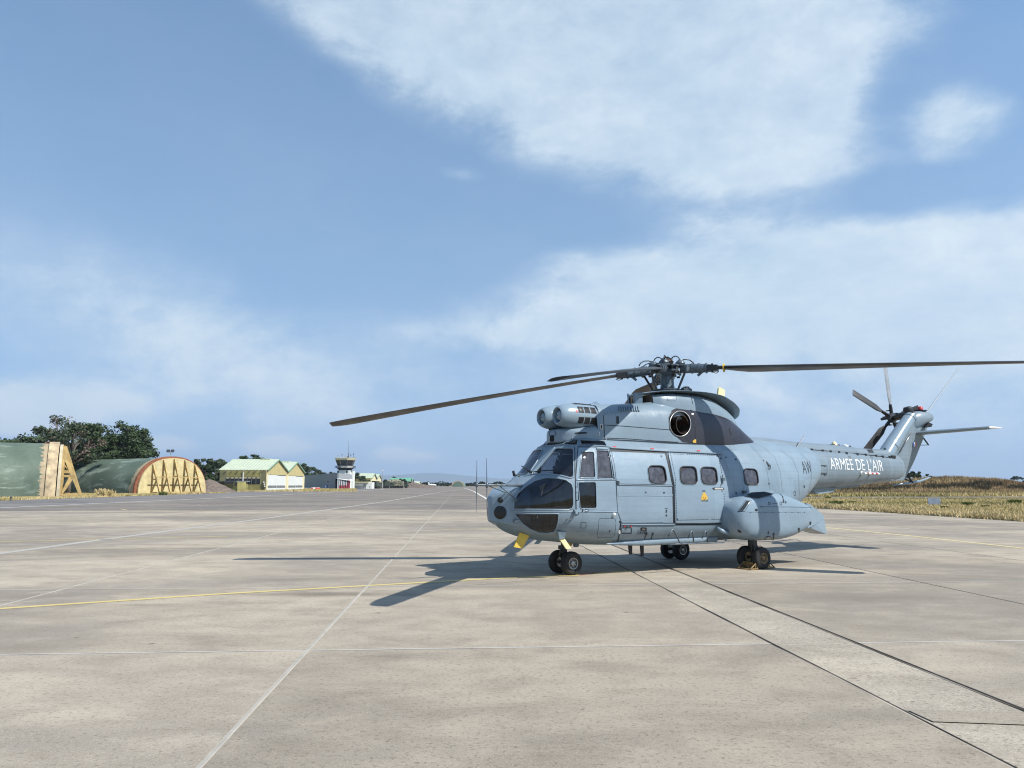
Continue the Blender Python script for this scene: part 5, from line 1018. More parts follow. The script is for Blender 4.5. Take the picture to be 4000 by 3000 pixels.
# ---- wheel chocks: triangular tube frames either side of the near main wheel
CK = .82
def chock(s_, sgn, label):
    P = world_of(np.array((s_, 1.26, 0.))); t = thing('wheel_chock', label, 'wheel chock', tuple(P), HEAD, 'chocks at the near main wheel'); t.scale = (CK, CK, CK)
    for l in (-.20, .20):
        b = MB(); b.tube([(0, -l, .022), (.27 * sgn, -l, .022)], .016, 8); b.tube([(0, -l, .022), (.05 * sgn, -l, .17)], .016, 8); b.tube([(.27 * sgn, -l, .022), (.05 * sgn, -l, .17)], .016, 8); b.tube([(.10 * sgn, -l, .022), (.05 * sgn, -l, .17)], .011, 6); b.build('side_frame', 'chock_metal', t, smooth=True, angle=40)
    for (x, z) in ((0, .022), (.27, .022), (.05, .17)): b = MB(); b.tube([(x * sgn, -.20, z), (x * sgn, .20, z)], .016, 8); b.build('cross_tube', 'chock_metal', t, smooth=True)
    b = MB(); b.add([(.052 * sgn, -.2, .175), (.052 * sgn, .2, .175), (.005 * sgn, .2, .03), (.005 * sgn, -.2, .03)], [(0, 1, 2, 3)]); b.build('face_plate', 'chock_metal', t)
chock(4.04 + .15, 1, 'yellow tube-frame chock behind the near main wheel'); chock(4.04 - .15, -1, 'yellow tube-frame chock in front of the near main wheel')
# ------------------------------------------------------------------ left side: shelters, hangars, tower
def X_at(u, D): return float(at(u, 1893, D)[0])
def H_at(v, D): return CAM[2] + (1893 - v) / FPX * D * 1.008
m = pmat('shelter_green', (.085, .135, .095), .75, spec=.3); g, b = nodes_of(m)
o = g.n.new('ShaderNodeTexCoord').outputs['Object']
w1 = g.noise(g.scale(o, (.28, 1, .75)), .55, 6, .62, .6); w2 = g.noise(g.scale(o, (.4, 1, 3.0)), .8, 4, .6); w3 = g.noise(g.scale(o, (1.2, 1, .12)), 2.2, 4, .6); sn = g.noise(o, .23, 3, .5)
cc = g.mix(g.map(sn, .35, .65), (.075, .105, .077, 1), (.125, .162, .122, 1)); cc = g.mix(g.math('MULTIPLY', g.map(w1, .50, .66, smooth=True), .65), cc, (.30, .36, .30, 1))
cc = g.mix(g.math('MULTIPLY', g.map(w2, .60, .70, smooth=True), .35), cc, (.44, .48, .42, 1)); cc = g.mix(g.map(w3, .45, .75, 0, .35), cc, (.065, .09, .066, 1))
ox = g.sep(o)[0]; rag = g.math('MULTIPLY_ADD', g.map(g.noise(g.scale(o, (.5, 1, 1)), 1.3, 6, .7), .38, .72), 1.2, .4)          # paint fallen away beside the rim
bare = g.math('LESS_THAN', g.math('ABSOLUTE', g.math('ADD', ox, 1.2)), rag); cc = g.mix(bare, cc, g.mix(g.noise(o, 1.4, 5, .65), (.17, .12, .07, 1), (.52, .43, .28, 1))); g.l.new(cc, b.inputs['Base Color'])
pmat('worn_concrete', (.40, .31, .19), .9, var=.5, vscale=.9, bump=.3, bscale=3); pmat('pale_concrete', (.46, .40, .28), .9, var=.25, vscale=1.2)
m = pmat('door_yellow', (.50, .42, .22), .7, spec=.3, var=.22, vscale=.8); pmat('beam_yellow', (.42, .295, .115), .65, var=.4, vscale=.9); pmat('rust_red', (.22, .075, .035), .8, var=.35, vscale=2)
pmat('rail_grey', (.12, .12, .11), .7)

def arch(W_, H_, n=28, e=2.25):
    return [(W_/2 * math.copysign(abs(math.cos(a)) ** (2/e), math.cos(a)), H_ * math.sin(a) ** (2/e)) for a in np.linspace(0, math.pi, n)]
def shelter(label, loc, rz, W_, H_, L, rust, gaps):
    """arched concrete aircraft shelter; local +X is the door side"""
    t = thing('aircraft_shelter', label, 'aircraft shelter', loc, rz, 'arched aircraft shelters')
    A = arch(W_, H_); rings = [[(x, y, z) for y, z in A] for x in np.linspace(-L, -1.2 if not rust else -.35, 14)]
    b = MB(); b.loft(rings, closed=False, caps=False); b.add(rings[0], [tuple(range(len(A)))]); b.build('shell', 'shelter_green', t, smooth=True, angle=40)
    b = MB(); A2 = arch(W_ + .5, H_ + .25); b.loft([[(x, y, z) for y, z in A2] for x in (-1.25 if not rust else -.4, 0)], closed=False, caps=False); A3 = arch(W_ - .6, H_ - .3); b.loft([[(0, y, z) for y, z in A2], [(0, y, z) for y, z in A3]], closed=False, caps=False); b.loft([[(-1.25 if not rust else -.4, y, z) for y, z in A2], [(-1.25 if not rust else -.4, y, z) for y, z in A3]], closed=False, caps=False); b.build('front_rim', 'worn_concrete' if not rust else 'rust_red', t, smooth=True, angle=40)
    b = MB(); b.loft([[(x, y, z) for y, z in arch(W_ - .5, H_ - .1)] for x in (.12, .50)], caps=True); b.build('door_wall', 'door_yellow' if rust else 'pale_concrete', t)
    n = len(gaps)
    for i, y in enumerate(gaps):                                # triangular buttress frames on the door
        hz = H_ * (max(0, 1 - abs(2 * y / W_) ** 2.25)) ** (1 / 2.25) - .25; c = t; q = MB(); s_ = .30 if not rust else .20
        q.bar((.62, y, .3), (.62, y, hz), s_, s_); q.bar((.72, y, hz - .1), (3.1, y, .35), s_ + .04, s_ + .12); q.bar((.6, y, .36), (3.45, y, .36), .26, .2)
        q.bar((.6, y, hz * .5), (2.0, y, hz * .5), .22, .26); q.bar((.7, y, .5), (1.95, y, hz * .48), s_, s_ + .04); q.bar((.7, y, hz * .78), (1.9, y, hz * .53), .12, .12)
        q.build('buttress', 'beam_yellow', t)
    if rust:
        q = MB(); q.bar((1.95, gaps[0] - .8, H_ * .46), (1.95, gaps[-1] + 1.0, H_ * .46), .14, .16); q.build('cross_beam', 'beam_yellow', t); q = MB(); q.bar((3.1, gaps[0] - .6, .36), (3.1, gaps[-1] + .6, .36), .18, .2); q.build('foot_beam', 'beam_yellow', t)
    q = MB(); q.box((3.0, 0, .12), (.5, W_ * .8, .16)); q.build('door_rail', 'rail_grey', t)
    return t
D1 = 107.; P1_ = at(222, 1893, D1 + 6.2)
shelter('nearest green arched shelter with pale worn rim, cut by the left edge', (P1_[0], P1_[1], -.05), R(29.5), 14.4, H_at(1733, D1 + 4.5), 34, False, [-4.6, -2.3, 0, 2.3, 4.6])
D2 = 150.; P2 = at(672, 1893, D2)
sh2 = shelter('dark green arched shelter showing its yellow door front with five sloping braces', (P2[0], P2[1], -.05), R(-31), 15.2, H_at(1789, D2), 30, True, [-4.7, -2.5, -.2, 2.1, 4.4])
# white graffiti-like scrapes and floodlight on the second shelter
pmat('lamp_dark', (.05, .055, .06), .5); pmat('galvanised', (.38, .39, .39), .5, .4)
t = thing('floodlight_pole', 'small twin floodlight on a thin pole above the yellow-fronted shelter', 'floodlight', tuple(at(665, 1788, D2 + 3)))
q = MB(); q.tube([(0, 0, -.6), (0, 0, 1.05)], .05); q.bar((-.7, 0, 1.1), (.7, 0, 1.1), .06); q.build('pole', 'galvanised', t)
for s_ in (-1, 1): q = MB(); q.box((s_ * .42, -.1, 1.35), (.62, .25, .50), M=Matrix.Rotation(R(-15), 3, 'X')); q.build('lamp', 'lamp_dark', t)

# ---- gabled hangars
def rib_mat(name, base, pitch, var=.12, axis=1, depth=.6):
    m = pmat(name, base, .6, spec=.35); g, b = nodes_of(m); o = g.n.new('ShaderNodeTexCoord').outputs['Object']; c = g.sep(o)[axis]
    s_ = g.math('SINE', g.math('MULTIPLY', c, 2 * math.pi / pitch)); n1 = g.noise(o, .6, 4, .6); n2 = g.noise(g.scale(o, (1, 1, .1)), 2.5, 4, .6)
    cc = g.mix(g.map(n1, .3, .7), tuple(x * (1 - var) for x in base) + (1,), tuple(x * (1 + var) for x in base) + (1,)); cc = g.mix(g.map(n2, .5, .75, 0, .25), cc, tuple(x * .6 for x in base) + (1,)); cc = g.mix(g.map(s_, .7, 1, 0, .3), cc, tuple(x * .7 for x in base) + (1,))
    g.l.new(cc, b.inputs['Base Color']); g.l.new(g.bump(s_, depth, .05), b.inputs['Normal']); return m
rib_mat('cladding_yellow', (.50, .42, .19), 1.6, axis=1); rib_mat('cladding_olive', (.20, .185, .065), 1.8, .35, 0); rib_mat('roof_pale', (.46, .51, .37), .9, .08, 0); rib_mat('roof_green', (.13, .36, .22), 1.2, .1, 0); rib_mat('shed_grey', (.21, .245, .265), .7, .08, 0)
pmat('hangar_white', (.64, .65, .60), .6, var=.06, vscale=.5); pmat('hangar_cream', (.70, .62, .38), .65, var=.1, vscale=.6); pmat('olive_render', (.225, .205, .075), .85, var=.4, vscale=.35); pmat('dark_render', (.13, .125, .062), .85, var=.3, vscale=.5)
pmat('pane_dark', (.02, .024, .03), .15, spec=.7, var=.4, vscale=1.2); pmat('frame_grey', (.16, .17, .16), .6); pmat('fascia_green', (.16, .28, .19), .6); pmat('pipe_white', (.70, .68, .66), .5)
def square(Pa, Pb, u_back):
    """front direction, width, and the depth direction square to it whose far corner is seen at u_back"""
    f = (Pb - Pa) * np.array((1, 1, 0)); w = np.linalg.norm(f); f = f / w; d = np.array((-f[1], f[0], 0.)); k = (u_back - 2000) / FPX / AX[1] * 1.0
    k = X_at(u_back, 1.0); dep = (k * Pa[1] - Pa[0]) / (d[0] - k * d[1]); return f, w, d, dep
def hangar(label, P, f, d, n, w, depth, eave, ridge, doorh, front, side, roof, detail=True, leafs=2, group=None, cat='hangar', doors='hangar_white'):
    """n gables side by side; P front-left corner, f along the front, d to the back (unit vectors). local: X along -d (front faces +X), Y along f"""
    rz = math.atan2(-d[1], -d[0]); t = thing('twin_hangar' if n > 1 else 'hangar', label, cat, (P[0], P[1], -.05), rz, group)
    sg = 1 if (-d[0] * f[1] + d[1] * f[0]) > 0 else -1            # +Y of the local frame against f
    Y = lambda y: y * sg
    for i in range(n):
        y0, y1 = i * w, (i + 1) * w; ym = (y0 + y1) / 2
        b = MB(); b.prism([(0, Y(y0), doorh), (0, Y(y1), doorh), (0, Y(y1), eave), (0, Y(ym), ridge), (0, Y(y0), eave)], (-.3, 0, 0)); b.build('gable', front, t)
        b = MB(); b.prism([(-depth, Y(y0), 0), (-depth, Y(y1), 0), (-depth, Y(y1), eave), (-depth, Y(ym), ridge), (-depth, Y(y0), eave)], (.3, 0, 0)); b.build('rear_wall', side, t)
        for (a, c) in ((y0, ym), (ym, y1)):
            za, zc = (eave, ridge) if c == ym else (ridge, eave); ex = .35 if detail else 0
            b = MB(); b.prism([(.35, Y(a), za + .05), (.35, Y(c), zc + .05), (-depth - .3, Y(c), zc + .05), (-depth - .3, Y(a), za + .05)], (0, 0, .16)); b.build('roof_slope', roof, t)
            b = MB(); b.bar((.40, Y(a), za + .02), (.40, Y(c), zc + .02), .10, .36); b.build('fascia', 'fascia_green', t)
        px_ = .045 * w
        for yy in (y0 + px_ / 2 + .02, y1 - px_ / 2 - .02): b = MB(); b.box((-.1, Y(yy), doorh / 2), (.5, px_, doorh)); b.build('door_post', 'hangar_cream' if detail else front, t)
        for k in range(leafs):
            c0 = y0 + px_ + (w - 2 * px_) * k / leafs; c1 = y0 + px_ + (w - 2 * px_) * (k + 1) / leafs
            b = MB(); b.box((-.12 - .12 * (k % 2), Y((c0 + c1) / 2), doorh / 2 - .03), (.12, c1 - c0 - .12, doorh - .10)); lf = b.build('door_leaf', doors, t)
            if detail:
                nn = 11
                for j in range(nn): yy = c0 + .4 + (c1 - c0 - .8) * (j + .5) / nn; b = MB(); b.box((-.05 - .12 * (k % 2), Y(yy), doorh * .26), (.06, (c1 - c0 - .8) / nn * .62, doorh * .15)); b.build('door_pane', 'pane_dark', lf)
        if detail: b = MB(); b.box((-depth * .28, Y(ym), ridge + .22), (depth * .22, 1.6, .30)); b.build('ridge_vent', 'roof_pale', t)
    for yy in (0, n * w):
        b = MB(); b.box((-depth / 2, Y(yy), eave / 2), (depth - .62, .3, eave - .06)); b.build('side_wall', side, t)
    return t, sg
Pa = at(1040, 1893, 213); Pb = at(1187, 1893, 264); f_, n2w, d_, dep = square(Pa, Pb, 856); Pc = Pa + d_ * dep
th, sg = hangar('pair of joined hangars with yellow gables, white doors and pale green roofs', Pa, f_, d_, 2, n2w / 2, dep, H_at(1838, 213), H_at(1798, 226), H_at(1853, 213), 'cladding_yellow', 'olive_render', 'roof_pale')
# long window, lean-to wall and downpipe on its olive side (the side that looks at the camera)
def sidebox(u0, u1, v0, v1, off, th_, mat, name, par=th):
    a, c = [((Pc - Pa) * ((1040 - u) / (1040 - 856)) + Pa) for u in (u0, u1)]; D = (a[1] + c[1]) / 2; z0, z1 = max(0, H_at(v1, D)), H_at(v0, D); nrm = np.array([d_[1], -d_[0], 0.]); nrm = nrm if nrm[1] < 0 else -nrm
    mid = (a + c) / 2 + nrm * off; L = np.linalg.norm((c - a)[:2]); b = MB(); rz = math.atan2((c - a)[1], (c - a)[0]) - par.rotation_euler[2]
    q = Matrix.Rotation(-par.rotation_euler[2], 3, 'Z') @ (Vector((mid[0], mid[1], 0)) - Vector(par.location)); b.box((q.x, q.y, (z0 + z1) / 2 + .05), (L, th_, z1 - z0), rz); return b.build(name, mat, par)
win = sidebox(881, 1017, 1863, 1891, .18, .08, 'pane_dark', 'long_window')
for k in range(9): u = 881 + 136 * k / 8; sidebox(u - .5, u + .5, 1863, 1891, .26, .08, 'frame_grey', 'window_mullion')
for k in range(8): u = 881 + 136 * (k + .5) / 8; sidebox(u - 6, u + 6, 1866, 1869, .24, .05, 'hangar_cream', 'window_blind')
sidebox(948, 951, 1840, 1885, .35, .25, 'pipe_white', 'downpipe'); sidebox(858, 885, 1840, 1911, .165, .03, 'dark_render', 'wall_panel'); sidebox(1020, 1039, 1840, 1912, .165, .03, 'dark_render', 'wall_panel')
for k in range(7): u = 882 + k * 23; sidebox(u - 3, u + 1, 1841, 1843, .4, .5, 'frame_grey', 'eave_bracket')
for k in range(3): sidebox(1031 + k * 2, 1033 + k * 2, 1881 + k * 8, 1886 + k * 8, .5, .6, 'pipe_white', 'wall_insulator')
t = thing('lean_to_store', 'low olive flat-roofed annexe in front of the long hangar window', 'annexe', (0, 0, -.05)); an = lambda u, D: at(u, 1893, D)
a, c = an(843, 214), an(937, 207); L = np.linalg.norm((c - a)[:2]); rz = math.atan2((c - a)[1], (c - a)[0]); mid = (a + c) / 2; t.location = (mid[0], mid[1] , -.05); t.rotation_euler = (0, 0, rz)
q = MB(); q.box((0, 1.2, 1.0), (L, 2.4, 2.0)); q.build('wall', 'olive_render', t); q = MB(); q.box((.3, .6, 2.68), (L * 1.05, 4.2, .22)); q.build('flat_roof', 'frame_grey', t); q = MB(); q.box((0, 1.25, 2.3), (L * .92, 2.2, .6)); q.build('clerestory', 'pane_dark', t)
q = MB(); q.box((L / 2 + .25, -.2, 1.25), (1.9, 2.6, 2.5)); q.build('door_block', 'olive_render', t); q = MB(); q.box((L / 2 + .35, -1.53, 1.9), (.9, .06, .8)); q.build('window', 'pane_dark', t)

# ---- grey shed with striped curtain doors, control tower
Dt = 296.; S0 = at(1320, 1893, Dt); S1 = at(1180, 1893, 390.); S2 = at(1374, 1893, 312.)
t = thing('grey_shed', 'long dark grey sheet-metal shed with red and black striped doors below the tower', 'shed', (S0[0], S0[1], -.05))
zS, zL = H_at(1849, Dt), H_at(1864, 390.)
loc = lambda P: np.array((P[0] - S0[0], P[1] - S0[1]))
def wallpoly(P, Q, zp, zq, th_, name, mat, z0=0., par=None):
    p, q_ = loc(P), loc(Q); d = q_ - p; d = d / np.linalg.norm(d); nn = np.array((-d[1], d[0])); b = MB(); b.prism([(p[0], p[1], z0), (q_[0], q_[1], z0), (q_[0], q_[1], zq), (p[0], p[1], zp)], (nn[0] * th_, nn[1] * th_, 0)); return b.build(name, mat, par or t)
wallpoly(S1, S0, zS, zS, .3, 'side_wall', 'shed_grey', .5); wallpoly(S1, S0, .48, .48, .22, 'plinth', 'hangar_white')
wallpoly(S0, S2, zS, zS - .5, .3, 'front_band', 'galvanised', zS - 2.1); wallpoly(S0, S0 + (S2 - S0) * .06, zS - 2.12, zS - 2.12, .3, 'corner_post', 'hangar_white')
S3 = S2 + (S1 - S0); bb = [loc(P) for P in (S0, S2, S3, S1)]; b = MB(); b.prism([(p[0], p[1], z) for p, z in zip(bb, (zS, zS - .5, zS - .5, zS))], (0, 0, .15)); b.build('roof', 'shed_grey', t)
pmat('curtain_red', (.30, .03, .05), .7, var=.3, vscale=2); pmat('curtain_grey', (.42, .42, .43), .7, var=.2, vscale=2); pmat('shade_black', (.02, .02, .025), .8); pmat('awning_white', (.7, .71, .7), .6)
fd = (S2 - S0); nn_ = np.array((-fd[1], fd[0], 0)); nn_ /= np.linalg.norm(nn_)
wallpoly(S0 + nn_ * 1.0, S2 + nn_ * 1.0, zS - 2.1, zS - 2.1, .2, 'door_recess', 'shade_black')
for k in range(7): a_, c_ = S0 + fd * (.10 + k * .12), S0 + fd * (.10 + k * .12 + .055); wallpoly(a_, c_, zS - 2.4, zS - 2.4, .1, 'curtain_strip', 'curtain_grey' if k < 5 else 'curtain_red', 1.5); wallpoly(a_, c_, 1.48, 1.48, .1, 'curtain_foot', 'curtain_red')
b = MB(); p, q_ = loc(S0), loc(S2); b.prism([(p[0], p[1], zS - 2.15), (q_[0] + .6, q_[1], zS - 2.6), (q_[0] + .6, q_[1] - 2.0, zS - 2.8), (p[0], p[1] - 1.6, zS - 2.2)], (0, 0, .12)); b.build('awning', 'awning_white', t)
wallpoly(S1 + (S0 - S1) * .76 - nn_ * 0, S1 + (S0 - S1) * .79, 3.1, 3.1, -.25, 'wall_vent', 'shade_black', 2.8)
Dw = 318.; tw = thing('control_tower', 'white airfield control tower with dark slanted cab windows and roof aerials', 'control tower', (X_at(1347, Dw), Dw, -.05))
mpp = Dw / FPX; Ht = lambda v: H_at(v, Dw); Yx = lambda u: (u - 1347) * mpp
b = MB(); b.box((-.1, 0, Ht(1838) / 2), (5.2, 5.0, Ht(1838))); b.build('shaft', 'hangar_white', tw)
b = MB(); b.box((2.35 + .55, 1.5, Ht(1840) / 2), (.95, 3.5, Ht(1840) - .1)); b.build('stair_tower', 'hangar_white', tw)
for u in (1324.5, 1359): b = MB(); b.box((Yx(u), -2.52, Ht(1844.5)), (.62, .08, .95)); b.build('window', 'pane_dark', tw)
oct_ = lambda r, z, n=8: [(r * math.cos(2 * math.pi * (k + .5) / n), r * math.sin(2 * math.pi * (k + .5) / n), z) for k in range(n)]
b = MB(); b.loft([oct_(2.6, Ht(1838)), oct_(2.9, Ht(1834)), oct_(3.6, Ht(1829.5))]); b.build('bracket_ring', 'shade_black', tw)
b = MB(); b.loft([oct_(4.35, Ht(1829.5)), oct_(4.35, Ht(1828))]); b.build('gallery_floor', 'shade_black', tw)
b = MB()
for k in range(8):
    for zz in (1826, 1824, 1821.5): p, q_ = oct_(4.25, Ht(zz))[k], oct_(4.25, Ht(zz))[(k + 1) % 8]; b.tube([p, q_], .05, 5)
    p = oct_(4.25, 0)[k]; b.tube([(p[0], p[1], Ht(1829)), (p[0], p[1], Ht(1821.5))], .05, 5)
b.build('gallery_railing', 'lamp_dark', tw)
b = MB(); b.loft([oct_(2.95, Ht(1828)), oct_(3.05, Ht(1821.5))]); b.build('cab_base', 'hangar_white', tw)
for k in range(8):                                              # slanted panes of the cab
    lo, hi = oct_(3.05, Ht(1821.4)), oct_(4.0, Ht(1799.5)); P4 = [np.array(x) for x in (lo[k], lo[(k+1) % 8], hi[(k+1) % 8], hi[k])]; c = sum(P4) / 4; P4 = [c + (p - c) * .955 for p in P4]; b = MB(); b.prism([tuple(p) for p in P4], tuple(-.08 * np.array((c[0], c[1], 0)) / np.hypot(c[0], c[1]))); b.build('cab_pane', 'pane_dark', tw)
    b = MB(); b.bar(lo[k], hi[k], .16, .16); b.build('cab_mullion', 'frame_grey', tw)
b = MB(); b.loft([oct_(4.0, Ht(1799.5)), oct_(4.45, Ht(1792)), oct_(4.3, Ht(1791.5))]); b.build('cab_roof', 'hangar_cream', tw)
b = MB()
for k in range(8):
    p, q_ = oct_(4.2, Ht(1788))[k], oct_(4.2, Ht(1788))[(k + 1) % 8]; b.tube([p, q_], .04, 5); b.tube([(p[0], p[1], Ht(1792)), p], .04, 5)
b.build('roof_railing', 'galvanised', tw)
for u, v0, v1, r_ in ((1356, 1745, 1790, .05), (1332, 1774, 1790, .05), (1357, 1772, 1790, .05), (1366, 1777, 1790, .05), (1377, 1773, 1790, .05), (1319, 1780, 1790, .04)):
    b = MB(); b.tube([(Yx(u), .5, Ht(v1)), (Yx(u), .5, Ht(v0))], r_, 6)
    if v0 > 1760 and u != 1319: b.tube([(Yx(u), .5, Ht(v0 + 6)), (Yx(u), .5, Ht(v0))], .16, 8)
    if u == 1319: b.bar((Yx(1312), .5, Ht(1780)), (Yx(1326), .5, Ht(1780)), .08)
    b.build('roof_aerial', 'lamp_dark' if u != 1319 else 'galvanised', tw)
b = MB(); b.tube([(Yx(1356), .5, Ht(1745)), (Yx(1356), .5, Ht(1722))], .03, 5); b.build('roof_mast', 'lamp_dark', tw)
for u, w_ in ((1345, .5), (1356, .6)): b = MB(); b.box((Yx(u), .3, Ht(1789) + .2), (w_, w_, 1.0)); b.build('roof_box', 'lamp_dark' if u > 1350 else 'galvanised', tw)
# low white building beside the tower
t = thing('white_annexe', 'low white flat-roofed building right of the control tower', 'building', tuple(at(1410, 1893, 325) - np.array((0, 0, 1.8)))); mp = 325 / FPX; Yb = lambda u: (u - 1410) * mp; Hb = lambda v: H_at(v, 325) + .05
b = MB(); b.box(((Yb(1372) + Yb(1452)) / 2, 3, Hb(1884) / 2), (Yb(1452) - Yb(1372), 6, Hb(1884))); b.build('wall', 'hangar_white', t)
b = MB(); b.box(((Yb(1370) + Yb(1440)) / 2, 2.4, Hb(1883.5)), (Yb(1440) - Yb(1370), 7.4, .3)); b.build('flat_roof', 'hangar_cream', t); b = MB(); b.box(((Yb(1374) + Yb(1418)) / 2, -.6, Hb(1894.5)), (Yb(1418) - Yb(1374), 1.2, .25)); b.build('canopy', 'hangar_white', t)
for (u0, u1, v0, v1, mt) in ((1380, 1387, 1897, 1906, 'pane_dark'), (1421, 1424, 1890, 1909, 'frame_grey'), (1428, 1430, 1890, 1909, 'frame_grey'), (1443, 1444, 1898, 1905, 'frame_grey')): b = MB(); b.box(((Yb(u0) + Yb(u1)) / 2, -.04, (Hb(v0) + max(.1, Hb(v1))) / 2), (Yb(u1) - Yb(u0), .1, Hb(v0) - max(.1, Hb(v1)))); b.build('window' if mt == 'pane_dark' else 'door', mt, t)
# second pair of hangars
Qa = at(1450, 1893, 345); Qb = at(1489, 1893, 405); f2, w2_, d2, dp2 = square(Qa, Qb, 1388)
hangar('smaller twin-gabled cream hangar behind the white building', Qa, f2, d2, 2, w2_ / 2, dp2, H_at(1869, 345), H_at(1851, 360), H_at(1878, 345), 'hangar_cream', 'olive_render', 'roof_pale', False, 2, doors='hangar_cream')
Ra = at(1601, 1893, 560); Rb = at(1615, 1893, 640); f3, w3_, d3, dp3 = square(Ra, Rb, 1520)
pmat('brown_wall', (.17, .13, .09), .8)
hangar('distant hangars with bright green roofs behind the camouflaged vehicles', Ra, f3, d3, 2, w3_ / 2, dp3, H_at(1881, 560), H_at(1868, 575), H_at(1885, 560), 'brown_wall', 'brown_wall', 'roof_green', False, 2, doors='brown_wall')
Ta = at(1634, 1893, 620); Tb = at(1644, 1893, 660); f4, w4_, d4, dp4 = square(Ta, Tb, 1615)
hangar('small distant cream hut at the end of the green roofs', Ta, f4, d4, 1, w4_, dp4, H_at(1889, 620), H_at(1880, 620), H_at(1896, 620) + 1, 'hangar_cream', 'hangar_cream', 'roof_pale', False, 1, cat='hut', doors='hangar_cream')
# far domed shelter at the end of the apron
t = thing('far_shelter', 'distant grey-green domed shelter at the far end of the apron', 'aircraft shelter', (X_at(1788, 640), 640, -.05)); A = arch(10.4, 4.6, 20, 2.0); pmat('far_green', (.12, .17, .13), .8, var=.3, vscale=.4)
b = MB(); b.loft([[(y * (1 if k < 3 else .985), x, z * (1 if k < 3 else .985)) for y, z in A] for k, x in enumerate((0, 12, 24))], closed=False, caps=True); b.build('shell', 'far_green', t, smooth=True, angle=40); b = MB(); b.loft([[(y * s_, -.3, z * s_) for y, z in A] for s_ in (1.05, .90)], closed=False, caps=False); b.build('front_rim', 'worn_concrete', t)
b = MB(); b.add([(y * .9, -.2, z * .9) for y, z in A], [tuple(range(len(A)))]); b.build('door_wall', 'far_green', t)
# tall lamp mast
t = thing('lamp_mast', 'tall thin grey lighting mast beside the far cream hangar', 'lamp mast', (X_at(1494, 352), 352, -.05)); b = MB(); b.tube([(0, 0, 0), (0, 0, H_at(1839, 352))], [.22, .10], 8); b.build('pole', 'galvanised', t); b = MB(); b.box((0, 0, H_at(1838, 352)), (.7, .5, .35)); b.build('lamp_head', 'awning_white', t)

# ---- vehicles and small things by the hangars
pmat('camo_dark', (.045, .06, .045), .8, var=.5, vscale=.9)
m = pmat('camo', (.16, .17, .12), .85); g, b = nodes_of(m); o = g.n.new('ShaderNodeTexCoord').outputs['Object']; k = g.noise(o, 1.1, 3, .5); cc = g.mix(g.map(k, .47, .50), (.05, .07, .045, 1), (.22, .21, .15, 1)); cc = g.mix(g.map(g.noise(g.vec('ADD', o, (7, 3, 1)), .9, 3, .5), .58, .60), cc, (.30, .22, .16, 1)); g.l.new(cc, b.inputs['Base Color'])
def truck(label, u, D, L, box_mat, cab_left=True, s_=1., rz=0.):
    t = thing('army_truck', label, 'truck', (X_at(u, D), D, -.03), rz, 'parked military trucks'); k = -1 if cab_left else 1
    b = MB(); b.box((k * (L / 2 - 1.0), 0, 1.55), (2.0, 2.3, 1.3)); b.box((k * (L / 2 - .85), 0, 2.45), (1.5, 2.2, .75)); b.box((k * (L / 2 + .15), 0, 1.15), (.7, 2.2, .7)); b.build('cab', 'camo_dark', t)
    b = MB(); b.box((k * (L / 2 - .85), -1.12, 2.45), (1.0, .06, .5)); b.build('cab_window', 'pane_dark', t)
    b = MB(); b.box((-k * 1.05, 0, 2.25), (L - 2.4, 2.4, 2.2)); b.build('cargo_box', box_mat, t); b = MB(); b.box((0, 0, .95), (L, 1.8, .35)); b.build('chassis', 'camo_dark', t)
    for x in (k * (L / 2 - .9), -k * (L / 2 - 1.0), -k * (L / 2 - 2.3)):
        for y in (-1.0, 1.0): b = MB(); b.lathe([(-.17, .2), (-.17, .5), (-.1, .56), (.1, .56), (.17, .5), (.17, .2)], (x, y, .56), (0, 1, 0), 14, True); b.build('wheel', 'rubber', t, smooth=True, angle=40)
    return t
truck('dark army truck parked facing us before the cream hangar doors', 1471, 345, 4.6, 'camo_dark', False, rz=R(70))
truck('small dark army jeep left of the camouflaged convoy', 1505, 372, 4.4, 'camo_dark')
truck('army truck with a grey-green box body at the left of the convoy', 1528, 380, 7.2, 'camo', True); truck('camouflaged army truck in the middle of the convoy', 1549, 374, 7.0, 'camo', True); truck('camouflaged army truck at the right end of the convoy', 1568, 384, 6.4, 'camo', False)
t = thing('camouflage_net', 'grey patchy camouflage canopy over the parked convoy', 'camouflage net', (X_at(1536, 392), 392, 0)); rr = random.Random(5)
V = []; nx, ny = 22, 6
for i in range(nx):
    for j in range(ny): V.append(((i / (nx - 1) - .5) * 8.6, (j / (ny - 1)) * 3 , 4.4 * (1 - (abs(i / (nx - 1) - .5) * 2) ** 6 * .5) * (.62 + .38 * j / (ny - 1)) + rr.uniform(-.2, .2)))
b = MB(); b.add(V, [(i * ny + j, (i + 1) * ny + j, (i + 1) * ny + j + 1, i * ny + j + 1) for i in range(nx - 1) for j in range(ny - 1)]); b.build('net', 'camo', t)
for x in (-4.2, 0, 4.2): b = MB(); b.tube([(x, 2.9, 0), (x, 2.9, 4.0)], .06, 6); b.build('net_pole', 'lamp_dark', t)
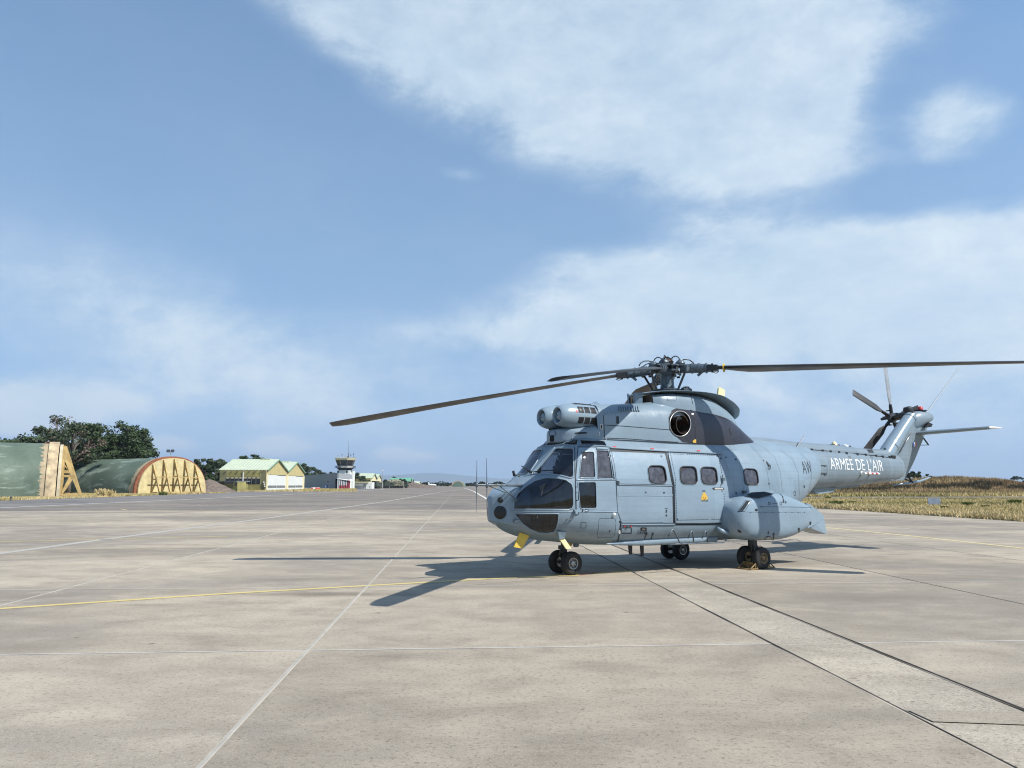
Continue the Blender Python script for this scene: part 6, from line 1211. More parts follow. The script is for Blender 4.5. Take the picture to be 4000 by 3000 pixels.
# two small aircraft far away
def jet(label, u, D, mat, L=11., flip=1, group='small aircraft far down the apron'):
    t = thing('parked_aircraft', label, 'aircraft', (X_at(u, D), D, 0), 0, group); b = MB(); st = [(-.5, .02, 1.4), (-.42, .35, 1.4), (-.25, .6, 1.5), (0, .72, 1.55), (.25, .6, 1.6), (.42, .35, 1.7), (.5, .15, 1.75)]
    b.loft([[(flip * x * L, r_ * math.cos(a), z + r_ * math.sin(a)) for a in np.linspace(0, 2 * math.pi, 12, endpoint=False)] for x, r_, z in st]); b.build('fuselage', mat, t, smooth=True)
    b = MB(); b.prism([(flip * .28 * L, -.1, 1.9), (flip * .47 * L, -.1, 1.9), (flip * .52 * L, -.1, 3.6), (flip * .42 * L, -.1, 3.6)], (0, .2, 0)); b.build('fin', mat, t)
    for s_ in (-1, 1): b = MB(); b.prism([(-flip * .02 * L, s_ * .5, 1.3), (flip * .22 * L, s_ * .5, 1.3), (flip * .26 * L, s_ * 4.4, 1.35), (flip * .16 * L, s_ * 4.4, 1.35)], (0, 0, .15)); b.build('wing', mat, t)
    for x, y in ((-.3, 0), (.12, 1), (.12, -1)): b = MB(); b.tube([(flip * x * L, y, 1.1), (flip * x * L, y, .3)], .07, 6); b.lathe([(-.1, .1), (-.1, .3), (.1, .3), (.1, .1)], (flip * x * L, y, .3), (0, 1, 0), 12, True); b.build('wheel', 'rubber', t)
    b = MB(); b.lathe([(-.14, .0), (-.10, .3), (0, .42), (.10, .3), (.14, 0)], (-flip * .24 * L, 0, 1.95), (1, 0, 0), 10) if False else b.box((-flip * .24 * L, 0, 2.05), (L * .16, .6, .45)); b.build('canopy', 'pane_dark', t)
jet('white jet parked alone in the distance before the tree line', 1689, 560, 'white', 6.2, -1)
pmat('jet_grey', (.22, .24, .26), .5); jet('grey swept-wing aircraft beside the small cream hut', 1628, 470, 'jet_grey', 6.0, -1)
# barriers, boxes
pmat('barrier_red', (.55, .08, .05), .6); pmat('box_blue', (.05, .10, .32), .6)
for k in range(4):
    t = thing('road_barrier', ('leftmost red', 'white', 'right-hand red', 'rightmost pale red')[k] + ' plastic barrier on the grass before the grey shed', 'barrier', (X_at(1221 + k * 8, 262), 262, 0), R(6 * k), 'plastic barriers on the verge'); b = MB(); b.prism([(-.45, -.22, 0), (-.45, .22, 0), (-.45, .10, .75), (-.45, -.10, .75)], (.9, 0, 0)); b.build('body', 'barrier_red' if k != 1 else 'white', t); b = MB(); b.box((0, 0, .78), (.7, .14, .08)); b.build('grip', 'white', t)
t = thing('blue_container', 'small blue and white tank standing against the grey shed wall', 'tank', (X_at(1274, 305), 305, -.05)); b = MB(); b.box((0, 0, .9), (1.0, .9, 1.3)); b.build('body', 'box_blue', t); b = MB(); b.box((.05, -.47, .9), (.5, .05, .8)); b.build('front_panel', 'white', t); b = MB(); b.box((0, 0, .15), (1.1, 1.0, .2)); b.build('pallet', 'box_blue', t)
# earth heap beside the yellow-fronted shelter
m = pmat('earth', (.15, .12, .10), .95, spec=.1, var=.35, vscale=1.3, bump=.8, bscale=2.5)
t = bpy.data.objects.new('x', None); bpy.data.objects.remove(t)
def heap(name, label, cat, c, rx, ry, h, mat, seed, n=40, rough=.16):
    V = []; Fc = []
    for i in range(n + 1):
        for j in range(n + 1):
            x, y = (i / n * 2 - 1), (j / n * 2 - 1); d = math.hypot(x, y); z = h * max(0, (1 - d)) ** .9 + rough * h * mnoise.noise(Vector((x * 3 + seed, y * 3, seed))) * max(0, 1 - d * d) - .15; V.append((x * rx, y * ry, z))
    Fc = [(i*(n+1)+j, (i+1)*(n+1)+j, (i+1)*(n+1)+j+1, i*(n+1)+j+1) for i in range(n) for j in range(n)]
    b = MB(); b.add(V, Fc); o = b.build(name, mat, smooth=True); o.location = c; return tag(o, label, cat)
c = at(815, 1893, 182); heap('earth_heap', 'brown heap of earth between the yellow-fronted shelter and the olive hangar', 'earth heap', (c[0], c[1], 0), 6.8, 5, 3.2, 'earth', 3)
c = at(1565, 1893, 420); heap('earth_heap', 'low reddish earth bank right of the camouflaged convoy', 'earth heap', (c[0] + 5, c[1] + 20, 0), 13, 4, 3.2, 'earth', 8)
# ------------------------------------------------------------------ trees, grass, mound, hills, haze
def leaf_mat(name, base, dry=None):
    m = pmat(name, base, .65, spec=.25); g, b = nodes_of(m); p = g.n.new('ShaderNodeTexCoord').outputs['Object']
    cc = g.mix(g.map(g.noise(p, .55, 3, .6), .35, .65), tuple(x * .6 for x in base) + (1,), tuple(x * 1.35 for x in base) + (1,)); cc = g.mix(g.map(g.noise(p, 4.5, 2, .5), .5, .7, 0, .5), cc, (dry or tuple(x * 1.7 for x in base)) + (1,)); g.l.new(cc, b.inputs['Base Color']); return m
leaf_mat('leaf_oak', (.034, .056, .020), (.075, .095, .042)); leaf_mat('leaf_gum', (.050, .072, .036), (.105, .125, .075)); leaf_mat('leaf_bright', (.045, .085, .018)); leaf_mat('leaf_dry', (.20, .12, .105), (.26, .18, .15)); leaf_mat('leaf_far', (.035, .052, .028))
pmat('bark', (.13, .105, .085), .9, var=.3, vscale=2, bump=.5, bscale=6); pmat('bark_pale', (.30, .27, .24), .9, var=.25, vscale=2)
def crown_mesh(name, clumps, per, size, mat, parent, rng, squash=.75):
    """leaf-sized quads scattered through the volume of many clumps"""
    n = len(clumps) * per; C = np.repeat(np.array([c[:3] for c in clumps]), per, 0); Rr = np.repeat(np.array([c[3] for c in clumps]), per)
    d = rng.normal(size=(n, 3)); d /= np.linalg.norm(d, axis=1)[:, None]; rad = rng.random(n) ** .42; P = C + d * (Rr * rad)[:, None] * np.array([1, 1, squash])
    a = rng.normal(size=(n, 3)); a[:, 2] *= .6; a /= np.linalg.norm(a, axis=1)[:, None]; b = np.cross(a, d + rng.normal(size=(n, 3)) * .6); b /= np.linalg.norm(b, axis=1)[:, None] + 1e-9
    s = size * (.6 + .8 * rng.random(n)); a *= s[:, None]; b *= (s * .55)[:, None]
    V = np.stack([P - a, P + b * .9, P + a, P - b * .9], 1).reshape(-1, 3); F = np.arange(n * 4).reshape(-1, 4); return mesh_np(name, V, F, mat, parent)
def tree(label, loc, h, w, seed, mat='leaf_oak', kind='round', group='trees behind the shelters', per=70, leaf=.42, name=None, bare=0, bark='bark', nclump=None):
    rng = np.random.default_rng(seed); t = thing(name or {'round': 'oak_tree', 'gum': 'gum_tree', 'pine': 'umbrella_pine'}[kind], label, 'tree', loc, 0, group)
    tips = []; b = MB(); base = h * {'round': .22, 'gum': .30, 'pine': .60}[kind]
    lean = rng.normal() * .05 * h; b.tube([(0, 0, -.2), (lean * .2, 0, base * .5), (lean * .5, 0, base), (lean, 0, h * .72)], [h * .030, h * .024, h * .020, h * .008], 8); b.build('trunk', bark, t, smooth=True)
    nb = nclump or {'round': 30, 'gum': 22, 'pine': 18}[kind]; br = MB()
    for k in range(nb):
        az_ = rng.random() * 6.283; q = rng.random()
        if kind == 'round': rr = w * .5 * math.sqrt(rng.random()); zz = base + (h - base) * (.12 + .86 * q) ; rr *= math.sqrt(max(.05, 1 - ((zz - base) / (h - base) * 1.75 - .75) ** 2)); cr = h * (.085 + .05 * rng.random())
        elif kind == 'gum': rr = w * .5 * (rng.random() ** .5); zz = base + (h - base) * (.25 + .72 * q); rr *= .45 + .75 * math.sin(math.pi * min(1, (zz - base) / (h - base))) ; cr = h * (.065 + .05 * rng.random())
        else: rr = w * .5 * math.sqrt(rng.random()); zz = h * (.80 + .14 * rng.random() - .10 * (rr / (w * .5)) ** 2); cr = h * (.07 + .03 * rng.random())
        p = (lean + rr * math.cos(az_), rr * math.sin(az_), zz - cr * .5); tips.append(p + (cr,))
        z0 = base + (zz - base) * .35 if kind != 'pine' else base; st = (lean * .6, 0, z0); md = ((st[0] + p[0]) / 2 + rng.normal() * .2, (st[1] + p[1]) / 2 + rng.normal() * .2, (z0 + p[2]) / 2 + h * .03); br.tube([st, md, p], [h * .009, h * .006, h * .003], 5)
    br.build('limbs', bark, t, smooth=True)
    if bare: tips, dry = tips[:-bare], tips[-bare:]; crown_mesh('bare_twigs', dry, 60, leaf * .6, 'leaf_dry', t, rng, .9)['kind'] = 'stuff'
    crown_mesh('crown', tips, per, leaf, mat, t, rng, .7 if kind != 'pine' else .45); return t
G1 = 'trees behind the shelters'
def tpx(u, v, D): return (X_at(u, D), D, -.1), H_at(v, D)
spec = [(5, 1708, 150, 10, 'round', 'leaf_oak', 'tree top just showing above the shelter at the far left', 0), (85, 1712, 148, 7, 'round', 'leaf_oak', 'low dark tree top above the nearest shelter', 0), (118, 1703, 146, 6.5, 'gum', 'leaf_gum', 'small rounded tree rising over the nearest shelter roof', 0),
        (200, 1622, 152, 12, 'gum', 'leaf_gum', 'tall open-crowned tree with reddish bare top twigs behind the nearest shelter', 6), (150, 1650, 158, 9, 'gum', 'leaf_oak', 'dark tree with a flat left bough behind the nearest shelter', 0), (270, 1632, 150, 10, 'gum', 'leaf_gum', 'tall gum tree with a pinkish bare crown beside the buttressed door', 6), (318, 1650, 160, 9, 'round', 'leaf_oak', 'dense dark tree right of the pinkish crown', 0),
        (305, 1715, 192, 10, 'round', 'leaf_bright', 'low bright green tree beside the nearest shelter door', 0), (400, 1645, 172, 15, 'round', 'leaf_oak', 'broad tallest dark tree in the middle of the clump', 0), (352, 1690, 165, 11, 'round', 'leaf_oak', 'dark bushy tree filling the gap left of the broad tallest tree', 0), (455, 1690, 170, 12, 'round', 'leaf_oak', 'dark tree right of the broad tallest tree', 0),
        (500, 1655, 180, 10, 'gum', 'leaf_oak', 'open tree with a separate tufted top above the green shelter', 0), (548, 1685, 182, 7.5, 'gum', 'leaf_oak', 'slender tree at the right end of the clump over the green shelter', 0), (520, 1740, 176, 9, 'round', 'leaf_oak', 'lower dark tree over the ridge of the second shelter', 0), (568, 1788, 190, 4, 'round', 'leaf_bright', 'little bright bush peeping over the second shelter ridge', 0), (420, 1760, 166, 12, 'round', 'leaf_oak', 'dark undergrowth tree just over the second shelter', 0)]
for i, (u, v, D, w, kd, mt, lb, bare) in enumerate(spec):
    l_, h_ = tpx(u, v, D); tree(lb, l_, h_, w, 100 + i, mt, kd, G1, 170 if kd == 'round' else 130, .30, bare=bare, nclump=(30 if kd == 'round' else 24) if w > 8 else 18)
G2 = 'trees behind the hangars'
spec = [(800, 1788, 240, 11, 'gum', 'leaf_gum', 'pale gum tree directly right of the yellow shelter front', 0), (775, 1815, 236, 9, 'round', 'leaf_oak', 'dark tree low behind the yellow shelter front', 0), (848, 1800, 262, 13, 'round', 'leaf_oak', 'dark dense tree left of the olive hangar', 0), (895, 1790, 270, 13, 'round', 'leaf_oak', 'rounded dark tree behind the left roof end of the hangar', 0), (930, 1796, 285, 9, 'round', 'leaf_oak', 'dark tree partly hidden by the pale hangar roof', 0),
        (950, 1758, 300, 9, 'pine', 'leaf_oak', 'tall tufted pine standing above the pale hangar roof', 0), (982, 1782, 302, 9, 'pine', 'leaf_oak', 'lower tufted pine beside the tall one above the roof', 0), (1008, 1772, 306, 8, 'pine', 'leaf_oak', 'right-hand umbrella pine above the pale hangar roof', 0),
        (1172, 1808, 430, 10, 'round', 'leaf_oak', 'dark tree behind the right hangar gable', 0), (1192, 1826, 435, 14, 'round', 'leaf_bright', 'bright green tree right of the hangar gable', 0), (1214, 1824, 450, 16, 'round', 'leaf_gum', 'broad rounded tree behind the grey shed', 0), (1245, 1840, 470, 18, 'round', 'leaf_gum', 'sloping olive tree clump over the grey shed roof', 0), (1308, 1842, 400, 12, 'round', 'leaf_oak', 'dark tree just left of the tower shaft', 0), (1385, 1846, 350, 7, 'round', 'leaf_oak', 'dark tree right of the tower shaft', 0), (1402, 1856, 335, 7.5, 'gum', 'leaf_gum', 'feathery grey-green tree before the cream hangar roof', 0), (1425, 1872, 330, 6, 'round', 'leaf_gum', 'pale bush left of the cream hangar', 0)]
for i, (u, v, D, w, kd, mt, lb, bare) in enumerate(spec):
    l_, h_ = tpx(u, v, D); tree(lb, l_, h_, w, 300 + i, mt, kd, G2, 100, .42, nclump=34 if kd == 'round' else 20)
G3 = 'far row of trees beyond the apron'
spec = [(1498, 1866, 430, 9), (1515, 1874, 440, 8), (1540, 1862, 620, 6), (1566, 1870, 520, 11), (1600, 1884, 500, 9), (1590, 1886, 505, 9), (1545, 1884, 520, 10), (1656, 1884, 700, 15), (1672, 1882, 700, 14), (1692, 1885, 720, 12), (1705, 1884, 720, 13), (1722, 1880, 710, 16), (1738, 1884, 720, 14), (1755, 1886, 730, 14), (1768, 1887, 730, 12), (1822, 1888, 740, 12), (1835, 1887, 740, 14), (1852, 1883, 730, 14), (1870, 1884, 735, 16), (1884, 1880, 720, 15), (1905, 1886, 740, 14), (1925, 1885, 740, 14), (1945, 1881, 730, 16), (1968, 1884, 740, 16), (1990, 1886, 740, 14), (2015, 1883, 740, 16)]
tl = ['dark tree close behind the lighting mast', 'small dark tree right of the lighting mast', 'little pointed tree over the left end of the green roof', 'dark conical tree in front of the green-roofed hangars', 'dark bush below the right end of the green roof', 'low dark shrub beside the tree before the green roof', 'dark shrub behind the convoy net'] + ['%s tree in the far row %s' % (a, c) for a, c in (('leftmost', 'right of the cream hut'), ('second', 'right of the cream hut'), ('narrow', 'above the white jet tail'), ('rounded', 'above the white jet'), ('tallest', 'right of the white jet'), ('next', 'right of the tallest one'), ('low', 'left of the domed shelter'), ('last', 'left of the domed shelter'), ('first', 'right of the domed shelter'), ('second', 'right of the domed shelter'), ('pale-topped', 'just left of the front aerial whip'), ('dark', 'behind the two aerial whips'), ('tall', 'behind the aerial boom'), ('small', 'right of the aerial boom'), ('low', 'at the radome top'), ('rounded', 'above the nose radome'), ('broad', 'by the windscreen foot'), ('hidden', 'behind the cockpit nose'), ('rightmost', 'behind the windscreen'))]
for i, ((u, v, D, w), lb) in enumerate(zip(spec, tl)):
    l_, h_ = tpx(u, v, D); tree(lb, l_, max(h_, 2.0), w * .8, 500 + i, 'leaf_far', 'round', G3, 55, .62, nclump=16)
l_, h_ = tpx(3578, 1841, 190); tree('round dark bush behind the tail skid on the dry mound', l_, 3.4, 7, 700, 'leaf_oak', 'round', None, 120, .22, name='round_bush', nclump=24); col.objects[-1]
b_ = [o for o in col.objects if o.name.startswith('round_bush')][0]; b_.location.z = H_at(1874, 190) - 1.2; b_['category'] = 'bush'

# far wood at the right edge and a lone leaning tree
def wood(name, label, u0, u1, D, v_top, n, seed, mat):
    rng = np.random.default_rng(seed); cl = []
    for k in range(n): u = u0 + (u1 - u0) * rng.random(); h = H_at(v_top + rng.random() * 6, D); cl.append((X_at(u, D), D + rng.random() * 30, h * (.2 + .6 * rng.random()), h * .3))
    o = crown_mesh(name, cl, 60, D / 750, mat, None, rng); o['kind'] = 'stuff'; o['label'] = label; o['category'] = 'wood'; return o
wood('far_wood', 'low dark far-off wood behind the right end of the dry mound', 3900, 4200, 620, 1872, 60, 3, 'leaf_far'); wood('far_wood', 'thin dark line of far-off wood along the horizon', 1480, 2300, 900, 1884, 220, 4, 'leaf_far')
l_, h_ = tpx(3975, 1857, 560); tree('lone leaning tree standing above the far wood at the right edge', l_, h_, 7, 711, 'leaf_far', 'pine', None, 60, .6)

# ---- right-hand verge: grass banks, strip of taxiway, dry mound
nx, ny = 60, 40; A0, A1, B0, B1 = 26.9, 130, 22, 91.5
def verge(name, a0, a1, b0, b1, nx, ny, hgt, seed, edge=True):
    V = []
    for i in range(nx + 1):
        for j in range(ny + 1):
            b = b0 + (b1 - b0) * j / ny; e = .30 * mnoise.noise(Vector((b * .45, seed, 0))) + .12 * mnoise.noise(Vector((b * 1.9, seed, 4))) if edge else 0
            a = a0 + e * (1 if i == 0 else .5 if i == 1 else 0) + (a1 - a0) * (i / nx) ** 2.2; z = hgt * (1 - .8 * (i == 0)) + .09 * mnoise.noise(Vector((a * .16, b * .16, seed))); V.append(wab(a, b, z))
    return mesh_np(name, V, [(i*(ny+1)+j, (i+1)*(ny+1)+j, (i+1)*(ny+1)+j+1, i*(ny+1)+j+1) for i in range(nx) for j in range(ny)], 'field', smooth=True, kind='structure')
verge('grass_verge', 26.9, 130, 20, 91.5, 40, 120, .10, 3); verge('far_grass_verge', 26.9, 190, 107.5, 128, 40, 30, .05, 9, False)
tx = MB(); tx.add([wab(27, 91.3, .03), wab(210, 91.3, .03), wab(210, 107.6, .03), wab(27, 107.6, .03)], [(0, 1, 2, 3)]); o = tx.build('taxiway', 'concrete_far', kind='structure')
MOUND_C = at(3700, 1893, 150.)
def mound_z(x, y):
    u = (x - MOUND_C[0]) ; v = (y - MOUND_C[1]); c = math.cos(.05); r = math.exp(-(v / 9.0) ** 2)
    prof = np.interp(u, [-40, -27, -18, -10, -5, 1, 6, 10, 12, 14.5, 17, 26], [.3, 1.0, 1.7, 2.4, 3.0, 3.1, 2.95, 2.6, 2.2, 1.6, 1.1, .4]); k = 1 + .16 * mnoise.noise(Vector((x * .17, y * .17, 2))) + .10 * mnoise.noise(Vector((x * .6, y * .6, 7)))
    return prof * .90 * r * k + .05
V = []; n1, n2 = 110, 44
for i in range(n1 + 1):
    for j in range(n2 + 1): x = MOUND_C[0] - 42 + 84 * i / n1; y = MOUND_C[1] - 20 + 40 * j / n2; V.append((x, y, mound_z(x, y)))
pmat('mound_earth', (.20, .145, .075), .95, spec=.1, var=.4, vscale=.25, bump=.8, bscale=1.5)
mo = mesh_np('grass_mound', V, [(i*(n2+1)+j, (i+1)*(n2+1)+j, (i+1)*(n2+1)+j+1, i*(n2+1)+j+1) for i in range(n1) for j in range(n2)], 'mound_earth', smooth=True, kind='structure')
def grass_mat(name, a, b, c, sc):
    m = pmat(name, a, .85, spec=.15); g, bb = nodes_of(m); p = g.n.new('ShaderNodeNewGeometry').outputs['Position']
    cc = g.mix(g.map(g.noise(g.scale(p, (.35, 1, 1)), sc, 4, .6, .4), .42, .60, smooth=True), a + (1,), b + (1,)); cc = g.mix(g.map(g.noise(p, sc * 9, 3, .6), .45, .7, 0, .7), cc, c + (1,)); g.l.new(cc, bb.inputs['Base Color']); return m
grass_mat('dry_grass', (.52, .41, .20), (.30, .26, .105), (.42, .33, .15), .13); grass_mat('straw_grass', (.62, .50, .27), (.46, .37, .19), (.52, .41, .21), .3); grass_mat('mound_scrub', (.085, .075, .045), (.12, .095, .055), (.06, .06, .035), .5); grass_mat('mound_grass', (.45, .335, .175), (.17, .125, .07), (.35, .25, .13), .22); grass_mat('green_tuft', (.10, .13, .035), (.14, .15, .05), (.07, .095, .025), .5); grass_mat('mound_red', (.40, .26, .15), (.32, .22, .125), (.44, .31, .18), .3)
def blades(name, label, P, h, w, mat, seed, tuft=3, spread=.25):
    rng = np.random.default_rng(seed); P = np.repeat(np.asarray(P), tuft, 0); n = len(P); P = P + np.c_[rng.normal(size=(n, 2)) * spread * .4, np.zeros(n)]
    a = rng.random(n) * 6.283; d = np.c_[np.cos(a), np.sin(a), np.zeros(n)]; ht = h * (.5 + .9 * rng.random(n)); ln = np.c_[rng.normal(size=(n, 2)) * (ht * .35)[:, None], ht]; ww = (w * (.6 + .8 * rng.random(n)))[:, None]
    V = np.stack([P - d * ww, P + d * ww, P + ln], 1).reshape(-1, 3); o = mesh_np(name, V, np.arange(n * 3).reshape(-1, 3), mat, kind='stuff'); o['label'] = label; o['category'] = 'grass'; return o
rng = np.random.default_rng(5); P = []
for k in range(26000):
    b = 24 + 67 * rng.random() ** 1.0; a = 26.95 + (b * .62 + 6 - 26.95 + 14) * rng.random() ** 1.25
    if a < 26.95: continue
    P.append(wab(a, b, .08))
ed = [wab(26.9 + .25 * rng.random() + .28 * mnoise.noise(Vector((b * .45, 3, 0))), b, .02) for b in 24 + 70 * rng.random(5200)]
ed += [wab(26.95 + .28 * mnoise.noise(Vector((b * .45, 3, 0))) - .5 * rng.random() ** 2 * max(0, mnoise.noise(Vector((b * .7, 8, 1))) + .25), b, .0) for b in 24 + 50 * rng.random(2600)]
near = [q for q in P if ab(np.array(q))[0] < 31.5 + 1.5 * mnoise.noise(Vector((q[1] * .3, 2, 0)))]; rest_ = [q for q in P if not ab(np.array(q))[0] < 31.5]
blades('dry_grass', 'olive and straw grass on the verge right of the apron', rest_, .17, .035, 'dry_grass', 6, 3, .3)
blades('straw_grass', 'pale straw strip of grass along the right edge of the apron', near + ed, .19, .035, 'straw_grass', 16, 4, .3)
sc_ = [(MOUND_C[0] + x, MOUND_C[1] + y, r_) for x, y, r_ in ((-22, -9, 3), (-14, -8, 2.5), (-7, -9, 2.2), (-1.5, -8, 2.4), (3.5, -7, 2.6), (7, -10, 2.2), (-18, -10, 2), (11, -11, 2.2), (0, -11, 1.6))]
Ps = []
for x, y, r_ in sc_:
    for k in range(330): a = rng.random() * 6.28; q = r_ * math.sqrt(rng.random()); Ps.append((x + q * math.cos(a), y + q * .6 * math.sin(a), mound_z(x + q * math.cos(a), y + q * .6 * math.sin(a)) - .05))
blades('mound_scrub', 'dark brown scrub patches low on the dry mound', Ps, .75, .08, 'mound_scrub', 17, 3, .4)
P = [(x, y, mound_z(x, y) - .05) for x, y in zip(MOUND_C[0] - 40 + 80 * rng.random(20000), MOUND_C[1] - 16 + 26 * rng.random(20000))]
blades('mound_grass', 'tall dry brown grass covering the mound', P, .62, .07, 'mound_grass', 8, 3, .5)
P = [(x, y, mound_z(x, y) - .05) for x, y in zip(MOUND_C[0] + 3 + 20 * rng.random(5200), MOUND_C[1] - 15 + 16 * rng.random(5200))]
blades('mound_red_grass', 'reddish dry weeds on the right slope of the mound', P, .5, .07, 'mound_red', 9, 3, .5)
P = [wab(27 + 160 * rng.random(), 107.8 + 22 * rng.random() ** 1.3, .06) for k in range(9000)]
blades('far_verge_grass', 'olive grass between the taxiway and the mound', P, .42, .07, 'dry_grass', 10, 3, .5)
k = 0
for u, v, s_ in ((3267, 1975, .8), (3330, 1967, .45), (3780, 1976, .65), (3965, 1968, .8), (3235, 1949, .6), (3530, 1985, .4), (3690, 1988, .4), (3850, 1985, .45)):
    lb = ['green tuft of weeds nearest the sponson tail', 'thin green weed right of the sponson tail tuft', 'dark green tuft right of the grey marker block', 'green clump at the right edge of the verge', 'small tuft at the edge of the taxiway', 'low weed below the tail boom letters', 'small weed before the grey marker block', 'small weed right of the grey marker block'][k]; k += 1
    c = ground(u, v, .08); t = thing('weed_tuft', lb, 'plant', tuple(c), 0, 'weed tufts on the verge'); rg = np.random.default_rng(k); nn = 260; a = rg.random(nn) * 6.28; r_ = .55 * s_ * np.sqrt(rg.random(nn)); Pq = np.c_[r_ * np.cos(a), r_ * np.sin(a), np.zeros(nn)]; ht = .45 * s_ * (.4 + .7 * rg.random(nn)); ln = np.c_[rg.normal(size=(nn, 2)) * .16 * s_, ht]; d = np.c_[np.cos(a * 3), np.sin(a * 3), np.zeros(nn)] * .03
    mesh_np('leaves', np.stack([Pq - d, Pq + d, Pq + ln + d * .8, Pq + ln - d * .8], 1).reshape(-1, 3), np.arange(nn * 4).reshape(-1, 4), 'green_tuft', t)
    b = MB(); b.tube([(0, 0, -.02), (0, 0, .2 * s_)], [.02, .008], 5); b.build('stem', 'bark', t)
# grey marker block on the verge and a small taxiway light
pmat('marker_grey', (.26, .30, .36), .7, var=.25, vscale=2.5)
c = ground(3651, 1977, .06); t = thing('marker_block', 'grey tilted marker board with its foot plate standing in the grass', 'marker board', tuple(c), R(-14)); q = MB(); w_, h_ = .42, .63
q.prism([(-w_, -.06, .02), (w_, -.06, 0), (w_ + .02, .0, h_ * .98), (-w_ - .05, .0, h_)], (0, .10, 0)); q.build('board', 'marker_grey', t); q = MB(); q.box((.02, .02, .0), (.5, .3, .06)); q.build('foot', 'lamp_dark', t)
for i in range(4):
    for j in range(3): q = MB(); q.lathe([(0, .018), (.006, .014), (.006, 0)], (-.10 + i * .13, -.066 + .06 * (.2 + j * .14) / .63, .18 + j * .14), (0, -1, 0), 8); q.build('bolt_head', 'lamp_dark', t)
c = ground(3366, 1955, .03); t = thing('taxiway_light', 'tiny dark edge light on the taxiway right of the sponson', 'light', tuple(c)); q = MB(); q.tube([(0, 0, 0), (0, 0, .22)], .05, 8); q.build('stem', 'lamp_dark', t); q = MB(); q.lathe([(.2, .09), (.30, .10), (.36, .05), (.37, 0)], (0, 0, 0), (0, 0, 1), 10); q.build('lens', 'lamp_dark', t)
# left verge
P = [wab(-50.5 - 30 * rng.random() ** 1.6, 62 + 110 * rng.random(), .0) for k in range(12000)]
blades('left_verge_grass', 'thin dry grass along the foot of the shelters', P, .22, .05, 'dry_grass', 12, 3, .4)
P = [at(u, 1893, D) * np.array((1, 1, 0)) for u, D in zip(830 + 560 * rng.random(9000), 195 + 120 * rng.random(9000))]
blades('hangar_verge_grass', 'dry olive grass before the hangars', P, .35, .07, 'dry_grass', 13, 3, .6)
for k, (u, D, s_) in enumerate(((410, 112, 1.5), (428, 113, 1.1), (640, 130, .8), (890, 190, 1.2))):
    t = thing('weed_tuft', ['tall pale grass clump before the second shelter wall', 'smaller grass clump beside the tall pale one', 'tiny weed before the yellow shelter door', 'green bush strip right of the yellow shelter front'][k], 'plant', (X_at(u, D), D, -.05), 0, 'weeds at the foot of the shelters'); rg = np.random.default_rng(50 + k); nn = 200; a = rg.random(nn) * 6.28; r_ = .7 * s_ * np.sqrt(rg.random(nn)); Pq = np.c_[r_ * np.cos(a) * (3 if k == 3 else 1), r_ * np.sin(a), np.zeros(nn)]; ht = .8 * s_ * (.4 + .7 * rg.random(nn)); ln = np.c_[rg.normal(size=(nn, 2)) * .25 * s_, ht]; d = np.c_[np.cos(a * 3), np.sin(a * 3), np.zeros(nn)] * .05
    mesh_np('leaves', np.stack([Pq - d, Pq + d, Pq + ln + d * .5, Pq + ln - d * .5], 1).reshape(-1, 3), np.arange(nn * 4).reshape(-1, 4), 'green_tuft' if k > 1 else 'dry_grass', t); b = MB(); b.tube([(0, 0, -.02), (0, 0, .3 * s_)], [.03, .01], 5); b.build('stem', 'bark', t)
c = ground(42, 1958); t = thing('edge_light', 'small dark edge light on the dirt before the nearest shelter', 'light', tuple(c)); q = MB(); q.tube([(0, 0, 0), (0, 0, .3)], .05, 8); q.build('stem', 'lamp_dark', t); q = MB(); q.lathe([(.28, .10), (.42, .12), (.52, .05), (.53, 0)], (0, 0, 0), (0, 0, 1), 10); q.build('lens', 'lamp_dark', t)
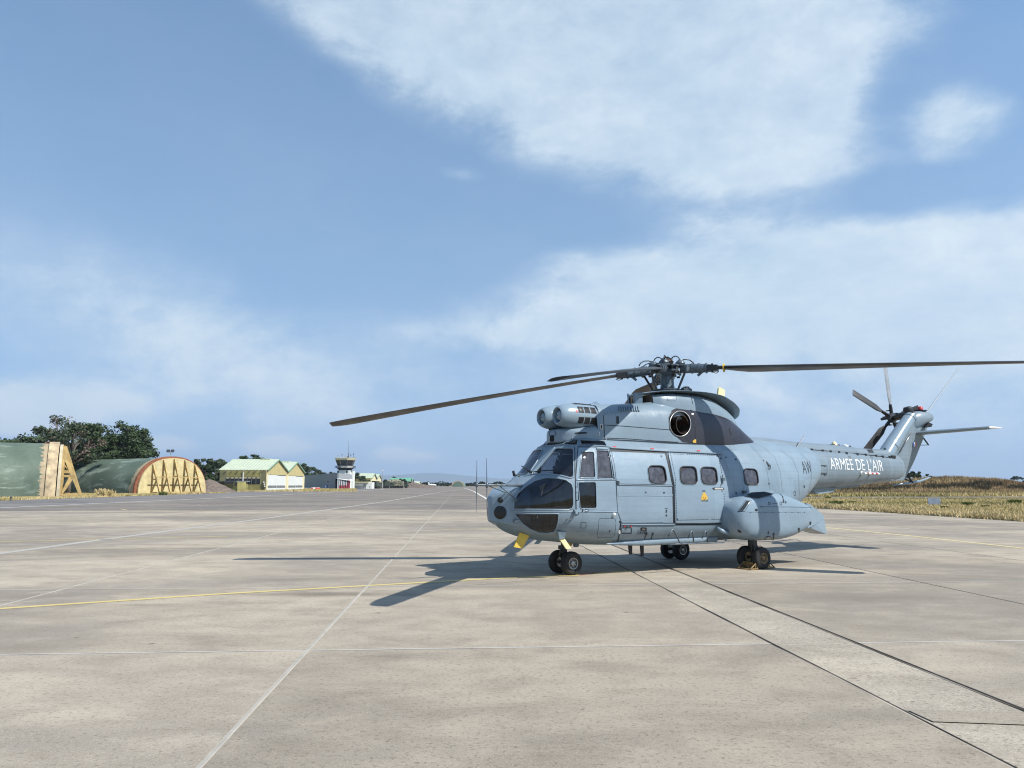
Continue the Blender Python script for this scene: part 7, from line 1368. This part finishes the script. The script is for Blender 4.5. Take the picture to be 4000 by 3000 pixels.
# sandy strip between apron and shelters
m = pmat('sandy', (.36, .295, .20), .95, var=.3, vscale=.4, coords='World', spec=.1); s_ = MB(); s_.add([wab(-56.4, 40, -.03), wab(-51.5, 40, -.03), wab(-49, 330, -.03), wab(-56, 330, -.03)], [(0, 1, 2, 3)]); s_.add([wab(-75, 40, -.06), wab(-56.4, 40, -.06), wab(-56, 330, -.06), wab(-66, 330, -.06)], [(0, 1, 2, 3)])
s_ = MB(); s_.add([wab(-80, 40, -.05), wab(-50.5, 40, -.05), wab(-48, 330, -.05), wab(-66, 330, -.05)], [(0, 1, 2, 3)]); s_.build('sandy_strip', 'sandy', kind='structure')

# ---- far hills and the air in front of them
pmat('hill', (.055, .075, .05), .9, var=.3, vscale=.001, coords='World')
def hills(name, D, prof, seed, mat='hill'):
    V = []; us = np.arange(-1400, 5400, 14); k = len(us)
    for u in us:
        h = np.interp(u, [p[0] for p in prof], [p[1] for p in prof]); h = (1893 - h) / FPX * D * (1 + .10 * mnoise.noise(Vector((u * .006, seed, 0))) + .05 * mnoise.noise(Vector((u * .03, seed, 3)))) + 5
        x = X_at(u, D); V += [(x, D - 900, -20), (x, D - 350, h * .55), (x, D, h), (x, D + 900, -20)]
    return mesh_np(name, V, [(4*i+j, 4*i+4+j, 4*i+5+j, 4*i+1+j) for i in range(k - 1) for j in range(3)], mat, smooth=True, kind='structure')
hills('hills', 19000, [(-1400, 1880), (300, 1872), (900, 1860), (1180, 1846), (1300, 1848), (1450, 1860), (1560, 1856), (1660, 1848), (1740, 1851), (1850, 1862), (2000, 1872), (2400, 1880), (5400, 1886)], 2)
mb = MB(); mb.box((0, 10200, 270), (52000, 21000, 760)); hz = mb.build('haze', pmat('haze', (.5, .5, .5)), kind='stuff'); hz['label'] = 'pale blue summer haze over the airfield'; hz['category'] = 'haze'
nt = MATS['haze'].node_tree; nt.nodes.clear(); pv = nt.nodes.new('ShaderNodeVolumePrincipled'); pv.inputs['Color'].default_value = (.62, .76, .95, 1); pv.inputs['Density'].default_value = 8.5e-5; pv.inputs['Anisotropy'].default_value = .1
mo_ = nt.nodes.new('ShaderNodeOutputMaterial'); nt.links.new(pv.outputs[0], mo_.inputs['Volume'])
